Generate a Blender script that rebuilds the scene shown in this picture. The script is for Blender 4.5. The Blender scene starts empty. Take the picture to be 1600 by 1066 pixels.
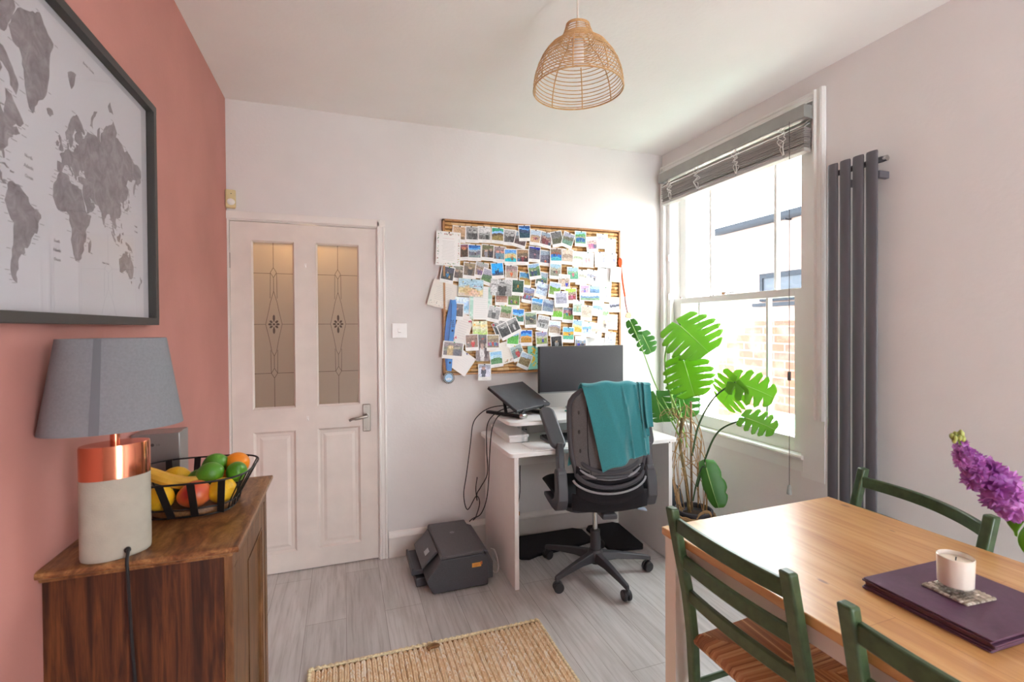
import bpy, math, random
from mathutils import Vector, Matrix, Euler
R = math.radians
S = bpy.context.scene
C = S.collection

# ------------------------------------------------------------------ camera, sky, exposure
cam_d = bpy.data.cameras.new('camera'); cam = bpy.data.objects.new('camera', cam_d); C.objects.link(cam)
cam_d.sensor_width = 36.0; cam_d.lens = 756.23 / 1600 * 36.0; cam_d.shift_y = -(533 - 518.85) / 1600
cam_d.clip_start = 0.02
def cam_matrix():
    y, p, r = R(19.193), R(0.6425), R(-0.3551)
    fw = Vector((math.sin(y) * math.cos(p), math.cos(y) * math.cos(p), -math.sin(p)))
    rt = Vector((math.cos(y), -math.sin(y), 0)); up = rt.cross(fw)
    r2 = math.cos(r) * rt + math.sin(r) * up; u2 = -math.sin(r) * rt + math.cos(r) * up
    m = Matrix((r2, u2, -fw)).transposed().to_4x4(); m.translation = (0, 0, 1.3933)
    return m
cam.matrix_world = cam_matrix()
S.camera = cam
cam_d.dof.use_dof = True; cam_d.dof.focus_distance = 2.9; cam_d.dof.aperture_fstop = 5.0

S.view_settings.view_transform = 'Standard'; S.view_settings.look = 'None'
S.view_settings.gamma = 1.0; S.view_settings.use_curve_mapping = False
S.view_settings.exposure = 1.0
S.cycles.use_denoising = True
S.cycles.max_bounces = 12; S.cycles.diffuse_bounces = 6; S.cycles.transparent_max_bounces = 24
S.cycles.caustics_reflective = False; S.cycles.caustics_refractive = False
S.cycles.sample_clamp_indirect = 8.0

world = bpy.data.worlds.new('overcast_sky'); S.world = world; world.use_nodes = True
bg = world.node_tree.nodes['Background']; bg.inputs[0].default_value = (0.90, 0.955, 1.0, 1); bg.inputs[1].default_value = 8.5

sun_d = bpy.data.lights.new('sun', 'SUN'); sun_d.energy = 60; sun_d.angle = R(3); sun_d.color = (1, .97, .92)
sun = bpy.data.objects.new('sun', sun_d); C.objects.link(sun); sun.rotation_euler = Vector((-.03, .70, .70)).to_track_quat('Z', 'Y').to_euler()
def portal(name, loc, rot, sx, sy):
    l = bpy.data.lights.new(name, 'AREA'); l.shape = 'RECTANGLE'; l.size = sx; l.size_y = sy
    l.cycles.is_portal = True
    o = bpy.data.objects.new(name, l); o.location = loc; o.rotation_euler = rot; C.objects.link(o)
portal('window_portal', (2.40, 2.385, 1.48), (0, R(90), 0), 1.7, 1.1)
portal('rear_fill_portal', (1.48, -1.72, 1.05), (R(90), 0, R(180)), .82, 2.1)  # samples sky through the opening added behind the camera for fill

# ------------------------------------------------------------------ helpers
def lin(c):
    if isinstance(c, str):
        c = tuple(int(c[i:i + 2], 16) / 255 for i in (0, 2, 4))
    return tuple((x / 12.92 if x <= .04045 else ((x + .055) / 1.055) ** 2.4) for x in c[:3])
def rgba(c): return (*lin(c), 1.0)

def new_mat(name):
    m = bpy.data.materials.new(name); m.use_nodes = True
    nt = m.node_tree; return m, nt, nt.nodes['Principled BSDF']
def N(nt, t, **kw):
    n = nt.nodes.new(t)
    for k, v in kw.items():
        if k.startswith('i_'): n.inputs[k[2:].replace('_', ' ')].default_value = v
        else: setattr(n, k, v)
    return n
def coords(nt, scale=(1, 1, 1), kind='Object', rot=(0, 0, 0)):
    tc = N(nt, 'ShaderNodeTexCoord'); mp = N(nt, 'ShaderNodeMapping')
    mp.inputs['Scale'].default_value = scale; mp.inputs['Rotation'].default_value = rot
    nt.links.new(tc.outputs[kind], mp.inputs[0]); return mp.outputs[0]
def ramp(nt, src, stops):
    r = N(nt, 'ShaderNodeValToRGB'); e = r.color_ramp.elements
    while len(e) < len(stops): e.new(.5)
    for el, (p, c) in zip(e, stops): el.position = p; el.color = rgba(c)
    nt.links.new(src, r.inputs[0]); return r.outputs[0]
def bump(nt, b, src, strength=.2, dist=.01):
    n = N(nt, 'ShaderNodeBump'); n.inputs['Strength'].default_value = strength; n.inputs['Distance'].default_value = dist
    nt.links.new(src, n.inputs['Height']); nt.links.new(n.outputs[0], b.inputs['Normal'])

def plain(name, col, rough=.5, metal=0., spec=.5, noise=0, ns=30, bmp=0, bs=200, sheen=0, coat=0):
    """One colour, with a faint mottling and grain."""
    m, nt, b = new_mat(name)
    b.inputs['Roughness'].default_value = rough; b.inputs['Metallic'].default_value = metal
    b.inputs['Specular IOR Level'].default_value = spec
    b.inputs['Base Color'].default_value = rgba(col)
    if sheen: b.inputs['Sheen Weight'].default_value = sheen
    if coat: b.inputs['Coat Weight'].default_value = coat; b.inputs['Coat Roughness'].default_value = .15
    if noise:
        n = N(nt, 'ShaderNodeTexNoise'); n.inputs['Scale'].default_value = ns; n.inputs['Detail'].default_value = 4
        nt.links.new(coords(nt), n.inputs[0])
        c = col if not isinstance(col, str) else tuple(int(col[i:i + 2], 16) / 255 for i in (0, 2, 4))
        lo = tuple(max(0, x * (1 - noise)) for x in c); hi = tuple(min(1, x * (1 + noise)) for x in c)
        nt.links.new(ramp(nt, n.outputs[0], [(.3, lo), (.7, hi)]), b.inputs['Base Color'])
    if bmp:
        n = N(nt, 'ShaderNodeTexNoise'); n.inputs['Scale'].default_value = bs; n.inputs['Detail'].default_value = 3
        nt.links.new(coords(nt), n.inputs[0]); bump(nt, b, n.outputs[0], bmp, .004)
    return m

def wood(name, cols, scale=(1, 1, 1), rough=.45, dist=3., ring=6., bmp=.1, rot=(0, 0, 0), coat=0, fine=.5):
    m, nt, b = new_mat(name); b.inputs['Roughness'].default_value = rough
    co = coords(nt, scale, rot=rot)
    nz = N(nt, 'ShaderNodeTexNoise'); nz.inputs['Scale'].default_value = ring; nz.inputs['Detail'].default_value = 8
    nz.inputs['Roughness'].default_value = .62; nz.inputs['Distortion'].default_value = dist
    nt.links.new(co, nz.inputs[0])
    col = ramp(nt, nz.outputs[0], cols)
    n2 = N(nt, 'ShaderNodeTexNoise'); n2.inputs['Scale'].default_value = ring * 9; n2.inputs['Detail'].default_value = 5
    nt.links.new(co, n2.inputs[0])
    mx = N(nt, 'ShaderNodeMix', data_type='RGBA', blend_type='MULTIPLY'); mx.inputs[0].default_value = fine
    nt.links.new(col, mx.inputs[6]); nt.links.new(ramp(nt, n2.outputs[0], [(.35, 'b8a8a0'), (.6, 'ffffff')]), mx.inputs[7])
    nt.links.new(mx.outputs[2], b.inputs['Base Color'])
    if coat: b.inputs['Coat Weight'].default_value = coat; b.inputs['Coat Roughness'].default_value = .2
    if bmp: bump(nt, b, n2.outputs[0], bmp, .003)
    return m

def colour_attr(name, rough=.35, spec=.5):
    m, nt, b = new_mat(name); a = N(nt, 'ShaderNodeVertexColor', layer_name='ink')
    nt.links.new(a.outputs[0], b.inputs['Base Color']); b.inputs['Roughness'].default_value = rough
    b.inputs['Specular IOR Level'].default_value = spec
    return m

def glass(name, tint=(1, 1, 1), rough=0.0, gloss=1.0):
    m, nt, b = new_mat(name); nt.nodes.remove(b)
    out = nt.nodes['Material Output']; t = N(nt, 'ShaderNodeBsdfTransparent'); t.inputs[0].default_value = (*tint, 1)
    g = N(nt, 'ShaderNodeBsdfGlossy'); g.inputs['Roughness'].default_value = rough
    fr = N(nt, 'ShaderNodeFresnel'); fr.inputs[0].default_value = 1.45
    k = N(nt, 'ShaderNodeMath', operation='MULTIPLY'); k.inputs[1].default_value = gloss
    mx = N(nt, 'ShaderNodeMixShader')
    ge = N(nt, 'ShaderNodeNewGeometry'); inv = N(nt, 'ShaderNodeMath', operation='SUBTRACT'); inv.inputs[0].default_value = 1
    nt.links.new(ge.outputs['Backfacing'], inv.inputs[1]); k2 = N(nt, 'ShaderNodeMath', operation='MULTIPLY')   # the exit face of the pane reflects nothing
    nt.links.new(fr.outputs[0], k.inputs[0]); nt.links.new(k.outputs[0], k2.inputs[0]); nt.links.new(inv.outputs[0], k2.inputs[1]); nt.links.new(k2.outputs[0], mx.inputs[0])
    nt.links.new(t.outputs[0], mx.inputs[1]); nt.links.new(g.outputs[0], mx.inputs[2])
    nt.links.new(mx.outputs[0], out.inputs[0]); return m

class MB:
    """Collects shapes; build() links them as one mesh object."""
    def __init__(s): s.v = []; s.f = []; s.c = []; s.xf = None
    def add(s, vs, fs, col=None):
        o = len(s.v)
        s.v += [tuple(s.xf @ Vector(p)) if s.xf else tuple(p) for p in vs]
        s.f += [tuple(i + o for i in f) for f in fs]; s.c += [col] * len(fs); return s
    def box(s, x0, x1, y0, y1, z0, z1, col=None):
        v = [(x, y, z) for z in (z0, z1) for y in (y0, y1) for x in (x0, x1)]
        return s.add(v, [(0, 2, 3, 1), (4, 5, 7, 6), (0, 1, 5, 4), (2, 6, 7, 3), (0, 4, 6, 2), (1, 3, 7, 5)], col)
    def obox(s, m, sx, sy, sz, col=None):
        v = [m @ Vector((x * sx / 2, y * sy / 2, z * sz / 2)) for z in (-1, 1) for y in (-1, 1) for x in (-1, 1)]
        return s.add(v, [(0, 2, 3, 1), (4, 5, 7, 6), (0, 1, 5, 4), (2, 6, 7, 3), (0, 4, 6, 2), (1, 3, 7, 5)], col)
    def bar(s, a, b, w, d, up=(0, 0, 1), col=None):
        """A rectangular bar from a to b, w across (perpendicular to up), d along up."""
        a = Vector(a); b = Vector(b); t = (b - a); L = t.length; t.normalize()
        u = Vector(up); n = t.cross(u)
        if n.length < 1e-6: u = Vector((0, 1, 0)); n = t.cross(u)
        n.normalize(); u = n.cross(t).normalized()
        m = Matrix((t, n, u)).transposed().to_4x4(); m.translation = (a + b) / 2
        return s.obox(m, L, w, d, col)
    def tube(s, pts, r, n=8, closed=False, col=None, flat=None, cap=True):
        P = [Vector(p) for p in pts]; k = len(P)
        rs = r if isinstance(r, (list, tuple)) else [r] * k
        T = []
        for i in range(k):
            a = P[(i - 1) % k] if closed or i else P[0]; b = P[(i + 1) % k] if closed or i < k - 1 else P[-1]
            t = b - a; T.append(t.normalized() if t.length > 1e-9 else Vector((0, 0, 1)))
        u = T[0].orthogonal().normalized() if flat is None else (Vector(flat) - T[0] * Vector(flat).dot(T[0])).normalized()
        vs = []
        for i in range(k):
            u = (u - T[i] * u.dot(T[i]))
            u = u.normalized() if u.length > 1e-9 else T[i].orthogonal().normalized()
            w = T[i].cross(u)
            for j in range(n):
                a = 2 * math.pi * j / n; vs.append(P[i] + (u * math.cos(a) + w * math.sin(a)) * rs[i])
        fs = [(i * n + j, i * n + (j + 1) % n, ((i + 1) % k) * n + (j + 1) % n, ((i + 1) % k) * n + j)
              for i in range(k if closed else k - 1) for j in range(n)]
        if cap and not closed: fs += [tuple(range(n - 1, -1, -1)), tuple((k - 1) * n + j for j in range(n))]
        return s.add(vs, fs, col)
    def lathe(s, prof, ctr=(0, 0, 0), n=24, ax=1., ay=1., rot=0., m=None, cap=True, col=None):
        vs = []; cx, cy, cz = ctr; c_, s_ = math.cos(rot), math.sin(rot)
        for r, z in prof:
            for j in range(n):
                a = 2 * math.pi * j / n; x, y = r * ax * math.cos(a), r * ay * math.sin(a)
                p = Vector((x * c_ - y * s_, x * s_ + y * c_, z))
                vs.append((m @ p) if m else (cx + p.x, cy + p.y, cz + p.z))
        k = len(prof)
        fs = [(i * n + j, i * n + (j + 1) % n, (i + 1) * n + (j + 1) % n, (i + 1) * n + j) for i in range(k - 1) for j in range(n)]
        if cap: fs += [tuple(range(n - 1, -1, -1)), tuple((k - 1) * n + j for j in range(n))]
        return s.add(vs, fs, col)
    def ball(s, c, rx, ry=None, rz=None, m=None, nu=16, nv=10, col=None, fn=None):
        ry = ry or rx; rz = rz or rx; c = Vector(c); vs = []
        for i in range(nv + 1):
            t = math.pi * i / nv
            for j in range(nu):
                a = 2 * math.pi * j / nu
                p = Vector((rx * math.sin(t) * math.cos(a), ry * math.sin(t) * math.sin(a), rz * math.cos(t)))
                if fn: p = fn(p, t, a)
                if m: p = m @ p
                vs.append(c + p)
        fs = [(i * nu + j, (i + 1) * nu + j, (i + 1) * nu + (j + 1) % nu, i * nu + (j + 1) % nu) for i in range(nv) for j in range(nu)]
        return s.add(vs, fs, col)
    def prism(s, poly, fn, w0, w1, col=None):
        """Extrude a 2D polygon; fn(u, v, w) gives the point."""
        k = len(poly); vs = [fn(u, v, w0) for u, v in poly] + [fn(u, v, w1) for u, v in poly]
        fs = [tuple(range(k - 1, -1, -1)), tuple(range(k, 2 * k))] + [(i, (i + 1) % k, k + (i + 1) % k, k + i) for i in range(k)]
        return s.add(vs, fs, col)
    def sheet(s, fn, nu, nv, col=None, colfn=None):
        vs = [fn(i / nu, j / nv) for j in range(nv + 1) for i in range(nu + 1)]
        o = len(s.f)
        s.add(vs, [(j * (nu + 1) + i, j * (nu + 1) + i + 1, (j + 1) * (nu + 1) + i + 1, (j + 1) * (nu + 1) + i) for j in range(nv) for i in range(nu)], col)
        if colfn:
            for j in range(nv):
                for i in range(nu): s.c[o + j * nu + i] = colfn((i + .5) / nu, (j + .5) / nv)
        return s

ROOT = {}
def root_of(o):
    while o.parent: o = o.parent
    return o
def build(mb, name, mt, parent=None, smooth=35, bevel=0, seg=2, sub=0, solid=0, local=False, at=None, clean=True):
    """Link the collected shapes as one object. World coordinates unless local; at = the object's own origin."""
    me = bpy.data.meshes.new(name); o = bpy.data.objects.new(name, me)
    vs = mb.v
    if parent is not None:
        o.parent = parent; rt = root_of(parent)
        if not local:
            inv = ROOT[rt.name].inverted(); vs = [tuple(inv @ Vector(p)) for p in vs]
    elif at is not None:
        a = Vector(at); vs = [tuple(Vector(p) - a) for p in vs]; o.location = a
        ROOT[o.name] = Matrix.Translation(a)
    else: ROOT[o.name] = Matrix.Identity(4)
    me.from_pydata(vs, [], mb.f)
    if any(c is not None for c in mb.c):
        ca = me.color_attributes.new('ink', 'FLOAT_COLOR', 'CORNER'); k = 0; dat = []
        for p, c in zip(mb.f, mb.c):
            c4 = (*lin(c if c is not None else (1, 1, 1)), 1.0); dat += list(c4) * len(p)
        ca.data.foreach_set('color', dat)
    for mm in (mt if isinstance(mt, (list, tuple)) else [mt]): me.materials.append(mm)
    me.validate(); me.update()
    if clean:
        import bmesh
        b = bmesh.new(); b.from_mesh(me)
        if not any(c is not None for c in mb.c): bmesh.ops.remove_doubles(b, verts=b.verts, dist=1e-6)
        if solid == 0: bmesh.ops.recalc_face_normals(b, faces=b.faces)
        b.to_mesh(me); b.free()
    if smooth:
        me.polygons.foreach_set('use_smooth', [True] * len(me.polygons)); me.set_sharp_from_angle(angle=R(smooth))
    C.objects.link(o)
    if solid: md = o.modifiers.new('solid', 'SOLIDIFY'); md.thickness = solid; md.offset = 0
    if bevel:
        md = o.modifiers.new('bevel', 'BEVEL'); md.width = bevel; md.segments = seg; md.limit_method = 'ANGLE'; md.angle_limit = R(40)
        md.harden_normals = False
    if sub: md = o.modifiers.new('sub', 'SUBSURF'); md.levels = sub; md.render_levels = sub
    return o
def tag(o, label=None, cat=None, group=None, kind=None):
    if label: o['label'] = label
    if cat: o['category'] = cat
    if group: o['group'] = group
    if kind: o['kind'] = kind
    return o
def thing(name, label, cat, loc, rz=0, group=None):
    o = bpy.data.objects.new(name, None); C.objects.link(o); o.empty_display_size = .05
    o.location = loc; o.rotation_euler = (0, 0, rz)
    ROOT[o.name] = Matrix.Translation(Vector(loc)) @ Matrix.Rotation(rz, 4, 'Z')
    return tag(o, label, cat, group)
def dup(root, loc, rz=0, label=None, group=None):
    def cp(o, parent):
        c = o.copy(); C.objects.link(c)
        if parent: c.parent = parent
        for ch in o.children: cp(ch, c)
        return c
    r = cp(root, None); r.location = loc; r.rotation_euler = (0, 0, rz)
    ROOT[r.name] = Matrix.Translation(Vector(loc)) @ Matrix.Rotation(rz, 4, 'Z')
    return tag(r, label, None, group)
def struct(mb, name, mt, parent=None, **kw):
    o = build(mb, name, mt, parent, **kw)
    if parent is None: o['kind'] = 'structure'
    return o
def text_mb(txt, size, fn, depth=.0006, col=None, align='CENTER'):
    """Letters as a mesh: fn(u, v, w) places the flat outline."""
    cu = bpy.data.curves.new('t', 'FONT'); cu.body = txt; cu.size = size; cu.align_x = align; cu.align_y = 'CENTER'
    cu.extrude = depth / 2; cu.resolution_u = 2
    o = bpy.data.objects.new('t', cu); C.objects.link(o)
    dg = bpy.context.evaluated_depsgraph_get(); me = bpy.data.meshes.new_from_object(o.evaluated_get(dg))
    mb = MB().add([fn(*p.co) for p in me.vertices], [tuple(p.vertices) for p in me.polygons], col)
    bpy.data.objects.remove(o); bpy.data.curves.remove(cu); bpy.data.meshes.remove(me)
    return mb
def spline(pts, n=8):
    """Catmull-Rom through the points."""
    P = [Vector(p) for p in pts]; P = [P[0] * 2 - P[1]] + P + [P[-1] * 2 - P[-2]]; out = []
    for i in range(1, len(P) - 2):
        for k in range(n):
            t = k / n; a, b, c, d = P[i - 1:i + 3]
            out.append(.5 * ((2 * b) + (c - a) * t + (2 * a - 5 * b + 4 * c - d) * t * t + (3 * b - a - 3 * c + d) * t ** 3))
    return out + [P[-2]]
# ------------------------------------------------------------------ the room
XL, YB, XR, ZC, YR = -0.5956, 3.0033, 2.2221, 2.641, -1.7

def painted(name, col, mott=.05, ns=3, bmp=.12, rough=.75):
    m, nt, b = new_mat(name); b.inputs['Roughness'].default_value = rough; b.inputs['Specular IOR Level'].default_value = .3
    co = coords(nt)
    n = N(nt, 'ShaderNodeTexNoise'); n.inputs['Scale'].default_value = ns; n.inputs['Detail'].default_value = 5; nt.links.new(co, n.inputs[0])
    c = tuple(int(col[i:i + 2], 16) / 255 for i in (0, 2, 4))
    nt.links.new(ramp(nt, n.outputs[0], [(.3, tuple(x * (1 - mott) for x in c)), (.7, tuple(min(1, x * (1 + mott * .5)) for x in c))]), b.inputs[0])
    n2 = N(nt, 'ShaderNodeTexNoise'); n2.inputs['Scale'].default_value = 55; n2.inputs['Detail'].default_value = 4; nt.links.new(co, n2.inputs[0])
    bump(nt, b, n2.outputs[0], bmp, .006); return m
m_pink = painted('pink_paint', 'c78c84', .05, 2.2, .10)
m_white = painted('white_wall_paint', 'e4e0de', .012, 4, .14)
m_ceil = painted('ceiling_paint', 'efebe8', .01, 4, .12)
m_gloss = plain('white_gloss_paint', 'ece7e2', .35, noise=.012, ns=6)
m_sash = plain('white_sash_paint', 'e9e9e6', .35, noise=.01, ns=6)

def floor_mat():
    m, nt, b = new_mat('grey_wood_floor'); b.inputs['Roughness'].default_value = .38
    co = coords(nt, rot=(0, 0, R(90)))
    br = N(nt, 'ShaderNodeTexBrick'); br.offset = .37; br.offset_frequency = 2
    br.inputs['Scale'].default_value = 1; br.inputs['Brick Width'].default_value = 1.22; br.inputs['Row Height'].default_value = .18
    br.inputs['Mortar Size'].default_value = .0012; br.inputs['Mortar Smooth'].default_value = .2; br.inputs['Bias'].default_value = 0
    br.inputs['Color1'].default_value = rgba('d0cecd'); br.inputs['Color2'].default_value = rgba('dcdad9'); br.inputs['Mortar'].default_value = rgba('9a9490')
    nt.links.new(co, br.inputs[0])
    st = coords(nt, (28, 1.4, 1)); n = N(nt, 'ShaderNodeTexNoise'); n.inputs['Scale'].default_value = 2.2; n.inputs['Detail'].default_value = 9
    n.inputs['Roughness'].default_value = .65; n.inputs['Distortion'].default_value = .6; nt.links.new(st, n.inputs[0])
    s2 = coords(nt, (5, .9, 1)); n3 = N(nt, 'ShaderNodeTexNoise'); n3.inputs['Scale'].default_value = 1.6; n3.inputs['Detail'].default_value = 5
    n3.inputs['Distortion'].default_value = 1.5; nt.links.new(s2, n3.inputs[0])
    mx = N(nt, 'ShaderNodeMix', data_type='RGBA', blend_type='MULTIPLY'); mx.inputs[0].default_value = .7
    nt.links.new(br.outputs[0], mx.inputs[6]); nt.links.new(ramp(nt, n.outputs[0], [(.3, 'c2bebb'), (.5, 'efedeb'), (.72, 'ffffff')]), mx.inputs[7])
    m2 = N(nt, 'ShaderNodeMix', data_type='RGBA', blend_type='MULTIPLY'); m2.inputs[0].default_value = .45
    nt.links.new(mx.outputs[2], m2.inputs[6]); nt.links.new(ramp(nt, n3.outputs[0], [(.3, 'c4bfbb'), (.65, 'ffffff')]), m2.inputs[7])
    nt.links.new(m2.outputs[2], b.inputs[0]); bump(nt, b, n.outputs[0], .08, .002); return m
m_floor = floor_mat()

struct(MB().box(XL - .2, XR + .3, YR - .2, YB + .15, -.12, 0), 'floor', m_floor, smooth=0)
struct(MB().box(XL - .2, XR + .3, YR - .2, YB + .15, ZC, ZC + .12), 'ceiling', m_ceil, smooth=0)
struct(MB().box(XL - .15, XL, YR - .2, YB + .15, 0, ZC), 'wall_left', m_pink, smooth=0)
# back wall with the doorway
DX0, DX1, DZ = -.5945, .197, 1.993
struct(MB().box(DX1, XR + .3, YB, YB + .12, 0, ZC).box(XL, DX1, YB, YB + .12, DZ, ZC), 'wall_back', m_white, smooth=0)
# right wall with the window opening
WY0, WY1, WZ0, WZ1 = 1.845, 2.925, .70, 2.50
struct(MB().box(XR, XR + .26, YR - .2, WY0, 0, ZC).box(XR, XR + .26, WY1, YB + .15, 0, ZC)
       .box(XR, XR + .26, WY0, WY1, 0, WZ0).box(XR, XR + .26, WY0, WY1, WZ1, ZC), 'wall_right', m_white, smooth=0)
# rear wall behind the camera, its opening added to let in fill light
struct(MB().box(XL, 1.08, YR - .15, YR, 0, ZC).box(1.88, XR, YR - .15, YR, 0, ZC).box(1.08, 1.88, YR - .15, YR, 2.10, ZC), 'wall_rear', m_white, smooth=0)
# skirting
def skirting(fn, w0, w1, name):
    prof = [(0, 0), (.018, 0), (.018, .105), (.020, .112), (.023, .118), (.023, .124), (.016, .130), (.013, .140), (.009, .150), (0, .155)]
    return struct(MB().prism(prof, fn, w0, w1), name, m_gloss, smooth=30)
skirting(lambda u, v, w: (w, YB - u, v), .246, XR, 'baseboard_back')
skirting(lambda u, v, w: (XR - u, w, v), YR, YB - .023, 'baseboard_right')
skirting(lambda u, v, w: (XL + u, w, v), 1.80, YB - .025, 'baseboard_left')

# ------------------------------------------------------------------ door: casing, leaf, etched panes
cas = MB()
pr = [(0, 0), (.045, 0), (.045, .012), (.040, .016), (.034, .016), (.030, .012), (.014, .012), (.009, .018), (0, .018)]
cas.prism(pr, lambda u, v, w: (.195 + u, YB - v, w), 0, 2.034)
cas.prism([(0, 0), (.045, 0), (.045, .014), (.03, .018), (.006, .018), (0, .012)], lambda u, v, w: (w, YB - v, 1.988 + u), -.5945, .24)
cas.box(.188, .197, YB, YB + .1, 0, 1.99).box(-.5945, -.584, YB - .006, YB + .1, 0, 1.99).box(-.5945, .197, YB, YB + .1, 1.984, 1.993)
struct(cas, 'trim_1', m_gloss, smooth=30)

def bevel_ring(mb, x0, x1, z0, z1, w, y0, y1):
    """A sloping moulding round an opening: outer rim at y0, inner at y1."""
    o = [(x0, z0), (x1, z0), (x1, z1), (x0, z1)]; i = [(x0 + w, z0 + w), (x1 - w, z0 + w), (x1 - w, z1 - w), (x0 + w, z1 - w)]
    mb.add([(x, y0, z) for x, z in o] + [(x, y1, z) for x, z in i], [(k, (k + 1) % 4, 4 + (k + 1) % 4, 4 + k) for k in range(4)])
YD = YB + .004           # leaf face, just behind the wall face
Dl, Dr, Dt, Db = -.582, .187, 1.981, .006
PX = [(-.478, -.262), (-.146, .088)]
GZ = (.940, 1.880); QZ = (.116, .810)
leaf = MB()
for a, b in ((Dl, PX[0][0]), (PX[0][1], PX[1][0]), (PX[1][1], Dr)): leaf.box(a, b, YD, YD + .04, Db, Dt)
for a, b in PX:
    for z0, z1 in ((Db, QZ[0]), (QZ[1], GZ[0]), (GZ[1], Dt)): leaf.box(a, b, YD, YD + .04, z0, z1)
door = thing('door_1', 'cream painted door with two etched glass panes and two lower panels', 'door', (Dl, YD, 0)); door['kind'] = 'structure'
m_door = plain('cream_door_paint', 'e6dcd4', .38, noise=.02, ns=8)
build(leaf, 'door_frame', m_door, door, smooth=0)
bead = MB()
for a, b in PX:
    bevel_ring(bead, a - .001, b + .001, GZ[0] - .001, GZ[1] + .001, .009, YD - .003, YD + .012)
build(bead, 'glazing_bead', m_door, door, smooth=0)
for a, b in PX:
    p = MB(); bevel_ring(p, a, b, *QZ, .012, YD, YD + .014); bevel_ring(p, a + .012, b - .012, QZ[0] + .012, QZ[1] - .012, .008, YD + .014, YD + .010)
    bevel_ring(p, a + .03, b - .03, QZ[0] + .03, QZ[1] - .03, .016, YD + .0105, YD + .004)
    p.box(a + .046, b - .046, YD + .004, YD + .03, QZ[0] + .046, QZ[1] - .046)
    p.box(a + .012, b - .012, YD + .0105, YD + .03, QZ[0] + .012, QZ[1] - .012)
    build(p, 'raised_panel', m_door, door, smooth=0)

def frosted():
    m, nt, b = new_mat('frosted_glass'); nt.nodes.remove(b); out = nt.nodes['Material Output']
    t = N(nt, 'ShaderNodeBsdfTranslucent'); t.inputs[0].default_value = rgba('f2ece2')
    d = N(nt, 'ShaderNodeBsdfDiffuse'); d.inputs[0].default_value = rgba('b9b0a6')
    g = N(nt, 'ShaderNodeBsdfGlossy'); g.inputs['Roughness'].default_value = .22
    a = N(nt, 'ShaderNodeMixShader'); a.inputs[0].default_value = .45; c = N(nt, 'ShaderNodeMixShader'); c.inputs[0].default_value = .06
    nt.links.new(t.outputs[0], a.inputs[1]); nt.links.new(d.outputs[0], a.inputs[2]); nt.links.new(a.outputs[0], c.inputs[1]); nt.links.new(g.outputs[0], c.inputs[2])
    nt.links.new(c.outputs[0], out.inputs[0]); return m
m_frost = frosted()
m_etch = plain('clear_cut_glass', '6e635b', .05, spec=.9)
for a, b in PX:
    cx = (a + b) / 2 ; w = .0022
    pn = build(MB().box(a, b, YD + .012, YD + .016, *GZ), 'glass_pane', m_frost, door, smooth=0)
    e = MB(); ye = YD + .0115
    def ln(*pts, w=w):
        for (x0, z0), (x1, z1) in zip(pts, pts[1:]): e.bar((cx + x0, ye, z0), (cx + x1, ye, z1), w, .001, (0, 1, 0))
    def dia(z, hx, hz): ln((0, z - hz), (hx, z), (0, z + hz), (-hx, z), (0, z - hz))
    hw = (b - a) / 2
    dia(1.705, .016, .028); dia(1.138, .016, .028)
    ln((0, GZ[1]), (0, 1.733)); ln((0, 1.11), (0, GZ[0]))
    for z, k in ((1.700, .016), (1.414, .042), (1.138, .016)): ln((-hw, z), (-k, z)); ln((k, z), (hw, z))
    for sg in (-1, 1):
        ln((sg * .016, 1.70), (sg * .018, 1.56)); ln((sg * .016, 1.14), (sg * .018, 1.27))
        ln((0, 1.677), (0, 1.60)); ln((0, 1.166), (0, 1.235))
        ln((0, 1.60), (sg * .018, 1.535), (sg * .024, 1.50), (sg * .042, 1.414), (sg * .024, 1.33), (sg * .012, 1.26), (0, 1.235))
    for k in range(8):                                        # the cut flower
        an = R(45 * k); L = .05 if k % 4 == 2 - 2 + 2 else .032
        L = .055 if k in (2, 6) else .030
        pts = [(math.cos(an) * r_ - math.sin(an) * s_, math.sin(an) * r_ + math.cos(an) * s_) for r_, s_ in ((.009, 0), (L * .55, .0062), (L * .85, .0055), (L, 0), (L * .85, -.0055), (L * .55, -.0062))]
        e.prism(pts, lambda u, v, q: (cx + u, q, 1.414 + v), ye - .0004, ye + .0006)
    e.lathe([(.0065, -.0005), (.0065, .0005)], m=Matrix.Translation((cx, ye, 1.414)) @ Matrix.Rotation(R(90), 4, 'X'), n=10)
    build(e, 'etched_motif', m_etch, pn, smooth=0)
m_nickel = plain('brushed_nickel', 'a39c94', .32, 1.0)
hd = build(MB().box(.103, .147, YD - .008, YD, .776, .936), 'door_handle', m_nickel, door, bevel=.003)
lv = MB().tube(spline([(.126, YD - .008, .872), (.126, YD - .045, .872), (.12, YD - .055, .872)], 5), .009, 10)
lv.tube(spline([(.128, YD - .055, .873), (.10, YD - .057, .868), (.065, YD - .057, .862), (.045, YD - .056, .861), (.027, YD - .054, .853)], 5), [.0085] * 12 + [.007] * 9, 10)
build(lv, 'lever', m_nickel, hd)
for z in (.79, .922):
    build(MB().lathe([(.004, 0), (.004, .002), (.002, .003)], m=Matrix.Translation((.125, YD - .008, z)) @ Matrix.Rotation(R(90), 4, 'X'), n=10), 'screw', m_nickel, hd)
for x, z in ((-.203, 1.749), (-.198, .873)):
    h = MB().box(x - .006, x + .006, YD - .004, YD, z - .012, z + .012).tube(spline([(x, YD - .003, z - .004), (x, YD - .014, z - .009), (x, YD - .016, z + .002)], 4), .0028, 6)
    build(h, 'hook', m_gloss, door)
for z in (1.765, .25):
    build(MB().box(-.5875, -.5805, YD - .006, YD + .01, z - .042, z + .042), 'hinge', m_nickel, door, bevel=.001)
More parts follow.
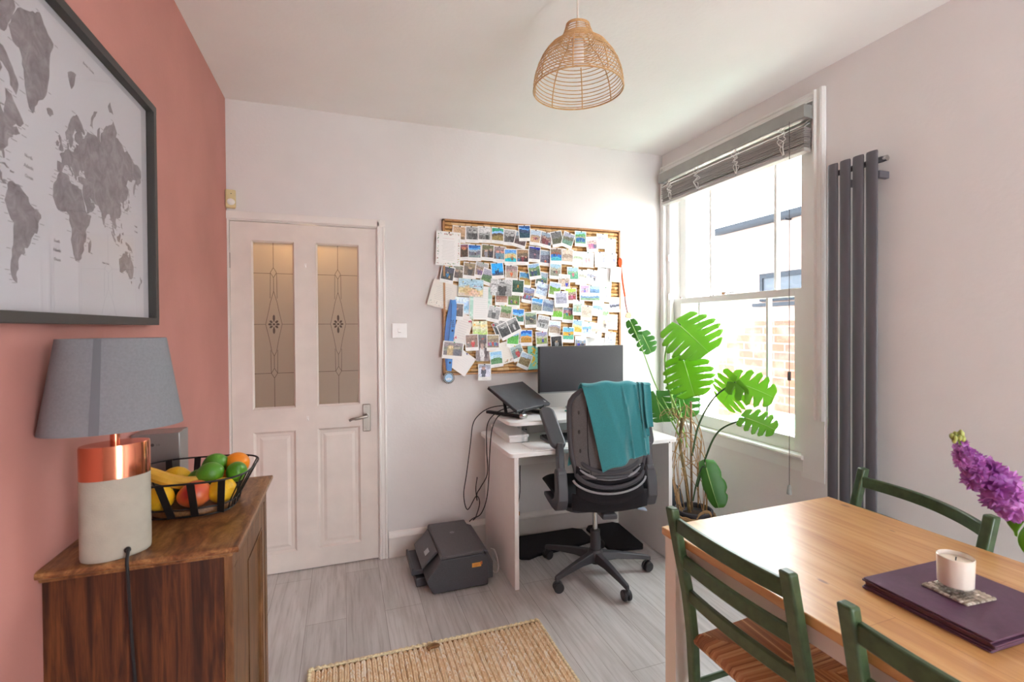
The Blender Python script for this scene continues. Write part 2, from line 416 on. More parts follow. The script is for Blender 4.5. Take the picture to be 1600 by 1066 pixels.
# the hall behind the door, lit by a warm lamp
m_hall = painted('hall_wall_paint', 'cfc4b6', .02, 4, .1)
hall = MB().box(-1.3, 1.0, YB + 1.35, YB + 1.45, 0, 2.6).box(-1.4, -1.3, YB + .12, YB + 1.45, 0, 2.6).box(1.0, 1.1, YB + .12, YB + 1.45, 0, 2.6).box(-1.4, 1.1, YB + .12, YB + 1.45, 2.6, 2.7)
hall.box(-1.4, XL, YB + .05, YB + .12, 0, 2.6)
struct(hall, 'wall_hall', m_hall, smooth=0)
struct(MB().box(-1.4, 1.1, YB + .15, YB + 1.45, -.1, 0), 'floor_hall', m_floor, smooth=0)
hl = bpy.data.lights.new('hall_lamp', 'POINT'); hl.energy = 7; hl.color = (1.0, .62, .30); hl.shadow_soft_size = .08
ho = bpy.data.objects.new('hall_lamp', hl); ho.location = (-.20, YB + .24, 2.03); C.objects.link(ho)

# ------------------------------------------------------------------ the sash window
win = thing('window_1', 'white sash window with margin lights beside the radiator', 'window', (XR, 2.385, WZ0)); win['kind'] = 'structure'
m_pane = glass('window_glass', (.985, .995, .99), 0, .8)
fx = XR
lining = MB()
lining.box(fx + .015, fx + .16, WY0 - .001, WY0 + .006, WZ0, WZ1).box(fx + .015, fx + .16, WY1 - .006, WY1 + .001, WZ0, WZ1).box(fx, fx + .16, WY0, WY1, WZ1 - .02, WZ1)
lining.box(fx - .004, fx + .02, 1.729, WY0 + .012, .612, WZ1)        # flat linings beside the sashes
lining.box(fx - .004, fx + .02, WY1 - .014, YB - .001, .612, WZ1)
build(lining, 'window_lining', m_sash, win, smooth=0)
ar = [(0, 0), (.052, 0), (.052, .014), (.046, .022), (.036, .024), (.030, .018), (.016, .018), (.008, .026), (0, .026)]
arch = MB().prism([(a, b) for a, b in ar], lambda u, v, w: (fx - .004 - v, 1.722 + .052 - u if False else 1.774 - .052 + (.052 - u), w), .92, 2.548)
arch.prism(ar, lambda u, v, w: (fx - .004 - v, 2.949 + u, w), .86, 2.548)
arch.prism(ar, lambda u, v, w: (fx - .004 - v, w, 2.496 + u), 1.7741, 3.001)
build(arch, 'architrave', m_sash, win, smooth=30)
sill = MB().prism([(-.05, .700), (.012, .700), (.020, .704), (.022, .712), (.018, .720), (-.05, .722)], lambda u, v, w: (fx - u, w, v), WY0, WY1)
sill.box(fx - .006, fx + .01, WY0, WY1 + .06, .637, .700)
sill.box(fx + .05, fx + .32, WY0, WY1, .60, .695)
build(sill, 'window_sill', m_sash, win, smooth=25)
def sash(name, x0, x1, z0, z1, top, bot, st, mull):
    m = MB().box(x0, x1, WY0 + .004, WY0 + st, z0, z1).box(x0, x1, WY1 - st, WY1 - .004, z0, z1)
    m.box(x0, x1, WY0 + st, WY1 - st, z1 - top, z1).box(x0, x1, WY0 + st, WY1 - st, z0, z0 + bot)
    s = build(m, name, m_sash, win, smooth=0, bevel=.003)
    b = MB()
    for y in mull: b.box(x0 + .006, x1 - .006, y - .009, y + .009, z0 + bot - .002, z1 - top + .002)
    build(b, 'glazing_bar', m_sash, s, smooth=0, bevel=.004)
    build(MB().box((x0 + x1) / 2 - .002, (x0 + x1) / 2 + .002, WY0 + st - .004, WY1 - st + .004, z0 + bot - .004, z1 - top + .004), 'pane', m_pane, s, smooth=0)
    return s
lo = sash('lower_sash', fx + .034, fx + .078, .7225, 1.585, .040, .074, .084, (2.112, 2.668))
up = sash('upper_sash', fx + .088, fx + .132, 1.548, 2.478, .05, .040, .07, (2.106, 2.62))
m_chrome = plain('chrome', 'c8c8c8', .15, 1.0)
fs = MB().box(fx + .045, fx + .07, 2.38, 2.42, 1.585, 1.592).tube([(fx + .058, 2.37, 1.597), (fx + .058, 2.45, 1.600)], .005, 8).box(fx + .05, fx + .066, 2.44, 2.47, 1.585, 1.604)
build(fs, 'sash_fastener', m_chrome, win, bevel=.001)
for y in (1.90, 2.55, 2.87):
    build(MB().lathe([(.008, 0), (.008, .008), (.003, .012)], ctr=(fx + .058, y, 1.585), n=10), 'sash_stop', m_chrome, win)
for z in (1.60, 1.88):
    build(MB().box(fx - .012, fx - .003, 2.915, 2.925, z - .022, z + .022), 'cord_cleat', m_chrome, win, bevel=.001)

# ------------------------------------------------------------------ outside
m_rend = plain('pale_render', '7e6d67', .9, noise=.05, ns=3, bmp=.2, bs=60)
m_conc = plain('yard_concrete', 'b0a59b', .9, noise=.1, ns=4)
struct(MB().box(XR + .26, 9, -6, 12, -.25, -.12), 'ground_yard', m_conc, smooth=0)
nb = thing('neighbour_house', 'pale rendered house wall seen through the window', 'house', (5.4, 3.2, -.12))
build(MB().box(5.2, 5.6, .5, 5.74, -.12, 2.735), 'house_wall', m_rend, nb, smooth=0)
m_gut = plain('grey_gutter', '262a30', .8, spec=.05)
g = MB().prism([(.06 * math.cos(R(a)), .045 * math.sin(R(a))) for a in range(180, 361, 20)] + [(.06, .05), (-.06, .05)], lambda u, v, w: (5.14 + u, w, 2.735 + v), .5, 5.72)
for y in (1.2, 2.6, 4.5): g.box(5.1, 5.2, y - .012, y + .012, 2.68, 2.70)
build(g, 'gutter', m_gut, nb, smooth=30)
wf = MB().box(5.17, 5.21, 3.5, 4.95, 2.0, 2.06).box(5.17, 5.21, 3.5, 4.95, 1.70, 1.73)
for y in (3.5, 4.15, 4.90): wf.box(5.17, 5.21, y, y + .05, 1.73, 2.0)
o_ = build(wf, 'window_frame', m_gut, nb, smooth=0)
build(MB().box(5.19, 5.205, 3.55, 4.9, 1.73, 2.0), 'pane', plain('neighbour_glass', '343a42', .3, spec=.15), o_, smooth=0)
build(MB().box(5.10, 5.21, 3.45, 5.0, 1.63, 1.675), 'window_ledge', m_gut, nb, smooth=0)
def brick_mat():
    m, nt, b = new_mat('garden_brick'); b.inputs['Roughness'].default_value = .9
    tc = N(nt, 'ShaderNodeTexCoord'); sp = N(nt, 'ShaderNodeSeparateXYZ'); cb = N(nt, 'ShaderNodeCombineXYZ')
    nt.links.new(tc.outputs['Object'], sp.inputs[0]); nt.links.new(sp.outputs[1], cb.inputs[0]); nt.links.new(sp.outputs[2], cb.inputs[1])
    br = N(nt, 'ShaderNodeTexBrick'); br.inputs['Scale'].default_value = 1; br.inputs['Brick Width'].default_value = .225; br.inputs['Row Height'].default_value = .075
    br.inputs['Mortar Size'].default_value = .007; br.inputs['Color1'].default_value = rgba('6c3828'); br.inputs['Color2'].default_value = rgba('50362d'); br.inputs['Mortar'].default_value = rgba('6b635b')
    nt.links.new(cb.outputs[0], br.inputs[0])
    n = N(nt, 'ShaderNodeTexNoise'); n.inputs['Scale'].default_value = 7; n.inputs['Detail'].default_value = 6; nt.links.new(tc.outputs['Object'], n.inputs[0])
    mx = N(nt, 'ShaderNodeMix', data_type='RGBA'); nt.links.new(ramp(nt, n.outputs[0], [(.45, '000000'), (.7, 'b0b0b0')]), mx.inputs[0])
    nt.links.new(br.outputs[0], mx.inputs[6]); mx.inputs[7].default_value = rgba('736c66'); nt.links.new(mx.outputs[2], b.inputs[0])
    bump(nt, b, br.outputs['Fac'], -.5, .01); return m
bw = MB().prism([(1.0, -.12), (3.96, -.12), (3.96, 1.15), (3.86, 1.15), (3.86, 1.22), (3.72, 1.22), (3.72, 1.30), (3.62, 1.30), (3.62, 1.37), (3.52, 1.37), (3.52, 1.43), (1.0, 1.43)], lambda u, v, w: (w, u, v), 3.6, 3.83)
tag(build(bw, 'garden_wall', brick_mat(), smooth=0, at=(3.7, 2.5, -.12)), 'weathered red brick garden wall with stepped end outside the window', 'wall')
gb = thing('garden_box', 'pale green lidded garden box standing in the yard outside the window', 'box', (2.95, 2.4, -.12))
m_green = plain('pale_green_plastic', '5f8a7e', .5)
build(MB().box(2.68, 3.22, 1.85, 2.9, -.12, .66), 'box_body', m_green, gb, bevel=.015)
build(MB().box(2.65, 3.25, 1.82, 2.93, .66, .71), 'lid', m_green, gb, bevel=.015)
# ------------------------------------------------------------------ framed world map on the pink wall
FY0, FY1, FZ0, FZ1 = .853, 1.858, 1.405, 2.106
m_black = plain('black_frame_paint', '3b3836', .5)
m_ink = colour_attr('map_print', .5, .3)
fr = thing('framed_world_map', 'large black framed world map print on the pink wall', 'picture', (XL, 1.355, FZ0))
f = MB()
for a, b, c, d in ((FY0, FY1, FZ0, FZ0 + .022), (FY0, FY1, FZ1 - .022, FZ1), (FY0, FY0 + .022, FZ0 + .022, FZ1 - .022), (FY1 - .022, FY1, FZ0 + .022, FZ1 - .022)):
    f.box(XL + .001, XL + .032, a, b, c, d)
build(f, 'frame', m_black, fr, smooth=0, bevel=.001)
build(MB().box(XL + .004, XL + .010, FY0 + .02, FY1 - .02, FZ0 + .02, FZ1 - .02), 'map_sheet', plain('map_paper', 'd2d0d6', .6), fr, smooth=0)
LAND = dict(
 north_america=[(-168,66),(-162,70),(-156,71.3),(-141,69.7),(-128,70.5),(-115,68.5),(-108,68),(-95,69),(-94,72),(-86,69.5),(-81,68),(-88,64),(-94,61),(-94,58.5),(-85,55.3),(-82,52.5),(-79.5,51.5),(-79,55),(-77,58),(-78,62.3),(-71,61.5),(-66,58.5),(-61,56),(-56,52.5),(-60,50),(-66,50),(-70,47.5),(-65,48.8),(-61,46),(-66,44),(-70,43.3),(-70,41.7),(-74,40.5),(-76,37),(-76,35),(-81,31.5),(-80,26),(-81.5,25.5),(-83,29.5),(-89.5,29.5),(-95,29),(-97.5,26),(-97.5,22),(-95,18.5),(-91,18.8),(-90,21.3),(-87,21.3),(-88.5,16),(-83.5,15),(-83.5,10.5),(-79.5,9.3),(-77.5,8.3),(-80,7.5),(-85,10),(-88,13),(-94,16),(-105,20),(-106,23),(-112,29),(-114.5,31.5),(-110,23.5),(-115,29.5),(-117.3,33),(-121,35),(-124,40),(-124,47.5),(-130,54.5),(-137,58.5),(-146,60.7),(-152,59),(-158,57),(-164,54.7),(-158,58.5),(-165,61.5),(-161,64.5)],
 baffin=[(-80,73.5),(-73,71.5),(-67,69),(-62,66.5),(-65,62.5),(-72,64.5),(-74,68),(-85,70),(-89,73)],
 victoria=[(-117,73),(-105,73),(-102,69),(-115,69)], ellesmere=[(-90,76.5),(-78,76.5),(-64,81.5),(-70,83),(-88,82),(-92,80)], banks=[(-125,74),(-117,74.5),(-120,71.5),(-125,72)],
 greenland=[(-73,78.2),(-66,80.5),(-58,82),(-45,82.6),(-32,83.5),(-20,82),(-12,81.5),(-18,79),(-19,76),(-21,73.5),(-23,71),(-27,68.5),(-36,66),(-41,63),(-43.5,59.9),(-48.5,61),(-52,65),(-54,69),(-55,72),(-60,75.8),(-68,76)],
 iceland=[(-24,65.6),(-21,66.3),(-15,66.2),(-13.8,65),(-18.5,63.4),(-22.5,64)], svalbard=[(11,79.3),(17,80),(26,80.2),(22,78),(17,76.7),(13,78)],
 south_america=[(-77.5,8.3),(-75,11),(-71.5,12.3),(-68,11),(-62,10.6),(-58,7.5),(-52,4.8),(-50,0),(-44,-2.7),(-39,-3.5),(-35,-5.8),(-35,-8.8),(-39,-13.5),(-39.5,-19),(-41,-22),(-46,-24),(-48.5,-26.5),(-50,-30),(-54,-34.2),(-58,-34.5),(-57,-38),(-62,-39),(-65,-41.5),(-66,-45),(-66,-48),(-69,-51),(-68,-54.7),(-72,-53.5),(-75.5,-49),(-73.5,-42),(-73.5,-37),(-71.5,-31),(-70.3,-19),(-76,-14),(-79.5,-7),(-81,-4.5),(-79.7,-2),(-78.5,2),(-77.2,5)],
 africa=[(-6,35.8),(1,36.8),(10,37.2),(11,34),(15,32.3),(20,32),(22,32.8),(29,31),(32.4,31.2),(34,27.5),(37,21.5),(39.5,15.3),(43.3,11.8),(51,11.8),(48,5),(43,-1),(39.5,-5.5),(40.5,-11),(39,-16),(35,-19.5),(35.5,-24),(32.5,-27),(30.5,-31.5),(25.5,-34),(20,-34.8),(18.2,-33),(15,-26.5),(11.8,-17.5),(13.7,-11),(12,-5.5),(9,-1),(9.5,4),(4.5,6.3),(-2,4.8),(-8,4.3),(-13,8.5),(-17,14.5),(-16.3,20),(-14.5,26),(-9.8,30),(-9,33)],
 madagascar=[(49.3,-12),(50.3,-15.8),(47,-25),(44,-24.5),(44.3,-17)],
 eurasia=[(-9,43.2),(-1.7,43.4),(-1.3,46),(-4.6,48.3),(1.6,50.5),(4.5,52.5),(8.5,54),(8.2,57),(10.5,57.6),(10.7,54.4),(14,54),(19,54.4),(21.2,57.2),(24.3,57.6),(23.6,59.2),(29.5,60),(25,60.4),(21.5,61),(21.5,63.2),(25.4,65),(22,65.7),(17.5,62),(18.5,60),(16.5,57),(14.3,55.5),(12.7,56),(10.5,59.2),(7,58.1),(5,61.5),(10,64),(14.5,68),(20,70),(25.5,71.1),(31,70.2),(41,67),(40,66),(34,66.5),(37,64),(40.5,64.8),(44,66.5),(46,68.2),(54,68.5),(60,69),(66.5,68.7),(67,71.5),(72.5,73),(72,68.5),(74,67.5),(75,71.5),(80,72.5),(87,75),(98,76.3),(104,77.7),(113,75.5),(110,74),(127,73.2),(132,71.3),(140,72.6),(152,71),(160,69.7),(171,70),(178,69),(180,68.8),(180,65),(177,64.5),(179,62.5),(170,60),(163.5,59.8),(162,57),(157,51),(155.7,56.5),(163,62),(156,61.5),(151,59.2),(142,59.2),(135.5,54.7),(141,53),(140,48.5),(135,43.5),(130.5,42.3),(127.5,39.5),(129.3,36),(126.5,34.5),(125,39.5),(121.5,39),(118,39),(122,37),(119.5,35),(121.8,31),(121,28),(117,23.5),(110.5,21),(108,21.5),(106,18.5),(109,13),(107,10.3),(104.8,8.8),(103,11),(100.5,13.5),(99.3,10),(103.3,4.5),(104,1.3),(101,3),(98.3,8),(98.5,14),(97,17),(94.3,16),(91.8,22.3),(87,21.4),(82.3,16.7),(80.2,15),(79.8,10.5),(77.5,8),(74,14.5),(72.8,20),(70,22),(66.7,25),(61.5,25.2),(57,27),(51.5,28),(48.5,30),(50.5,26.5),(51.5,25),(56.3,26.2),(59.8,22.4),(55,17.5),(52,15.8),(45,12.8),(43,13.3),(42.5,17),(39,21.5),(35,28),(34.3,31.3),(36,36.5),(30.5,36.5),(27,37.5),(26.5,40),(29.5,41.2),(35,42),(41.5,41.5),(38,45),(39,47.2),(35,46),(33.5,44.5),(31,46.6),(28,43.5),(28.5,41.3),(26,40.7),(23,40.3),(24,38),(22.5,36.5),(19.5,41),(13.5,45.3),(12.5,44),(16,41.8),(18.4,40.2),(16.3,38.2),(12,42),(8.8,44.3),(3,43),(0,40),(-2,36.8),(-5.5,36.1),(-9,37)],
 britain=[(-5.5,50.2),(1.3,51.2),(1.6,52.7),(-1.5,55),(-2,57.5),(-5,58.6),(-6,56.5),(-3.2,54.5),(-4.5,53.2),(-5,51.7)], ireland=[(-10,52),(-6.3,52.2),(-6,54.5),(-8,55.2),(-10,54)],
 novaya=[(52,71),(57,70.7),(57,73),(68,76.7),(60,76),(54,73.5)], severnaya=[(95,79),(104,79.2),(97,81),(92,80)],
 japan=[(130,31.5),(132,33.6),(136,33.7),(140.8,35.5),(141.8,39.5),(140,41),(139.5,38),(136.5,37),(131,34.5)], hokkaido=[(140,41.8),(143.3,42),(145.3,43.4),(141.8,45.4)], sakhalin=[(142,46.2),(143.5,49),(142.8,54),(142,52)],
 sri_lanka=[(80,9.5),(81.8,7),(80.5,6)], sumatra=[(95.3,5.5),(100,2),(105.8,-3),(105.5,-5.8),(102,-4),(97,1.5)], java=[(105.5,-6.6),(110,-6.9),(114.3,-7.8),(114,-8.7),(107,-7.7)],
 borneo=[(109,1.5),(113,3),(117,7),(119,5),(117.5,1),(116,-4),(111,-3)], sulawesi=[(119.5,-5.5),(119,-1),(121,1),(125,1.5),(121,0),(123,-4.5),(121,-2.5)], luzon=[(120.3,18.5),(122.2,18.3),(121.7,14.5),(124,12.8),(120.5,14)], mindanao=[(122,7),(125.5,9.5),(126.3,7),(125,5.8)],
 new_guinea=[(131,-1),(134,-.8),(138,-1.8),(144,-4),(148,-6.5),(150.5,-10.5),(146,-8.8),(142.5,-9.2),(138,-8.3),(137.5,-5),(133,-4)],
 australia=[(114,-22),(113.7,-26),(115.7,-32),(115,-34.2),(118,-35),(123.5,-34),(131,-31.5),(135,-34.8),(137.8,-33),(138,-35.7),(140.5,-38),(146.3,-39),(150,-37.3),(153,-31),(153.3,-26),(149,-20.5),(146,-18.8),(145,-15),(142.5,-10.8),(141.5,-13),(140.8,-17.5),(136,-15.3),(136.8,-12.2),(131,-11.5),(129,-15),(125.5,-14.3),(122.3,-18)],
 tasmania=[(144.8,-40.8),(148.2,-40.9),(147,-43.5),(145.8,-42.8)], new_zealand_north=[(173,-34.6),(175.5,-37),(178.3,-37.8),(175.5,-41.5),(174,-39)], new_zealand_south=[(172.7,-40.6),(174,-41.8),(171,-44.3),(169,-46.6),(166.5,-45.8)],
 cuba=[(-84.5,22),(-80,23),(-74.5,20.3),(-77.5,19.9)], hispaniola=[(-74,19.8),(-69,19.5),(-70,18.2),(-74,18.2)])
def merc(lo, la): return 1.3467 + .00246 * lo, 1.643 + .00246 * math.degrees(math.log(math.tan(math.pi / 4 + R(la) / 2)))
def inside(p, poly):
    x, y = p; r = False
    for (a, b), (c, d) in zip(poly, poly[1:] + poly[:1]):
        if (b > y) != (d > y) and x < (c - a) * (y - b) / (d - b) + a: r = not r
    return r
from mathutils import noise as mnoise
rnd = random.Random(4)
lm = MB(); mx_ = XL + .0104
def clip_y(poly, lim):
    out = []
    for (a, b), (c, d) in zip(poly, poly[1:] + poly[:1]):
        if a >= lim: out.append((a, b))
        if (a - lim) * (c - lim) < 0: t = (lim - a) / (c - a); out.append((lim, b + (d - b) * t))
    return out
for nm, poly in LAND.items():
    pts = []
    for p, q in zip(poly, poly[1:] + poly[:1]):                       # roughen the coast a little
        (a, b), (c, d) = merc(*p), merc(*q); pts.append((a, b)); L = math.hypot(c - a, d - b); k = int(L / .012)
        for i in range(1, k + 1):
            t = i / (k + 1); pts.append((a + (c - a) * t + rnd.uniform(-.0022, .0022), b + (d - b) * t + rnd.uniform(-.0022, .0022)))
    pts = clip_y(pts, FY0 + .03)
    if len(pts) > 2: lm.prism(pts, lambda u, v, w: (w, u, v), mx_ - .0006, mx_)
def map_ink():
    m, nt, b = new_mat('grey_watercolour_ink'); b.inputs['Roughness'].default_value = .7; co = coords(nt)
    n = N(nt, 'ShaderNodeTexNoise'); n.inputs['Scale'].default_value = 26; n.inputs['Detail'].default_value = 8; n.inputs['Roughness'].default_value = .7; n.inputs['Distortion'].default_value = .8
    nt.links.new(co, n.inputs[0]); nt.links.new(ramp(nt, n.outputs[0], [(.32, '6f676b'), (.5, '8b8388'), (.68, 'a39da2')]), b.inputs[0]); return m
build(lm, 'land_print', map_ink(), fr, smooth=0)
cp = MB(); rc = random.Random(9)
def mtext(lines, y, z, size, rot):
    for i, t in enumerate(lines):
        c, s_ = math.cos(rot), math.sin(rot); zz = z - i * size * 2.0
        m_ = text_mb(t, size, lambda u, v, w: (mx_ + .0001 + w, y + u * c - v * s_, zz + u * s_ + v * c), .0003); cp.add(m_.v, m_.f)
mtext(['North', 'Atlantic', 'Ocean'], 1.222, 1.735, .010, 0); mtext(['South', 'Atlantic', 'Ocean'], 1.318, 1.585, .010, 0)
mtext(['Indian Ocean'], 1.545, 1.565, .007, 0); mtext(['Arctic Ocean'], 1.47, 2.035, .010, 0); mtext(['Pacific', 'Ocean'], 1.745, 1.70, .008, 0)
coasts = [merc(*p) for k in ('south_america', 'africa', 'eurasia', 'greenland', 'australia', 'north_america', 'britain', 'japan', 'madagascar') for p in LAND[k]]
for y, z in coasts:                                                    # tiny unreadable place names beside the coasts
    if y < FY0 + .05 or y > FY1 - .05: continue
    sd = rc.choice((-1, 1)); L = rc.uniform(.008, .018)
    cp.box(mx_, mx_ + .0003, y + sd * .004, y + sd * (.004 + L), z - .0006, z + .0006)
tag(build(cp, 'map_lettering', plain('map_letter_ink', '8d898e', .7), fr, smooth=0), kind='stuff')
build(MB().box(XL + .0125, XL + .0145, FY0 + .02, FY1 - .02, FZ0 + .02, FZ1 - .02), 'glazing', glass('picture_glass', (.985, .985, .99), .0, 1.0), fr, smooth=0)

# ------------------------------------------------------------------ oak cabinet
m_oak = wood('dark_oak', [(.30, '1c0d06'), (.44, '3d1f10'), (.54, '5a3119'), (.68, '754424')], (26, 26, 1.5), .42, 1.2, 1.7, .15)
m_oaktop = wood('worn_oak_top', [(.30, '4a2d1a'), (.43, '74492c'), (.55, '94683f'), (.70, 'b58c5e')], (9, 3, 9), .30, 1.6, 2.4, .1)
m_oakf = wood('oak_front', [(.30, '4a2d18'), (.5, '75502f'), (.7, '8e6440')], (9, 12, 1.5), .42, 1.0, 1.6, .1)
CX0, CX1, CY0, CY1 = XL + .001, -.246, 1.262, 1.772
cb = thing('oak_cabinet', 'dark oak side cabinet with moulded top against the pink wall', 'cabinet', (-.42, 1.51, 0))
build(MB().box(CX0, CX1 - .019, CY0, CY0 + .02, .06, .872), 'side_panel', m_oak, cb, smooth=0)
build(MB().box(CX0, CX1 - .019, CY1 - .02, CY1, .06, .872), 'side_panel', m_oak, cb, smooth=0)
build(MB().box(CX0, CX0 + .012, CY0 + .02, CY1 - .02, .06, .872).box(CX0, CX1 - .03, CY0 + .02, CY1 - .02, .06, .08), 'carcass', m_oak, cb, smooth=0)
ov = [(0, .872), (.006, .872), (.010, .880), (.016, .884), (.022, .886), (.024, .892), (.022, .898), (.016, .900), (0, .900)]
top = MB(); n_ = len(ov)
x0, x1, y0, y1 = CX0, CX1 - .006, CY0 - .004, CY1 + .004
vs = []
for d, z in ov: vs += [(x0, y0 - d, z), (x1 + d, y0 - d, z), (x1 + d, y1 + d, z), (x0, y1 + d, z)]
top.add(vs, [(4 * i + j, 4 * i + j + 1, 4 * i + j + 5, 4 * i + j + 4) for i in range(n_ - 1) for j in range(3)] + [(4 * i + 3, 4 * i, 4 * i + 4, 4 * i + 7) for i in range(n_ - 1)] + [(0, 3, 2, 1), tuple(4 * (n_ - 1) + j for j in range(4))])
build(top, 'moulded_top', m_oaktop, cb, smooth=25)
sk = MB().box(CX1 - .019, CX1, CY0, CY0 + .012, .06, .872).box(CX1 - .019, CX1, CY1 - .045, CY1, .06, .872).box(CX1 - .019, CX1, CY0 + .012, CY1 - .045, .835, .872).box(CX1 - .019, CX1, CY0 + .012, CY1 - .045, .06, .10)
build(sk, 'front_frame', m_oakf, cb, smooth=0, bevel=.002)
dr = MB(); a, b, c, d = CY0 + .014, CY1 - .047, .103, .832
for q in ((a, a + .17, c, d), (b - .05, b, c, d), (a + .17, b - .05, d - .06, d), (a + .17, b - .05, c, c + .07)): dr.box(CX1 - .018, CX1 - .001, *q)
dr.box(CX1 - .018, CX1 - .010, a + .17, b - .05, c + .07, d - .06)
for t, dep in ((.0, .001), (.008, .004)):
    for q in ((a + .17 + t, a + .175 + t, c + .07, d - .06), (b - .055 - t, b - .05 - t, c + .07, d - .06), (a + .17, b - .05, d - .065 - t, d - .06 - t), (a + .17, b - .05, c + .07 + t, c + .075 + t)): dr.box(CX1 - .012, CX1 + .002 - dep, *q)
do = build(dr, 'door', m_oakf, cb, smooth=0, bevel=.0015)
build(MB().lathe([(.006, 0), (.005, .012), (.013, .018), (.014, .026), (.006, .031)], m=Matrix.Translation((CX1, a + .06, .47)) @ Matrix.Rotation(R(90), 4, 'Y'), n=14), 'knob', plain('dark_knob', '2a1a10', .35), do)
for x, y in ((CX0 + .02, CY0 + .02), (CX1 - .04, CY0 + .02), (CX0 + .02, CY1 - .02), (CX1 - .04, CY1 - .02)):
    build(MB().box(x - .018, x + .018, y - .018, y + .018, 0, .062), 'foot', m_oak, cb, smooth=0)

# ------------------------------------------------------------------ table lamp
LX, LY, LR = -.474, 1.283, R(24)
lamp = thing('table_lamp', 'copper and concrete table lamp with grey oval shade on the oak cabinet', 'lamp', (LX, LY, .9))
m_cc = plain('putty_concrete', 'a8a396', .8, noise=.03, ns=25, bmp=.15, bs=300)
m_cop = plain('polished_copper', 'dc8a6c', .14, 1.0)
def oval(prof, a=.062, b=.040): return MB().lathe(prof, (LX, LY, 0), 48, a, b, LR)
build(oval([(.93, .9006), (.98, .903), (1, .91), (1, 1.073)]), 'concrete_base', m_cc, lamp, smooth=40)
build(oval([(1, 1.0732), (1.002, 1.076), (1.002, 1.140), (.98, 1.144), (.2, 1.1445)]), 'copper_band', m_cop, lamp, smooth=40)
build(MB().tube([(LX, LY, 1.144), (LX, LY, 1.20)], .009, 16).lathe([(.018, 1.198), (.018, 1.25)], (LX, LY, 0), 16), 'stem', m_cop, lamp)
m_sh = plain('grey_linen_shade', '7f8187', .9, noise=.03, ns=200, bmp=.25, bs=700)
sh = MB(); za, zb = 1.178, 1.373; n_ = 64
def shp(t, r_off=0):
    k = 1 - .24 * t; return (.125 * k - r_off, .086 * k - r_off)
vs = []
for t, ro in ((0, 0), (1, 0), (1, .002), (0, .002)):
    A, B = shp(t, ro)
    for j in range(n_):
        an = 2 * math.pi * j / n_; x, y = A * math.cos(an), B * math.sin(an)
        vs.append((LX + x * math.cos(LR) - y * math.sin(LR), LY + x * math.sin(LR) + y * math.cos(LR), za + (zb - za) * t))
sh.add(vs, [(k * n_ + j, k * n_ + (j + 1) % n_, ((k + 1) % 4) * n_ + (j + 1) % n_, ((k + 1) % 4) * n_ + j) for k in range(4) for j in range(n_)])
so = build(sh, 'lamp_shade', m_sh, lamp, smooth=40)
seam = MB()
for t0, t1 in ((0, 1),):
    vs = []
    for t in (0, 1):
        A, B = shp(t, -.0008)
        for j in range(4):
            an = R(-112 + 2.6 * j); x, y = A * math.cos(an), B * math.sin(an)
            vs.append((LX + x * math.cos(LR) - y * math.sin(LR), LY + x * math.sin(LR) + y * math.cos(LR), za + (zb - za) * t))
    seam.add(vs, [(j, j + 1, j + 5, j + 4) for j in range(3)])
build(seam, 'seam', plain('shade_seam', '6a6c73', .9), so, smooth=0, solid=.0008)
gim = MB()
for k in range(3): an = R(120 * k + 20); gim.tube([(LX, LY, 1.245), (LX + .07 * math.cos(an), LY + .055 * math.sin(an), 1.30)], .0016, 6)
build(gim, 'shade_carrier', m_cop, lamp)
ce = Vector((LX + math.cos(LR + R(-68)) * .0435, LY + math.sin(LR + R(-68)) * .0475, .918))
cz = MB().tube(spline([ce, ce + Vector((.004, -.010, -.001)), (ce.x + .006, CY0 - .033, .900), (ce.x + .008, CY0 - .034, .86), (ce.x + .006, CY0 - .012, .70), (ce.x + .02, CY0 - .010, .45), (ce.x + .03, CY0 - .012, .2), (ce.x + .04, CY0 - .02, .02)], 8), .0032, 8)
cz.lathe([(.006, 0), (.006, .004)], m=Matrix.Translation(ce + Vector((0, .002, 0))) @ Matrix.Rotation(R(90), 4, 'X'), n=12)
build(cz, 'power_cord', plain('black_cord', '1d1d1f', .6), lamp)

# ------------------------------------------------------------------ speaker behind the basket
spk = thing('speaker', 'silver grey box speaker at the back of the oak cabinet', 'speaker', (-.525, 1.735, .9))
build(MB().box(-.588, -.466, 1.692, 1.775, .9006, 1.083), 'speaker_body', plain('satin_silver', '8f8d8c', .35, .55), spk, smooth=0, bevel=.002)
m_lg = plain('dark_logo', '4a4848', .5)
lg = text_mb('LG', .008, lambda u, v, w: (-.521 + u, 1.6917 - w, 1.050 + v), .0004)
lg.lathe([(.0046, 0), (.0046, .0004)], m=Matrix.Translation((-.535, 1.6919, 1.050)) @ Matrix.Rotation(R(90), 4, 'X'), n=16)
build(lg, 'logo', m_lg, spk, smooth=0)

# ------------------------------------------------------------------ wire fruit basket
m_wire = plain('black_wire', '1f1f21', .45, .3)
bk = thing('fruit_basket', 'black wire fruit basket with flat straps and a wooden base', 'basket', (-.395, 1.545, .9))
BC = Vector((-.395, 1.540, 0)); BR = R(-3)
def bpt(an, t, z=None):
    """t 0 = base ring, 1 = rim; a rounded rectangle."""
    A, B = .108 + .046 * t, .088 + .052 * t; e = .62
    c, s_ = math.cos(an), math.sin(an)
    x = A * abs(c) ** e * (1 if c > 0 else -1); y = B * abs(s_) ** e * (1 if s_ > 0 else -1)
    return Vector((BC.x + x * math.cos(BR) - y * math.sin(BR), BC.y + x * math.sin(BR) + y * math.cos(BR), .918 + .088 * t if z is None else z))
rg = MB().tube([bpt(R(a), 1) for a in range(0, 360, 5)], .0026, 6, closed=True).tube([bpt(R(a), .12) for a in range(0, 360, 5)], .0022, 6, closed=True).tube([bpt(R(a), 0, .907) for a in range(0, 360, 6)], .0022, 6, closed=True)
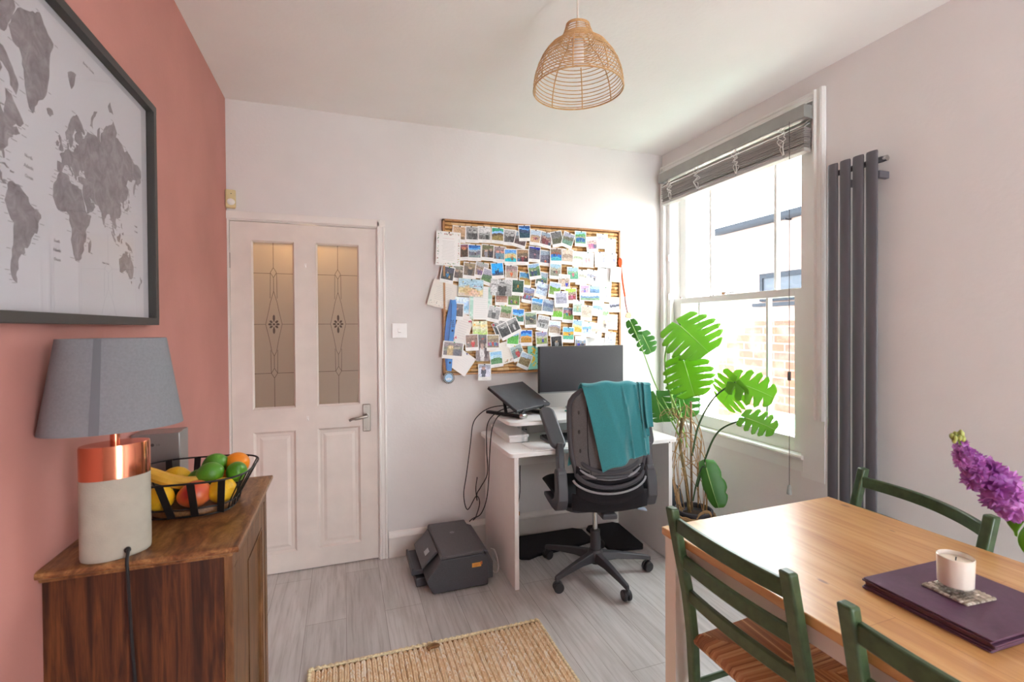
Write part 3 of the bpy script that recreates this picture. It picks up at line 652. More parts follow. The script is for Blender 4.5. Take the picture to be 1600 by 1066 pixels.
for a in (-28, -18, -9, 0, 9, 18, 28, 152, 162, 171, 180, 189, 198, 208): rg.tube([bpt(R(a), 1), bpt(R(a), .12), bpt(R(a), 0, .907), BC + (bpt(R(a), 0, .907) - BC) * .8 + Vector((0, 0, 0))] if False else [bpt(R(a), 1), bpt(R(a), .12), bpt(R(a), 0, .907)], .0018, 6)
build(rg, 'wire_ring', m_wire, bk)
def bx(dx, t, z, sg):
    a = min((abs(bpt(R(q), t).x - dx), q) for q in range(2, 179, 2))[1]; return bpt(R(sg * a), t, z)
for sg in (-1, 1):
    for dx in (-.487, -.418, -.348, -.285):
        p1, p0 = bx(dx, 1, None, sg), bx(-.395 + (dx + .395) * .82, 0, .906, sg)
        build(MB().bar(p1, p0, .017, .0022, (0, sg, .4)), 'strap', m_wire, bk, smooth=0)
build(MB().lathe([(.98, .902), (1, .906), (1, .914), (.98, .918)], (BC.x, BC.y, 0), 40, .098, .078, BR), 'wooden_base', wood('basket_wood', [(.3, '6b4a2e'), (.6, '9a7048')], (8, 20, 8)), bk)

def skin_mat(name, c1, c2, rough=.35, ns=9, bs=260, bm=.25):
    m, nt, b = new_mat(name); b.inputs['Roughness'].default_value = rough; co = coords(nt)
    n = N(nt, 'ShaderNodeTexNoise'); n.inputs['Scale'].default_value = ns; n.inputs['Detail'].default_value = 3; nt.links.new(co, n.inputs[0])
    nt.links.new(ramp(nt, n.outputs[0], [(.38, c1), (.62, c2)]), b.inputs[0])
    v = N(nt, 'ShaderNodeTexVoronoi'); v.inputs['Scale'].default_value = bs; nt.links.new(co, v.inputs[0]); bump(nt, b, v.outputs[0], bm, .002); return m
m_lemon = skin_mat('lemon_skin', 'e0ab12', 'edc02c'); m_lime = skin_mat('lime_skin', '3f7d1a', '62a02c', .3); m_orange = skin_mat('orange_skin', 'ee8410', 'f59a1e'); m_mango = skin_mat('mango_skin', 'c23a34', 'dd7a40', .35, 14, 300, .05)
m_ban = skin_mat('banana_skin', 'd9a338', 'e6b84c', .5, 12, 200, .05); m_avo = skin_mat('avocado_skin', '2f5a1c', '3f6e26', .45, 30, 160, .6); m_stalk = plain('fruit_stalk', '5a4326', .8)
def nip(axis=1, k=.18):
    def fn(p, t, a):
        e = max(0, abs(math.cos(t)) - .86) / .14; p.z *= 1 + k * e; p.x *= 1 - .35 * e * e; p.y *= 1 - .35 * e * e; return p
    return fn
def fruit(name, label, cat, c, r, rz, m, tilt=(0, 0, 0), fn=None):
    o = build(MB().ball(c, r, r, rz, Euler(tilt).to_matrix(), 24, 16, fn=fn), name, m, at=(c[0], c[1], c[2] - r), smooth=60)
    return tag(o, label, cat, 'fruit in the wire basket')
z0 = .918
def seat(c, r): return (c[0], c[1], max(c[2], z0 + r))
fruit('lemon', 'yellow lemon at the front left of the fruit basket behind a black strap', 'lemon', (-.455, 1.488, .9515), .032, .039, m_lemon, (R(90), 0, R(20)), nip())
def mang(p, t, a): p.z *= 1; p.x *= 1 + .12 * math.cos(t); p.y *= 1 + .12 * math.cos(t); return p
fruit('mango', 'red and yellow mango at the front middle of the fruit basket', 'mango', (-.378, 1.486, .9535), .034, .040, m_mango, (0, R(80), R(10)), mang)
fruit('lemon', 'large yellow lemon at the front right of the fruit basket', 'lemon', (-.316, 1.500, .953), .033, .037, m_lemon, (R(90), 0, R(-30)), nip(k=.1))
fruit('lemon', 'yellow lemon at the back of the fruit basket beyond the banana', 'lemon', (-.448, 1.588, .975), .030, .036, m_lemon, (0, R(80), R(-10)), nip())
fruit('avocado', 'dark green avocado tucked beneath the banana tip', 'avocado', (-.412, 1.545, .950), .026, .036, m_avo, (0, R(75), R(15)), mang)
fruit('lime', 'small green lime left of the glossy lime in the basket', 'lime', (-.394, 1.582, .966), .027, .031, m_lime, (0, R(60), R(30)), nip())
fruit('lime', 'large glossy lime in the middle of the fruit basket', 'lime', (-.352, 1.532, .992), .031, .034, m_lime, (0, R(70), R(0)), nip(k=.08))
fruit('lime', 'green lime topmost at the back of the fruit heap', 'lime', (-.352, 1.592, 1.004), .029, .032, m_lime, (0, R(80), R(20)), nip(k=.1))
fruit('lime', 'green lime below the orange at the right of the basket', 'lime', (-.291, 1.555, .985), .027, .031, m_lime, (R(40), R(20), 0), nip(k=.1))
fruit('orange', 'bright orange on top at the right back of the fruit basket', 'orange', (-.300, 1.610, .995), .034, .032, m_orange)
fruit('orange', 'orange mostly hidden between the limes in the basket', 'orange', (-.336, 1.600, .957), .028, .027, m_orange)
bn = thing('banana', 'single speckled yellow banana lying across the left of the fruit basket', 'banana', (-.44, 1.53, .96), 0, 'fruit in the wire basket')
path = spline([(-.512, 1.53, 1.014), (-.505, 1.528, 1.013), (-.478, 1.522, 1.004), (-.442, 1.515, .989), (-.408, 1.512, .979), (-.380, 1.514, .976), (-.372, 1.515, .976)], 6)
k = len(path); build(MB().tube(path, [.005 + .0125 * min(1, (min(i, k - 1 - i) / (k - 1)) * 5.2) for i in range(k)], 10), 'peel', m_ban, bn, smooth=25)
build(MB().tube([(-.522, 1.531, 1.016), (-.511, 1.53, 1.014)], .0045, 8), 'stalk', m_stalk, bn)

# ------------------------------------------------------------------ small fittings on the back wall
pir = thing('motion_sensor', 'yellowed plastic motion sensor in the corner above the door', 'sensor', (-.572, YB, 2.045))
m_aged = plain('aged_cream_plastic', 'dccb98', .45)
mt_ = Matrix.Translation((-.572, YB - .018, 2.094)) @ Matrix.Rotation(R(14), 4, 'Z')
build(MB().obox(mt_, .05, .034, .098), 'housing', m_aged, pir, smooth=0, bevel=.006)
build(MB().ball(mt_ @ Vector((0, -.013, -.018)), .021, .014, .019), 'lens', plain('milky_lens', 'ece9e4', .3), pir)
build(MB().ball(mt_ @ Vector((.002, -.017, .026)), .0025), 'indicator', m_black, pir)
sw = thing('light_switch', 'white single rocker light switch between the door and the pinboard', 'switch', (.32, YB, 1.328))
m_pl = plain('white_plastic', 'f0eeec', .3)
build(MB().box(.276, .364, YB - .009, YB, 1.328, 1.416), 'switch_plate', m_pl, sw, smooth=0, bevel=.003)
build(MB().add([(.312, YB - .009, 1.36), (.328, YB - .009, 1.36), (.328, YB - .009, 1.384), (.312, YB - .009, 1.384), (.312, YB - .015, 1.363), (.328, YB - .015, 1.363), (.328, YB - .0105, 1.383), (.312, YB - .0105, 1.383)], [(4, 5, 6, 7), (0, 1, 5, 4), (1, 2, 6, 5), (2, 3, 7, 6), (3, 0, 4, 7)]), 'rocker', m_pl, sw, smooth=0)
# ------------------------------------------------------------------ wooden venetian blind, raised
bl = thing('venetian_blind', 'grey wooden venetian blind gathered up at the top of the sash window', 'blind', (XR - .05, 2.36, 2.25))
m_slat = wood('grey_painted_wood', [(.35, 'a8a29e'), (.6, 'b8b2ae')], (30, 2, 30), .45, .4, 2, .05, fine=.25)
m_val = plain('grey_valance_paint', '9a9994', .45, noise=.03, ns=12)
BY0, BY1, BXF = 1.778, 2.945, XR - .082
va = MB().prism([(0, 0), (.010, 0), (.012, .004), (.014, .058), (.010, .064), (0, .064)], lambda u, v, w: (BXF + .012 - u, w, 2.413 + v), BY0, BY1)
va.box(BXF + .010, XR - .0050, BY0, BY0 + .012, 2.413, 2.477).box(BXF + .010, XR - .0050, BY1 - .012, BY1, 2.413, 2.477)
build(va, 'valance', m_val, bl, smooth=20)
build(MB().box(BXF + .02, XR - .006, BY0 + .02, BY1 - .02, 2.43, 2.472), 'headrail', m_val, bl, smooth=0)
sl = MB(); rs = random.Random(2)
zs = [2.279 + .0068 * i for i in range(14)]; tilt = [rs.uniform(-.1, .1) for _ in zs]
zs += [2.384, 2.402]; tilt += [.55, .65]
for z, t in zip(zs, tilt):
    xc = XR - .043 + rs.uniform(-.002, .002); y0 = BY0 + .012 + rs.uniform(-.002, .002)
    sec = [(-.025, -.0012), (0, .0002), (.025, -.0012), (.025, .0016), (0, .003), (-.025, .0016)]
    sl.prism([(u * math.cos(t) - v * math.sin(t), u * math.sin(t) + v * math.cos(t)) for u, v in sec], lambda u, v, w: (xc + u, w, z + v), y0, BY1 - .02)
build(sl, 'slats', m_slat, bl, smooth=0)
build(MB().box(XR - .069, XR - .017, BY0 + .01, BY1 - .018, 2.252, 2.272), 'bottom_rail', plain('pale_rail', 'b0aba7', .4), bl, smooth=0, bevel=.004)
m_cord = plain('grey_ladder_cord', 'e2dfdb', .8)
for y in (1.905, 2.225, 2.545, 2.82):
    lc = MB(); rk = random.Random(int(y * 100))
    for q in range(3):
        lc.tube(spline([(XR - .071 - .004 * q, y + (q - 1) * .006, 2.41)] + [(XR - .074 - rk.uniform(0, .012), y + rk.uniform(-.028, .028), 2.395 - .013 * i) for i in range(8)] + [(XR - .071, y + (q - 1) * .004, 2.268)], 5), .0019, 6)
    build(lc, 'ladder_cord', m_cord, bl)
    build(MB().lathe([(.006, 0), (.006, .004), (.003, .005)], m=Matrix.Translation((XR - .069, y, 2.262)) @ Matrix.Rotation(R(-90), 4, 'Y'), n=10), 'cord_button', m_val, bl)
m_pull = plain('dark_cord', '55504d', .7)
pc = build(MB().tube([(BXF - .002, 1.858, 2.42), (BXF - .002, 1.8585, 1.6), (BXF - .002, 1.858, .565)], .0016, 6), 'pull_cord', m_pull, bl)
build(MB().box(BXF - .008, BXF + .004, 1.852, 1.865, 1.11, 1.155), 'cord_joiner', m_pull, pc, bevel=.002)
build(MB().lathe([(.0125, .530), (.013, .534), (.008, .572), (.005, .576)], (BXF - .002, 1.858, 0), 14), 'tassel', m_val, pc)

# ------------------------------------------------------------------ vertical radiator
rd = thing('vertical_radiator', 'tall anthracite vertical radiator of four oval tubes beside the window', 'radiator', (XR - .06, 1.546, .30))
m_anth = plain('anthracite_enamel', '59585e', .38)
for i in range(4):
    yc = 1.634 - i * .0585
    build(MB().lathe([(.93, .305), (1, .312), (1, 2.128), (.93, 2.135)], (XR - .075, yc, 0), 24, .0085, .0245), 'oval_tube', m_anth, rd, smooth=30)
for z in (2.095, .36):
    build(MB().tube([(XR - .052, 1.425, z), (XR - .052, 1.655, z)], .013, 14), 'manifold', m_anth, rd)
    build(MB().lathe([(.012, 0), (.0125, .004), (.0125, .016), (.009, .018)], m=Matrix.Translation((XR - .052, 1.427, z)) @ Matrix.Rotation(R(90), 4, 'X'), n=14), 'end_cap', m_chrome, rd)
    for y in (1.446, 1.58): build(MB().box(XR - .06, XR - .0006, y - .010, y + .010, z - .075, z - .045), 'wall_bracket', m_anth, rd, smooth=0, bevel=.002)
for y in (1.43, 1.655):
    vl = build(MB().tube([(XR - .052, y, .36), (XR - .052, y, .28)], .010, 12), 'valve', m_chrome, rd)
    build(MB().tube([(XR - .052, y, .28), (XR - .052, y, 0)], .0075, 10), 'pipe_tail', m_chrome, vl)

# ------------------------------------------------------------------ rattan pendant
PX_, PY_ = .793, 1.55
pd = thing('pendant_light', 'woven rattan dome pendant hanging from the ceiling', 'lamp', (PX_, PY_, ZC))
m_rat = wood('rattan_cane', [(.3, 'bd9260'), (.55, 'd9b07c'), (.75, 'e6c698')], (20, 20, 60), .55, .5, 3, .1, fine=.3)
prof = [(.176, 2.228), (.176, 2.242), (.174, 2.260), (.171, 2.278), (.166, 2.298), (.159, 2.318), (.150, 2.338), (.139, 2.357), (.127, 2.373), (.114, 2.387), (.100, 2.399), (.086, 2.408), (.075, 2.415), (.068, 2.423), (.063, 2.434), (.058, 2.446), (.053, 2.458), (.048, 2.470), (.045, 2.478)]
prof = [(r * .895, 2.353 + (z - 2.353) * .895 - .010) for r, z in prof]
def pr_at(t):
    k = t * (len(prof) - 1); i = min(int(k), len(prof) - 2); f_ = k - i
    return (prof[i][0] + (prof[i + 1][0] - prof[i][0]) * f_, prof[i][1] + (prof[i + 1][1] - prof[i][1]) * f_)
rings = MB(); rq = random.Random(7); ts = []; t = 0
while t < 1: ts.append(t); t += .040 if t < .45 else .026 if t < .78 else .046
ts += [1.0]
for i, t in enumerate(ts):
    r, z = pr_at(t); dz = rq.uniform(-.0015, .0015)
    rings.tube([(PX_ + r * math.cos(R(a)), PY_ + r * math.sin(R(a)), z + dz + .0012 * math.sin(R(a * 2 + i * 40))) for a in range(0, 360, 8)], .0017 if 0 < i < len(ts) - 1 else .0030, 5, closed=True)
build(rings, 'woven_rings', m_rat, pd)
ribs = MB()
for k in range(8):
    an = R(45 * k + 12); ribs.tube([(PX_ + (r - .0025) * math.cos(an), PY_ + (r - .0025) * math.sin(an), z) for r, z in prof] + [(PX_ + .041 * math.cos(an), PY_ + .041 * math.sin(an), 2.452)], .0022, 6)
build(ribs, 'ribs', m_rat, pd)
hub = MB().tube([(PX_ + .022 * math.cos(R(a)), PY_ + .022 * math.sin(R(a)), 2.405) for a in range(0, 360, 15)], .0025, 5, closed=True)
for k in range(3): an = R(120 * k + 12); hub.tube([(PX_ + .022 * math.cos(an), PY_ + .022 * math.sin(an), 2.405), (PX_ + .054 * math.cos(an), PY_ + .054 * math.sin(an), 2.410)], .002, 5)
build(hub, 'fitting_ring', m_rat, pd)
build(MB().lathe([(.012, 2.432), (.019, 2.425), (.020, 2.38), (.021, 2.375), (.021, 2.318), (.018, 2.316)], (PX_, PY_, 0), 20), 'lamp_holder', m_pl, pd)
build(MB().tube([(PX_, PY_, 2.62), (PX_, PY_, 2.43)], .0035, 8), 'flex', plain('cream_flex', 'd8cfc4', .5), pd)
build(MB().lathe([(.045, 2.641), (.045, 2.632), (.03, 2.618), (.008, 2.612)], (PX_, PY_, 0), 24), 'ceiling_rose', m_pl, pd)
# ------------------------------------------------------------------ wine-cork pinboard
BX0, BX1, BZ0, BZ1 = .585, 1.843, 1.092, 2.062
board = thing('cork_pinboard', 'large pinboard made of wine corks in a thin wooden frame on the back wall', 'pinboard', (1.214, YB, BZ0))
build(MB().box(BX0 + .008, BX1 - .008, YB - .012, YB - .001, BZ0 + .008, BZ1 - .008), 'backing_board', wood('board_backing', [(.3, '6d4a2c'), (.7, '8a6440')], (3, 3, 3)), board, smooth=0)
bf = MB()
for a, b, c, d in ((BX0, BX1, BZ0, BZ0 + .012), (BX0, BX1, BZ1 - .012, BZ1), (BX0, BX0 + .012, BZ0, BZ1), (BX1 - .012, BX1, BZ0, BZ1)): bf.box(a, b, YB - .038, YB - .001, c, d)
build(bf, 'frame', wood('pine_edge', [(.3, 'a06c3c'), (.7, 'c9945e')], (6, 6, 6)), board, smooth=0)
ck = MB(); rc = random.Random(11); z = BZ0 + .013; row = 0
while z + .0235 < BZ1 - .008:
    x = BX0 + .013 - rc.uniform(0, .02)
    while x < BX1 - .014:
        L = rc.uniform(.039, .047); xa, xb = max(x, BX0 + .0125), min(x + L - .001, BX1 - .0125)
        if xb - xa > .006:
            r = .0113 + rc.uniform(-.0006, .0003); cols = rc.choice(['d9b078', 'e2bc86', 'cfa36a', 'e8c795', 'd6ab72', 'c6975c', 'e4c08c'])
            zc = z + .0115 + rc.uniform(-.0006, .0006); vs = []
            for xx, k in ((xa, .9), (xa + .0015, 1), (xb - .0015, 1), (xb, .9)):
                for a in (0, 36, 72, 108, 144, 180): vs.append((xx, YB - .013 - r * k * math.sin(R(a)) * 1.25, zc + r * k * math.cos(R(a))))
            ck.add(vs, [(i * 6 + j, i * 6 + j + 1, i * 6 + j + 7, i * 6 + j + 6) for i in range(3) for j in range(5)] + [(0, 1, 2, 3, 4, 5), (23, 22, 21, 20, 19, 18)], cols)
        x += L
    z += .0236; row += 1
def cork_mat():
    m = colour_attr('wine_cork', .85, .2); nt = m.node_tree; b = nt.nodes['Principled BSDF']
    n = N(nt, 'ShaderNodeTexNoise'); n.inputs['Scale'].default_value = 220; nt.links.new(coords(nt), n.inputs[0]); bump(nt, b, n.outputs[0], .4, .002); return m
tag(build(ck, 'corks', cork_mat(), board, smooth=40), kind='stuff')

INSTANT = [  # the glare-painted prints have window glare mixed into their colours
 (0.687, 1.972, 3, '222', 'ca8:.55,b97:.8,876:1|.6,.98,.3,543;.75,.98,.25,654', 'beige interior shot with dim figures, first in the top row'),
 (0.72, 1.862, -5, '', '856:.3,643:1|.5,1.1,1.0,432,d86', 'laughing face in dark clothes, half behind the floral letter'),
 (0.771, 1.974, 0, '222', 'aaa:.4,888:1|.32,1.1,.9,555,bbb;.7,1.1,.9,444,ccc', 'black and white close-up of two faces, second in the top row'),
 (0.85, 1.978, 0, '222', 'ddd:.45,aaa:.6,888:1|.2,1.05,.55,666,bbb;.45,1.05,.5,777,ccc;.75,1.05,.6,333,bbb', 'black and white group under a pale sky, third in the top row'),
 (1.021, 1.97, 2, '', 'bbb:.3,888:1|.3,1.1,.85,555,bbb;.72,1.1,.9,444,ccc', 'grey close portrait of a couple beside the brown valley photo'),
 (0.939, 1.977, 2, '226', '4a8fdc:.25,9cf:.42,654:.6,985:1|.7,.95,.2,db6', 'bright blue sky over a brown valley field in the top row'),
 (1.095, 1.957, 14, '', '9ab:.3,777:.6,655:1|', 'tilted grey road tucked behind the deep blue sea photo'),
 (1.124, 2.003, -4, '226', '259:.2,6ae:.3,457:.55,356:1|.5,.62,.06,fa6', 'deep blue sea and beach strip, overlapping its tilted neighbour in the top row'),
 (1.202, 1.977, 4, '622', 'bcd:.4,a98:.55,ca8:1|.35,.8,.3,a46;.5,.8,.32,735;.65,.8,.3,546', 'small group in dark pink on sand beneath a pale sky'),
 (1.273, 1.966, 11, '622', '9ab:.3,877:1|.3,1.05,.8,733,ca9;.65,1.1,.75,845,b98;.85,1.1,.5,456,ca9', 'tilted selfie of a group in red tops, top row'),
 (1.353, 1.976, -12, '222', '777:.5,665:1|', 'grey rocky hillside leaning left against its neighbour in the top row'),
 (1.432, 1.972, 18, '222', 'aab:.3,776:.6,798:1|', 'hazy green-grey slope leaning right in the top row'),
 (1.526, 1.986, 1, '282', '9cd:.2,6a6:.35,7a8:1|.15,.85,.45,25a;.32,.85,.48,26b;.5,.85,.5,249;.68,.85,.48,36b;.85,.85,.45,25a', 'team in blue shirts lined up on grass, top row'),
 (1.612, 1.953, -4, '', 'eee:.25,dbb:1|.3,1.05,.7,c68,ecb;.6,1.05,.75,a59,ecb;.8,1.05,.6,557,dba', 'pale selfie in pink and purple, right of the blue team photo'),
 (1.764, 1.951, 2, '244', 'fff:.5,eee:.8,dde:1|', 'nearly white washed-out print at the right end of the top row'),
 (1.69, 1.977, 1, '226', 'ddf:.2,bbd:.45,eee:1|.2,.6,.3,a9c;.8,.6,.3,a9c', 'pale lilac arch, second from the right in the top row'),
 (0.786, 1.861, 0, '262', '26b:.2,5ae:.35,abc:.5,778:.8,899:1|.55,.8,.25,222', 'lone dark figure on a pier under deep blue sky, second row'),
 (0.872, 1.865, 3, '222', '775:.4,654:1|.35,1.05,.75,aab,ecb;.75,1.05,.85,334,ca9', 'couple in dark clothes indoors, second row'),
 (0.951, 1.857, 3, '226', '988:.4,766:1|.3,1.05,.8,69b,fa9;.72,1.05,.8,7ab,fa9', 'two pink-faced people in blue tops, second row'),
 (1.024, 1.843, 0, '', '6ae:.25,8bd:.35,dc9:.7,2bc:1|.65,.9,.5,a64,e95', 'swimmer on a beach with teal water, second row'),
 (1.107, 1.846, 0, '', 'a86:.3,765:.6,544:1|.15,1.0,.4,58c,dba;.5,1.0,.55,a45,ecb;.8,1.0,.5,433,fb9', 'group under a brown cave roof, second row'),
 (1.266, 1.847, 5, '', '9ab:.35,778:.7,667:1|.6,1.0,.3,e53', 'grey lake with an orange boat, second row'),
 (1.189, 1.867, 3, '462', '23a:.15,556:.5,667:1|.55,1.0,.5,545,c89', 'person on grey rocks beneath a dark blue strip, second row'),
 (1.345, 1.862, -2, '622', '876:.3,965:.45,37c:.7,5bc:1|.3,.6,.3,345;.6,.6,.3,a55', 'people round a turquoise table, second row'),
 (1.428, 1.86, 3, 'aa2', 'dcb:.4,a98:.7,cba:1|', 'leaning beige building front, second row with a yellow pin'),
 (1.508, 1.848, 3, '', 'fed:.4,bca:.6,eed:1|', 'washed-out pale green and beige scene, right of the beige building'),
 (1.581, 1.846, 2, '286', 'fff:.5,eee:1|.3,.85,.35,d89;.6,.85,.4,c99', 'overexposed print with faint pink people and a teal pin, second row'),
 (1.674, 1.851, -2, '225', 'fff:.5,eef:1|.85,.8,.6,99b', 'overexposed print with a mauve figure at its right edge, second row'),
 (1.759, 1.846, 3, '226', 'fff:.4,dde:1|.8,.7,.4,66b;.7,.3,.2,445', 'overexposed print with a blue patch at its right, end of the second row'),
 (0.682, 1.728, 8, '', '887:.3,665:1|.35,1.1,.85,544,ca9;.7,1.1,.9,654,cba', 'two smiling faces in brown light below the floral letter'),
 (0.611, 1.717, 10, '282', '445:.4,333:1|.5,.8,.45,28c;.7,.9,.3,da6', 'dark stage with a bright blue dancer, green pin, over the board edge'),
 (0.754, 1.747, 5, '244', '986:.3,765:1|.55,1.1,.9,333,db9', 'dark-haired person selfie, third row'),
 (0.83, 1.75, 8, '272', 'aaa:.3,987:1|.3,1.0,.6,547,ca9;.55,1.0,.55,759,ca9;.75,1.0,.6,648,db9', 'group in purple tops with a green pin, third row'),
 (0.871, 1.709, 18, '', 'aab:.45,575:.75,685:1|', 'tilted green field beneath a grey sky'),
 (0.935, 1.752, -5, '225', '1af:.75,26a:.85,456:1|.35,.85,.35,124;.55,.85,.4,124', 'two silhouettes against vivid blue sky'),
 (1.029, 1.738, 3, '224', '988:.3,b99:.45,ba9:1|.5,.9,.5,d52', 'person in an orange dress on a pinkish square'),
 (1.126, 1.697, 5, 'cc2', '59c:.35,7ab:.45,a84:.7,ba6:1|', 'ochre mountain ridge with a yellow pin'),
 (1.243, 1.703, 8, '', 'abc:.35,7a9:.5,676:1|.55,.85,.3,24a', 'person in blue on a grassy hill, behind the couple selfie'),
 (1.188, 1.755, -9, '', '9bd:.25,796:.5,575:1|.3,1.0,.6,447,cba;.6,1.0,.65,357,cba', 'selfie of two people in front of green hills'),
 (1.338, 1.76, 3, '', 'acd:.3,bba:.5,998:1|.4,.8,.3,334;.6,.8,.35,a55', 'pale hilltop with a small group, third row'),
 (1.535, 1.727, 2, '222', 'ddd:.4,bba:.6,eee:1|.3,.8,.2,a77', 'faded landscape right of the green field photo'),
 (1.467, 1.742, -3, 'cc2', 'ace:.3,9b9:.45,6a8:1|.5,.8,.4,d57', 'person in red on a green field, yellow pin'),
 (1.615, 1.729, 8, '224', 'ddd:.4,aab:.6,ccc:1|.8,.9,.4,334;.4,.7,.3,778', 'tilted faded print with a dark shape at lower right'),
 (1.795, 1.752, 4, '', 'eef:.4,bcd:.6,ddd:1|', 'faded blue-grey print beside the orange strap'),
 (1.4, 1.689, 3, '', 'ddd:.3,ba9:1|.4,1.0,.7,dcb,db9;.75,1.0,.5,23c', 'person beside a royal blue garment'),
 (0.963, 1.581, 2, '', 'ba8:.4,a76:.75,b98:1|', 'brown scene peeping out beneath the wedding print'),
 (1.046, 1.564, 3, '', '785:.4,684:1|.3,.9,.4,75a;.6,.9,.35,db6;.75,.9,.3,a45', 'people in a green garden below the wreath photo'),
 (1.147, 1.598, 10, '424', '9ac:.2,88a:.4,a98:.55,767:1|.2,.9,.4,c56;.4,.9,.42,59c;.6,.9,.4,a7b;.8,.9,.42,49c', 'tilted row of women beside a lake'),
 (1.072, 1.646, 3, '622', '465:.3,354:1|.5,.65,.3,e93,fb3;.35,.8,.2,7a5', 'green wreath with an orange flower'),
 (1.243, 1.632, 15, '22a', 'def:.35,9ac:.55,cde:1|.4,.6,.15,456', 'tilted snow scene in pale blue'),
 (1.33, 1.634, 9, '', 'bce:.35,7a4:.6,8a6:1|', 'bright green hill beneath pale blue sky'),
 (1.449, 1.599, -2, 'cc2', 'bd6:.3,a98:.5,966:1|.3,.9,.4,a46,ecb;.6,.9,.45,c69,ecb;.8,.9,.4,a33', 'group in pink with a lime green top edge'),
 (1.21, 1.528, 3, '622', '5ae:.25,ace:.4,789:.55,998:1|.4,.85,.15,333', 'stone seafront under a clear blue sky'),
 (1.355, 1.487, 3, '622', '998:.3,cba:.5,7b4:1|.3,.6,.25,a77;.6,.6,.25,ecc', 'crowd beside a vivid green lawn'),
 (1.285, 1.523, 8, 'c33', 'bcd:.3,78a:.6,89a:1|', 'tilted grey-blue city towers with a red pin'),
 (1.436, 1.469, 5, '622', '789:.2,a78:.5,7a5:1|.35,.7,.4,26a;.6,.7,.4,d34', 'group in red and blue on bright grass'),
 (1.504, 1.518, 3, '622', 'dde:.3,bcb:.6,9ba:1|.4,.9,.45,cb8', 'person in a pale meadow with a red pin'),
 (1.565, 1.482, 5, '226', 'ecb:.4,cba:.7,dcb:1|', 'peach coloured canyon'),
 (1.708, 1.497, 3, '', 'eee:.4,ccd:.6,9c8:1|.4,.6,.3,778', 'faded print with a green lower edge, right of the blue snow scene'),
 (1.649, 1.513, 8, '', 'cde:.4,9bd:.65,cde:1|.6,.7,.2,446', 'tilted pale blue snowy ridge'),
 (1.708, 1.61, 2, '2a2', 'eed:.4,cdb:.6,dde:1|.6,.9,.3,88a', 'faded print with greenish blotches near the right edge'),
 (1.794, 1.541, 0, '', 'eef:.5,99a:.6,445:.8,ddd:1|', 'dark skyline on white at the right edge of the board'),
 (0.668, 1.49, 4, '', '655:.3,544:1|.45,1.1,.9,433,c87', 'close face half hidden by the blue ribbon'),
 (0.987, 1.48, 8, 'cc2', '9b8:.3,685:.55,a98:1|.7,.8,.2,543', 'tree-lined road with a yellow pin'),
 (0.909, 1.475, 12, '282', 'ccc:.3,999:1|.5,1.05,.8,444,ddd', 'tilted black and white portrait with a green pin'),
 (1.074, 1.457, 3, 'cc2', '38d:.3,8cf:.5,da7:.55,476:1|', 'blue sky above a dark green coast'),
 (1.162, 1.436, -1, '', '9a8:.25,566:.6,887:1|.5,.9,.5,333;.65,.9,.45,444', 'dim trees with two dark figures'),
 (1.248, 1.412, 12, '', 'ccc:.3,888:.6,bbb:1|.3,.9,.4,444,ddd;.55,.95,.45,555,ccc', 'tilted black and white couple on a hill'),
 (1.336, 1.379, 5, '', 'dee:.35,aab:.5,a98:.75,ba9:1|', 'wide grey-brown valley under a white sky'),
 (1.497, 1.384, 5, '248', 'ace:.4,dda:.6,db5:1|', 'yellow sand beneath a pale sky'),
 (1.7, 1.4, 3, '', 'fed:.5,eed:1|.6,.8,.6,a98;.75,.85,.5,544', 'faded print with a brown door shape'),
 (1.772, 1.42, 3, '', 'efe:.4,cda:.6,edc:1|', 'pale green sketch-like print at the right edge'),
 (1.568, 1.371, 5, '2a6', 'def:.35,8be:.6,cdf:1|.5,.8,.3,36a', 'light blue cluster on white with a green pin'),
 (1.637, 1.361, 8, '', 'eee:.4,dcb:.7,eee:1|.5,.9,.2,653', 'small faded print right of the light blue cluster'),
 (1.425, 1.336, 3, '222', '7bd:.35,da4:.65,6b9:1|.6,.7,.3,25a', 'orange cliff beside teal water'),
 (1.039, 1.311, 4, '', '9bd:.3,5a4:.7,6b5:1|', 'green meadow peeping below the two-frame strip'),
 (1.132, 1.318, 0, '226', '26c:.25,5ae:.45,da6:.6,b83:1|', 'orange mesa under saturated blue sky'),
 (1.238, 1.308, -3, 'c33', '99b:.3,bba:.5,9a6:1|.6,.9,.45,33b', 'person in purple-blue on dry grass with a red pin'),
 (1.338, 1.279, -4, '', '444:.4,333:1|.5,1.0,.7,aaa', 'dark monochrome cone shape just above the monitor'),
 (1.515, 1.274, 2, '', 'eee:.3,9ab:.6,877:1|.3,.9,.5,33b;.7,.9,.5,345', 'blue figures just above the right half of the monitor'),
 (1.757, 1.299, 6, 'c77', 'eee:.5,bbc:1|.3,.6,.2,99a;.6,.8,.3,99a', 'fine grey line drawing at the lower right corner'),
 (0.762, 1.295, -2, '', '976:.3,865:1|.2,1.0,.5,777,dba;.6,1.0,.6,d22,eba', 'person in a bright red top among dim figures'),
 (0.901, 1.291, 0, '', 'a97:.3,876:1|.15,.9,.45,b59;.32,.9,.45,58b;.5,.9,.48,d33;.68,.9,.45,37a;.85,.9,.42,648', 'row of people in colourful dresses'),
 (0.922, 1.186, -6, '', '9ce:.3,bde:.55,585:.75,696:1|', 'green plain below blue sky, leaning left at the bottom of the board'),
 (1.069, 1.223, -20, 'cc2', 'abb:.3,788:1|.5,1.05,.8,c33,db9', 'red-coated selfie leaning left'),
 (1.119, 1.169, 24, '', 'bcd:.35,986:.6,875:1|', 'brown moor leaning right at the bottom of the board'),
 (0.843, 1.105, 1, '222', 'aab:.3,dde:1|.4,1.05,.95,334,b87', 'person in a dark patterned dress hanging below the board'),
]
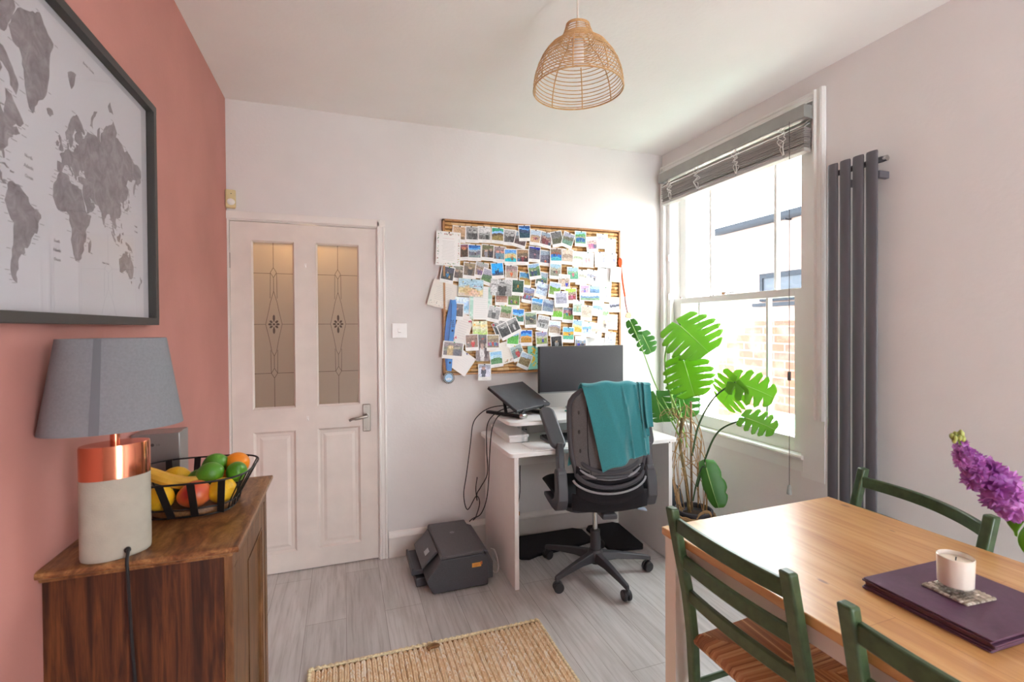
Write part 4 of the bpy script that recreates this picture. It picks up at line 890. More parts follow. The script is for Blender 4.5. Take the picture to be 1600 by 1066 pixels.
PAPERS = [  # the two almost white prints hold window glare as plain white
 ('letter', 0.587, 1.59, 0.168, 0.166, 16, '', 'letter_red', 'cream letter with red splotches sticking out past the left edge of the board', 'letter'),
 ('painted_card', 0.703, 1.526, 0.096, 0.11, 3, '', 'watercolour_blue', 'small blue watercolour card left of the patterned letter', 'card'),
 ('letter', 0.823, 1.544, 0.151, 0.212, 2, '222', 'letter_green', 'white letter with green patterned side borders', 'letter'),
 ('greeting_card', 0.759, 1.638, 0.163, 0.113, 3, '222', 'castle', 'greeting card with bunting above a sandy castle', 'card'),
 ('photo_print', 0.958, 1.644, 0.144, 0.106, 2, '222', 'wedding', 'borderless black and white wedding print of a figure walking', 'photo'),
 ('photo_print', 1.59, 1.618, 0.16, 0.109, 1, '222', 'collage', 'collage print of blue mountain views', 'photo'),
 ('photo_print', 1.377, 1.574, 0.104, 0.106, -3, '22a', 'sea', 'wide white bordered grey seascape print', 'photo'),
 ('photo_print', 1.716, 1.728, 0.116, 0.147, 4, '222', 'white', 'large almost white print near the right edge of the third row', 'photo'),
 ('letter', 0.705, 1.38, 0.101, 0.18, 18, '', 'letter_flowers', 'tilted letter with red flowers at its corners', 'letter'),
 ('painted_card', 0.816, 1.383, 0.1, 0.091, -3, '2a2', 'watercolour_yellow', 'yellow and green watercolour card', 'card'),
 ('photo_print', 0.833, 1.259, 0.088, 0.169, 1, '', 'bride', 'tall print of a bride in a long white dress', 'photo'),
 ('card', 1.005, 1.229, 0.118, 0.14, -14, '', 'card_floral', 'cream card with a small floral corner leaning left', 'card'),
 ('greeting_card', 1.185, 1.187, 0.084, 0.154, -2, '', 'card_teal', 'teal greeting card with yellow flowers beside the monitor', 'card'),
 ('instant_photo_pair', 0.959, 1.376, 0.097, 0.116, -24, '', 'strip_dark', 'dark tilted print showing behind the two-frame strip', 'photo'),
 ('instant_photo_pair', 1.012, 1.38, 0.15, 0.107, -25, '', 'strip', 'tilted black and white two-frame photo strip', 'photo'),
 ('note', 0.695, 1.175, 0.138, 0.131, 36, '22a', 'note', 'plain white note turned corner down with a blue pin', 'note'),
 ('photo_print', 0.639, 1.249, 0.132, 0.109, 6, '2a6', 'warm', 'wide white bordered photo of a couple in warm light over the ribbon', 'photo'),
 ('order_of_service', 0.618, 1.878, 0.153, 0.211, 2, '222', 'letter_floral', 'white printed letter with a leafy floral border at the top left of the board', 'letter'),
 ('photo_print', 1.644, 1.284, 0.21, 0.057, 1, '', 'white', 'blank white print along the bottom right of the board', 'photo'),
]
m_print = colour_attr('photo_gloss', .32, .4); m_card = plain('photo_card', 'f1efec', .4)
PIN = {k: plain('pin_' + k, c, .3) for k, c in {'222': '1d1f22', '226': '20284e', '262': '1e5a2c', '622': '6e1f1f', '462': '4a6a22', 'aa2': 'c9b21e', '286': '1f8a70', '225': '22245c', '282': '1f8f3c', '244': '24464e', '272': '2a8a34', '224': '23284c', 'cc2': 'dcc21c', '22a': '2226a8', '424': '44244a', 'c33': 'd02a26', '2a2': '26a63a', '2a6': '1f9a5c', '248': '22488c', 'c77': 'c87878'}.items()}
def h3(s): return tuple(int(c, 16) / 15 for c in s)
def picture(mb, fx_, x0, x1, z0, z1, spec, rng, n=16):
    """Paint a small print, cell by cell, into colour attributes."""
    bands, figs = spec.split('|'); B = [(float(p), h3(c)) for c, p in (q.split(':') for q in bands.split(','))]; Fg = []
    for q in figs.split(';'):
        if q: a = q.split(','); Fg.append((float(a[0]), float(a[1]), float(a[2]), h3(a[3]), h3(a[4]) if len(a) > 4 else h3('ca8')))
    ph = rng.uniform(0, 6)
    def col(u, v):
        vv = 1 - v; w = vv + .05 * math.sin(u * 5 + ph) + .02 * math.sin(u * 13 + ph)
        c = B[-1][1]
        for i, (e, k) in enumerate(B):
            if w < e: c = k; break
        j = rng.uniform(-.09, .09); c = tuple(min(1, max(0, x + j)) for x in c)
        for fu, fb, fh, fc, sk in Fg:
            top = fb - fh; hr = fh * .17; du = u - fu
            if (du / (hr * 1.05)) ** 2 + ((vv - top - hr) / hr) ** 2 < 1: c = tuple(.72 * q_ + .28 * p_ + j * .6 for p_, q_ in zip(c, sk if vv > top + hr * .55 else tuple(x * .45 for x in sk)))
            elif top + hr * 1.8 < vv < fb and abs(du) < fh * (.24 if vv < top + fh * .7 else .17): c = tuple(.75 * q_ + .25 * p_ + j * .7 for p_, q_ in zip(c, fc))
        return tuple(min(1, max(0, x)) for x in c)
    mb.sheet(lambda i, j: fx_(x0 + (x1 - x0) * i, z0 + (z1 - z0) * j), n, n, colfn=col)
placed = []
def corners(x, z, w, h, r): return [(x + a * w / 2 * math.cos(r) + b * h / 2 * math.sin(r), z - a * w / 2 * math.sin(r) + b * h / 2 * math.cos(r)) for a, b in ((-1, -1), (1, -1), (1, 1), (-1, 1))]
def meets(p, q):
    for poly in (p, q):
        for i in range(4):
            ex, ez = poly[(i + 1) % 4][0] - poly[i][0], poly[(i + 1) % 4][1] - poly[i][1]
            a = [-ez * x + ex * z for x, z in p]; b = [-ez * x + ex * z for x, z in q]
            if max(a) < min(b) + 1e-5 or max(b) < min(a) + 1e-5: return False
    return True
def layer_for(P):
    L = 1 + max([l for q, l in placed if meets(P, q)] or [0]); placed.append((P, L)); return L
def frame_fn(x, z, r, y):
    c, s_ = math.cos(r), math.sin(r)
    return lambda u, v, d=0: (x + u * c + v * s_, y - d, z - u * s_ + v * c)
def pin_mb(p): return MB().ball((p[0], p[1] - .0035, p[2]), .0042, .003, .0042, nu=10, nv=6)
YF = YB - .034
def instant(x, z, rot, pin, spec, label, i):
    r = R(rot); w, h = .086, .105; L = layer_for(corners(x, z, w, h, r)); y = YF - L * .0016
    t = thing('instant_photo', 'instant photo: ' + label, 'photo', (x, y, z), 0, 'instant photos pinned on the cork board')
    q = frame_fn(x, z, r, y); rng = random.Random(i)
    curl = rng.uniform(.001, .006)
    def qq(u, v, d=0): k = max(0, -v / h + .1); return q(u, v, d + curl * k * k)
    cm = MB().sheet(lambda i_, j_: qq((i_ - .5) * w, (j_ - .5) * h), 1, 4)
    build(cm, 'photo_card', m_card, t, smooth=0, solid=.0004)
    pm = MB(); picture(pm, lambda u, v: qq(u, v, .0006), -w / 2 + .005, w / 2 - .005, -h / 2 + .022, h / 2 - .006, spec, rng); build(pm, 'print', m_print, t, smooth=0, clean=False)
    sc = MB(); a = rng.uniform(.012, .022)
    for k in range(2): sc.sheet(lambda i_, j_: qq((i_ - .5) * 2 * a, -h / 2 + .0125 - .005 * k + .0012 * j_, .0006), 1, 1)
    build(sc, 'caption_line', m_hand, t, smooth=0, clean=False)
    if pin: build(pin_mb(q(rng.uniform(-.008, .008), h / 2 - .005)), 'push_pin', PIN[pin], t)
m_hand = plain('pale_handwriting', 'c6c3c4', .6)
def paper(name, x, z, w, h, rot, pin, kind, label, cat, i):
    r = R(rot); L = layer_for(corners(x, z, w, h, r)); y = YF - L * .0016
    t = thing(name, label, cat, (x, y, z)); q = frame_fn(x, z, r, y); rng = random.Random(900 + i)
    def qq(u, v, d=0): k = max(0, -v / h + .1); return q(u, v, d + .004 * k * k)
    base = {'castle': 'd6dcd2', 'card_teal': '8fd6c4', 'card_floral': 'efe9df', 'watercolour_blue': 'dfe9ee', 'watercolour_yellow': 'efeccb', 'letter_red': 'e9e4db', 'letter_flowers': 'ece6e2', 'strip_dark': 'dcd6d4'}.get(kind, 'f0eeec')
    build(MB().sheet(lambda a, b: qq((a - .5) * w, (b - .5) * h), 1, 4), 'paper', plain('paper_' + kind, base, .6), t, smooth=0, solid=.0004)
    pm = MB()
    def lines(x0, x1, z0, z1, n, c='b9b6b8'):
        for k in range(n):
            v = z0 + (z1 - z0) * k / max(1, n - 1); e = rng.uniform(0, .25) * (x1 - x0)
            pm.sheet(lambda a, b: qq(x0 + e / 2 + (x1 - x0 - e) * a, v + .0012 * b, .0006), 1, 1, c)
    def dabs(pts, cs, s0, s1):
        for u, v in pts:
            s_ = rng.uniform(s0, s1); c = rng.choice(cs); a0 = rng.uniform(0, 2)
            o = len(pm.v); pm.add([qq(u + s_ * math.cos(a0 + k) * rng.uniform(.5, 1), v + s_ * math.sin(a0 + k) * rng.uniform(.5, 1), .0007) for k in (0, 1, 2.2, 3.3, 4.3, 5.3)], [(0, 1, 2, 3, 4, 5)], c)
    def pic(spec, m=.006, lo=0, n=16, x0=None, x1=None, z0=None, z1=None):
        picture(pm, lambda u, v: qq(u, v, .0006), -w / 2 + m if x0 is None else x0, w / 2 - m if x1 is None else x1, -h / 2 + m + lo if z0 is None else z0, h / 2 - m if z1 is None else z1, spec, rng, n)
    def edge(n, d=.009): return [(rng.choice((-1, 1)) * (w / 2 - d + rng.uniform(-.004, .004)), rng.uniform(-h / 2 + d, h / 2 - d)) if rng.random() < .6 else (rng.uniform(-w / 2 + d, w / 2 - d), rng.choice((-1, 1)) * (h / 2 - d + rng.uniform(-.004, .004))) for _ in range(n)]
    if kind == 'letter_floral':
        lines(-.045, .045, .062, .062, 1, 'd9a0a8'); lines(-.045, .045, .045, -.07, 13); dabs(edge(90, .012), ['8fae86', 'a9c29a', '9db7c0', 'd98a94', 'c9b98a', '7f9c80'], .002, .0045); dabs([(rng.uniform(-.03, .03), .088 + rng.uniform(-.004, .004)) for _ in range(14)], ['d4707e', 'e0a0a0', '86a080'], .003, .005)
    elif kind == 'letter_red': lines(-.06, .055, .05, -.035, 9); dabs([(rng.uniform(-.075, .06), rng.uniform(-.08, -.045)) for _ in range(26)], ['c78a8a', '9a7f86', 'b9a9a0', '7f8a80'], .0015, .004)
    elif kind == 'letter_green':
        for sg in (-1, 1): pm.sheet(lambda a, b: qq(sg * (w / 2 - .016) + (a - .5) * .022, (b - .5) * h * .96, .0006), 2, 14, colfn=lambda a, b: rng.choice([(.72, .86, .8), (.82, .92, .88), (.66, .82, .76)]))
        lines(-.04, .045, .085, -.09, 14, 'c3cdc9')
    elif kind == 'letter_flowers': lines(-.035, .035, .06, -.06, 9); dabs([(rng.uniform(.02, .047), rng.uniform(.05, .085)) for _ in range(10)] + [(rng.uniform(-.047, -.02), rng.uniform(-.085, -.05)) for _ in range(10)], ['c8324a', 'd85a6a', '9aa05a'], .004, .008)
    elif kind == 'castle':
        pic('acd:.45,bcc:.55,dc9:.85,dcb:1|.35,.95,.6,ca7,db8;.5,.95,.4,da8,db8;.62,.95,.45,dba,db8;.78,.95,.35,dba,db8', .003)
        dabs([(-.05 + .012 * k, .035 - .02 * math.sin(k * .5) if k < 6 else .012) for k in range(10)], ['d2453c', 'e0b92e', '3f9a58', '2f6fb0'], .003, .005)
    elif kind == 'wedding': pic('ccc:.3,aaa:.6,999:1|.55,1.0,.85,333,bbb;.15,1.0,.7,eee,ddd', .001, n=20)
    elif kind == 'collage':
        pic('cad:.4,bbc:.7,cab:1|.5,1,.6,66c', x0=-.072, x1=-.012, z0=.002, z1=.048, n=10); pic('ade:.4,79c:.7,68a:1|', x0=-.002, x1=.072, z0=.002, z1=.048, n=10); pic('cde:.35,79b:.65,8a8:1|', x0=-.072, x1=.072, z0=-.048, z1=-.006, n=12)
    elif kind == 'sea': pic('bbc:.4,99a:.65,aab:1|', .012, .012)
    elif kind == 'bride': pic('666:.2,544:.5,877:1|.45,1.08,.8,eee,dba;.75,.9,.6,433,cba', .001, n=18); dabs([(-.004, .055), (.004, .06)], ['c8463c'], .006, .009)
    elif kind == 'card_floral': lines(-.04, .04, .045, -.03, 8, 'd5cfc6'); dabs([(rng.uniform(-.04, .05), rng.uniform(-.062, -.048)) for _ in range(16)], ['c98a6a', '8a9a6a', 'b9b0c0'], .003, .006)
    elif kind == 'card_teal': dabs([(rng.uniform(-.022, .012), -.05 + .011 * k) for k in range(11)], ['e8cf4a', 'efe07a'], .010, .016); dabs([(rng.uniform(-.028, .03), rng.uniform(-.07, .07)) for _ in range(12)], ['5aa45a', '4c8f66'], .003, .007)
    elif kind in ('strip', 'strip_dark'):
        pic('999:.3,444:1|.5,1.0,.9,333,ccc', x0=-w / 2 + .006, x1=-.003, z0=-h / 2 + .02, z1=h / 2 - .006, n=10); pic('aaa:.3,555:.6,444:1|.5,.9,.6,ddd,ccc', x0=.003, x1=w / 2 - .006, z0=-h / 2 + .02, z1=h / 2 - .006, n=10)
        if kind == 'strip_dark': dabs([(-w / 2 + .012, h / 2 - .012)], ['b02838'], .012, .014)
    elif kind == 'note': lines(-.04, .04, .03, -.02, 5, 'dcdce0')
    elif kind == 'warm': pic('877:.3,776:.6,655:1|.35,1.0,.8,ca6,fd9;.7,1.1,.9,445,a98', .008, .014)
    elif kind == 'watercolour_blue': pic('def:.3,ace:.55,8bd:.8,bde:1|.5,.9,.3,79b', .004, .008, n=9)
    elif kind == 'watercolour_yellow': pic('eec:.2,ed9:.35,eec:.6,cd9:.8,bd7:1|', .004, n=9); dabs([(-.035, .025)], ['e89a2e'], .006, .008)
    if pm.f: build(pm, 'print', m_print, t, smooth=0, clean=False)
    if pin: build(pin_mb(q(rng.uniform(-.006, .006), h / 2 - .006)), 'push_pin', PIN[pin], t)
    return t
first = ('letter_red', 'watercolour_blue', 'letter_green', 'letter_flowers', 'watercolour_yellow', 'card_floral', 'note', 'strip_dark', 'bride', 'card_teal', 'white')
for i, a in enumerate(PAPERS):
    if a[7] in first: paper(*a, i)
for i, a in enumerate(INSTANT): instant(*a, i)
# the blue medal ribbon hangs over the left edge, under the last print
ribbon_layer = 6
md_ = thing('race_medal', 'round dark race medal on a blue ribbon hanging over the left side of the pinboard', 'medal', (.618, YF - .012, 1.45))
m_blue = plain('blue_ribbon_satin', '2f7fd0', .4, noise=.08, ns=20); m_dblue = plain('deep_blue_ribbon', '1d62b4', .4, noise=.08, ns=20)
yr = YF - .0125
rb = MB()
def band(pts, w, dy):
    P = spline(pts, 6); vs = []
    for i, p in enumerate(P):
        t = (P[min(i + 1, len(P) - 1)] - P[max(i - 1, 0)]).normalized(); n_ = Vector((t.z, 0, -t.x)) * w
        vs += [(p.x - n_.x, yr - dy, p.z - n_.z), (p.x + n_.x, yr - dy, p.z + n_.z)]
    return vs, [(2 * i, 2 * i + 1, 2 * i + 3, 2 * i + 2) for i in range(len(P) - 1)]
rb.add(*band([(.640, 0, 1.560), (.628, 0, 1.50), (.610, 0, 1.40), (.602, 0, 1.26), (.612, 0, 1.13)], .015, 0))
build(rb, 'ribbon_back', m_dblue, md_, smooth=0, solid=.001)
rb = MB(); rb.add(*band([(.644, 0, 1.560), (.650, 0, 1.52), (.643, 0, 1.42), (.628, 0, 1.30), (.620, 0, 1.18), (.615, 0, 1.12)], .015, .004))
rbo = build(rb, 'ribbon_front', m_blue, md_, smooth=0, solid=.001)
tx = text_mb('2020', .024, lambda u, v, w: (.641 - v * .99 + u * .12, yr - .0055 - w, 1.415 - u), .0004)
for z_, x_ in ((1.37, .637), (1.172, .620)): tx.lathe([(.007, 0), (.007, .0006)], m=Matrix.Translation((x_, yr - .0055, z_)) @ Matrix.Rotation(R(90), 4, 'X'), n=14)
build(tx, 'ribbon_print', plain('navy_print', '15264a', .5), rbo, smooth=0)
MZ = 1.078
disc = build(MB().lathe([(.034, 0), (.036, .001), (.036, .004), (.034, .005)], m=Matrix.Translation((.612, yr, MZ)) @ Matrix.Rotation(R(90), 4, 'X'), n=36), 'medal_disc', plain('dark_medal', '1f2a36', .35, .4), md_)
build(MB().lathe([(.025, .0052), (.025, .0058)], m=Matrix.Translation((.612, yr, MZ)) @ Matrix.Rotation(R(90), 4, 'X'), n=30), 'medal_centre', plain('pale_blue_enamel', '9cc4e4', .35), disc)
mk = MB(); rm = random.Random(3)
for k in range(3): mk.box(.597 + .011 * k, .605 + .011 * k, yr - .0064, yr - .0057, MZ - .012, MZ - .003 + .003 * (k % 2))
for k in range(22):
    an = R(-70 + k * 16.4); mk.obox(Matrix.Translation((.612 + .0303 * math.sin(an), yr - .0055, MZ + .0303 * math.cos(an))) @ Matrix.Rotation(an, 4, 'Y'), .004, .0006, .005)
build(mk, 'medal_marks', m_card, disc, smooth=0)
for i, a in enumerate(PAPERS):
    if a[7] in ('castle', 'wedding', 'collage', 'sea', 'strip', 'letter_floral'): paper(*a, i)
for i, a in enumerate(PAPERS):
    if a[7] == 'warm': placed.append((corners(a[1], a[2], a[3], a[4], 0), 11)); paper(*a, i)
# orange strap with a pale wooden tag at the right end of the board
og = thing('orange_strap', 'orange woven strap with a pale wooden tag hanging off the right edge of the pinboard', 'strap', (1.86, YF - .01, 1.66))
m_or = plain('orange_webbing', 'e8581c', .7, noise=.1, ns=80); m_dor = plain('dark_loop', '8a4632', .7)
st = MB().tube([(1.835 + .012 * math.cos(R(a)), YF - .012, 1.838 + .028 * math.sin(R(a))) for a in range(0, 360, 20)], .0055, 8, closed=True)
st.tube(spline([(1.834, YF - .012, 1.86), (1.846, YF - .014, 1.76), (1.858, YF - .012, 1.68), (1.874, YF - .010, 1.60)], 6), .0065, 8)
build(st, 'webbing', m_or, og)
build(MB().tube(spline([(1.874, YF - .010, 1.61), (1.882, YF - .009, 1.55), (1.898, YF - .008, 1.49), (1.892, YF - .008, 1.49), (1.876, YF - .010, 1.55), (1.872, YF - .010, 1.605)], 5), .0022, 6), 'loop', m_dor, og)
build(MB().prism([(-.026, -.012), (-.018, .012), (.0, .022), (.016, .018), (.026, -.004), (.014, -.022), (-.012, -.020)], lambda u, v, w: (1.902 + u, w, 1.468 + v), YF - .012, YF - .006), 'wooden_tag', wood('pale_wood_tag', [(.3, 'c99a72'), (.7, 'deb892')], (8, 8, 8)), og, smooth=0, bevel=.002)
build(pin_mb((1.835, YF - .016, 1.862)), 'push_pin', PIN['c33'], og)
# ------------------------------------------------------------------ white desk
m_wdesk = plain('white_melamine', 'f0eeec', .35, noise=.008, ns=8)
TX0, TX1, TY0, TY1, TZ = .811, 1.862, 2.372, 2.962, .729
dk = thing('desk', 'plain white panel desk against the back wall beneath the pinboard', 'desk', (1.336, 2.66, 0))
def rrect(x0, x1, y0, y1, r, n=6, which=(1, 1, 1, 1)):
    out = []
    for (cx, cy, a0), on in zip(((x1 - r, y1 - r, 0), (x0 + r, y1 - r, 90), (x0 + r, y0 + r, 180), (x1 - r, y0 + r, 270)), which):
        if on: out += [(cx + r * math.cos(R(a0 + 90 * k / n)), cy + r * math.sin(R(a0 + 90 * k / n))) for k in range(n + 1)]
        else: out.append((cx + (r if a0 in (0, 270) else -r), cy + (r if a0 in (0, 90) else -r)))
    return out
flat = lambda u, v, w: (u, v, w)
build(MB().prism(rrect(TX0, TX1, TY0, TY1, .03), flat, TZ - .024, TZ), 'desktop', m_wdesk, dk, smooth=30, bevel=.003)
build(MB().box(.842, .866, 2.395, 2.955, 0, TZ - .024), 'side_panel', m_wdesk, dk, smooth=0, bevel=.001)
build(MB().box(1.812, 1.836, 2.395, 2.955, 0, TZ - .024), 'side_panel', m_wdesk, dk, smooth=0, bevel=.001)
build(MB().box(.866, 1.812, 2.80, 2.818, .535, TZ - .024), 'modesty_panel', m_wdesk, dk, smooth=0)
build(MB().lathe([(.004, 0), (.004, .001)], m=Matrix.Translation((1.80, 2.371, .708)) @ Matrix.Rotation(R(90), 4, 'X'), n=8), 'screw_hole', m_black, dk)

# riser shelf on clear legs
rz_ = thing('monitor_riser', 'white rounded monitor riser on clear legs standing on the white desk', 'shelf', (1.24, 2.73, TZ))
build(MB().prism(rrect(.868, 1.62, 2.528, 2.945, .07), flat, .836, .856), 'riser_shelf', m_wdesk, rz_, smooth=30, bevel=.002)
m_acry = glass('clear_acrylic', (.93, .95, .95), .02, 1.5)
for x, y in ((.975, 2.578), (1.56, 2.585), (1.035, 2.905), (1.56, 2.90)):
    for d in (-.012, .012):
        build(MB().lathe([(.0085, TZ + .0005), (.0085, TZ + .006), (.007, TZ + .012), (.0085, .83), (.0095, .836)], (x + d * 1.3, y, 0), 12), 'clear_leg', m_acry, rz_)
bxx = thing('flat_box', 'long flat white box lying on the desk below the left end of the riser', 'box', (.95, 2.77, TZ))
build(MB().box(.884, 1.0, 2.60, 2.945, TZ + .001, TZ + .034), 'box_base', m_wdesk, bxx, smooth=0, bevel=.004)
build(MB().box(.880, 1.004, 2.596, 2.949, TZ + .028, TZ + .044), 'lid', m_wdesk, bxx, smooth=0, bevel=.004)
pt = thing('cable_tray', 'grey cable tray beneath the riser at the back of the desk', 'tray', (1.28, 2.85, TZ))
build(MB().box(1.07, 1.53, 2.80, 2.90, TZ + .001, TZ + .004).box(1.07, 1.53, 2.80, 2.804, TZ + .004, TZ + .05).box(1.07, 1.53, 2.896, 2.90, TZ + .004, TZ + .05), 'tray_body', plain('pale_grey_tray', 'c9cacb', .5), pt, smooth=0)
for q in range(3): build(MB().tube(spline([(1.08, 2.82 + .02 * q, TZ + .012), (1.2, 2.86, TZ + .055 - .012 * q), (1.36, 2.83 + .02 * q, TZ + .03), (1.52, 2.85, TZ + .02)], 6), .003, 6), 'lead', plain('grey_lead', '5c5d60', .5), pt)
tag(build(MB().prism(rrect(.945, 1.62, 2.382, 2.566, .05, which=(0, 0, 1, 1)), flat, TZ + .0005, TZ + .004), 'desk_mat', plain('white_desk_mat', 'f4f3f2', .45), smooth=30, at=(1.28, 2.48, TZ)), 'thin white desk mat overhanging the front of the desk', 'mat')
kb = thing('keyboard', 'dark low profile keyboard on the white desk mat behind the chair', 'keyboard', (1.29, 2.56, TZ + .004))
kx0, kx1, ky0, ky1 = 1.083, 1.50, 2.488, 2.625
def kz(y): return TZ + .012 + (y - ky0) * .10
build(MB().prism([(ky0, TZ + .0045), (ky1, TZ + .0045), (ky1, kz(ky1)), (ky0, kz(ky0))], lambda u, v, w: (w, u, v), kx0, kx1), 'keyboard_body', plain('grey_keyboard', '7d7f84', .4, .3), kb, smooth=0, bevel=.002)
ks = MB()
for r_ in range(6):
    y = ky0 + .008 + r_ * .0212; x = kx0 + .008
    while x < kx1 - .02:
        w_ = .0165 if not (r_ == 0 and 1.16 < x < 1.22) else .09
        ks.obox(Matrix.Translation((x + w_ / 2, y + .008, kz(y + .008) + .0022)) @ Matrix.Rotation(.1, 4, 'X'), w_, .0165, .005); x += w_ + .0035
tag(build(ks, 'keycaps', plain('dark_keycap', '2b2c31', .5), kb, smooth=0), kind='stuff')

# ------------------------------------------------------------------ monitor
mo = thing('monitor', 'black flat screen monitor standing on the white riser under the pinboard', 'monitor', (1.45, 2.83, .856))
def screen_mat():
    m, nt, b = new_mat('dark_screen'); b.inputs['Base Color'].default_value = rgba('2c2a2f'); b.inputs['Roughness'].default_value = .42; b.inputs['Specular IOR Level'].default_value = .55
    n = N(nt, 'ShaderNodeTexNoise'); n.inputs['Scale'].default_value = 900; nt.links.new(coords(nt), n.inputs[0]); nt.links.new(ramp(nt, n.outputs[0], [(.35, '29272c'), (.65, '3a383e')]), b.inputs[0]); return m
build(MB().box(1.151, 1.752, 2.79, 2.822, .972, 1.266), 'monitor_case', m_black, mo, smooth=0, bevel=.003)
build(MB().box(1.157, 1.746, 2.7885, 2.7905, .980, 1.260), 'screen', screen_mat(), mo, smooth=0)
build(MB().box(1.151, 1.752, 2.7875, 2.7905, .972, .9795), 'bottom_bezel', plain('silver_bezel', 'a5a6a8', .3, .6), mo, smooth=0)
m_silver = plain('silver_plastic', 'c6c7c9', .35, .4)
build(MB().box(1.425, 1.475, 2.822, 2.845, .872, 1.12), 'stand_pole', m_silver, mo, smooth=0, bevel=.004)
build(MB().prism(rrect(1.37, 1.53, 2.815, 2.905, .03), flat, .857, .870), 'stand_foot', m_silver, mo, smooth=30, bevel=.003)

# ------------------------------------------------------------------ laptop on a folding stand, turned towards the chair
ld = Vector((.853, .522, 0)); ln_ = Vector((-.522, .853, 0)); la = R(29)
lb = ln_ * math.cos(la) + Vector((0, 0, math.sin(la))); lup = ld.cross(lb)
F0 = Vector((.930, 2.612, .893)); LW, LD = .335, .255
def LM(u, v, w): return Matrix((ld, lb, lup)).transposed().to_4x4() if False else F0 + ld * u + lb * v + lup * w
def lbox(mb, u0, u1, v0, v1, w0, w1):
    vs = [LM(u, v, w) for w in (w0, w1) for v in (v0, v1) for u in (u0, u1)]
    return mb.add(vs, [(0, 2, 3, 1), (4, 5, 7, 6), (0, 1, 5, 4), (2, 6, 7, 3), (0, 4, 6, 2), (1, 3, 7, 5)])
lt = thing('laptop', 'closed black laptop tilted on a folding stand on the riser', 'laptop', F0)
build(lbox(MB(), 0, LW, 0, LD, 0, .011), 'laptop_base', plain('laptop_black', '2a2b2e', .4), lt, smooth=0, bevel=.003)
build(lbox(MB(), 0, LW, 0, LD, .0115, .020), 'laptop_lid', plain('laptop_lid_black', '45464b', .36, noise=.12, ns=14), lt, smooth=0, bevel=.003)
mk2 = MB(); lbox(mk2, LW - .035, LW - .020, .022, .034, .0200, .0204); lbox(mk2, LW - .031, LW - .026, .036, .042, .0200, .0204)
build(mk2, 'lid_mark', m_silver, lt, smooth=0)
st_ = thing('laptop_stand', 'black folding laptop stand with round hinges on the riser', 'stand', (.98, 2.70, .856))
m_alu = plain('dark_anodised', '26272b', .35, .5)
for k, u in enumerate((.055, LW - .075)):
    c0 = F0 + ld * u; c0.z = .868
    b0 = c0 - ln_ * -.0; bk = c0 + ln_ * (.27 if k == 0 else .20)
    foot = MB().bar(b0, bk, .032, .018); build(foot, 'foot_bar', m_alu, st_, smooth=0, bevel=.004)
    mid = c0 + ln_ * .12; mid.z = .876
    build(MB().bar(mid, LM(u, .155, -.006), .022, .008, ln_), 'strut', m_alu, st_, smooth=0, bevel=.002)
    build(MB().bar(LM(u, .004, -.008), LM(u, .225, -.008), .024, .011, lup), 'support_arm', m_alu, st_, smooth=0, bevel=.003)
    hg = MB().lathe([(.014, -.021), (.0155, -.018), (.0155, .018), (.014, .021)], m=Matrix.Translation(c0 + Vector((0, 0, .004)) - ln_ * .012) @ Vector((0, 0, 1)).rotation_difference(ld).to_matrix().to_4x4(), n=18)
    build(hg, 'hinge', m_chrome, st_)
    build(MB().bar(LM(u, -.010, -.012), LM(u, -.008, .028), .026, .006, lb), 'lip', m_alu, st_, smooth=0, bevel=.002)

# ------------------------------------------------------------------ headset on a teal cloth
tag(build(MB().prism(rrect(1.315, 1.47, 2.64, 2.80, .03), flat, .8565, .8585), 'cloth', plain('teal_microfibre', '2fa39a', .9), smooth=30, at=(1.39, 2.72, .8565)), 'small teal cloth under the headset on the riser', 'cloth')
hs = thing('headset', 'black headset with boom microphone lying on the riser beside the laptop', 'headset', (1.385, 2.72, .8585))
m_hs = plain('headset_black', '1b1c20', .4)
for (x, y, ry_) in ((1.350, 2.745, 12), (1.432, 2.695, -25)):
    mm = Matrix.Translation((x, y, .889)) @ Matrix.Rotation(R(ry_ + 25), 4, 'Z') @ Matrix.Rotation(R(80), 4, 'X')
    e_ = build(MB().lathe([(.02, -.010), (.027, -.008), (.029, 0), (.026, .008), (.015, .011)], m=mm, n=20), 'ear_cup', m_hs, hs)
    build(MB().lathe([(.014, -.010), (.022, -.011), (.026, -.015), (.022, -.020), (.012, -.018)], m=mm, n=20), 'ear_cushion', plain('ear_foam', '2b2c33', .9), e_)
build(MB().tube(spline([(1.352, 2.748, .905), (1.375, 2.775, .882), (1.42, 2.775, .870), (1.45, 2.745, .876), (1.436, 2.700, .905)], 6), .007, 8), 'headband', m_hs, hs)
bm = build(MB().tube(spline([(1.432, 2.685, .884), (1.425, 2.66, .888), (1.42, 2.655, .91), (1.42, 2.66, .93)], 6), .0022, 6), 'microphone_boom', m_hs, hs)
build(MB().ball((1.42, 2.661, .936), .006, .006, .010), 'microphone', m_hs, bm)

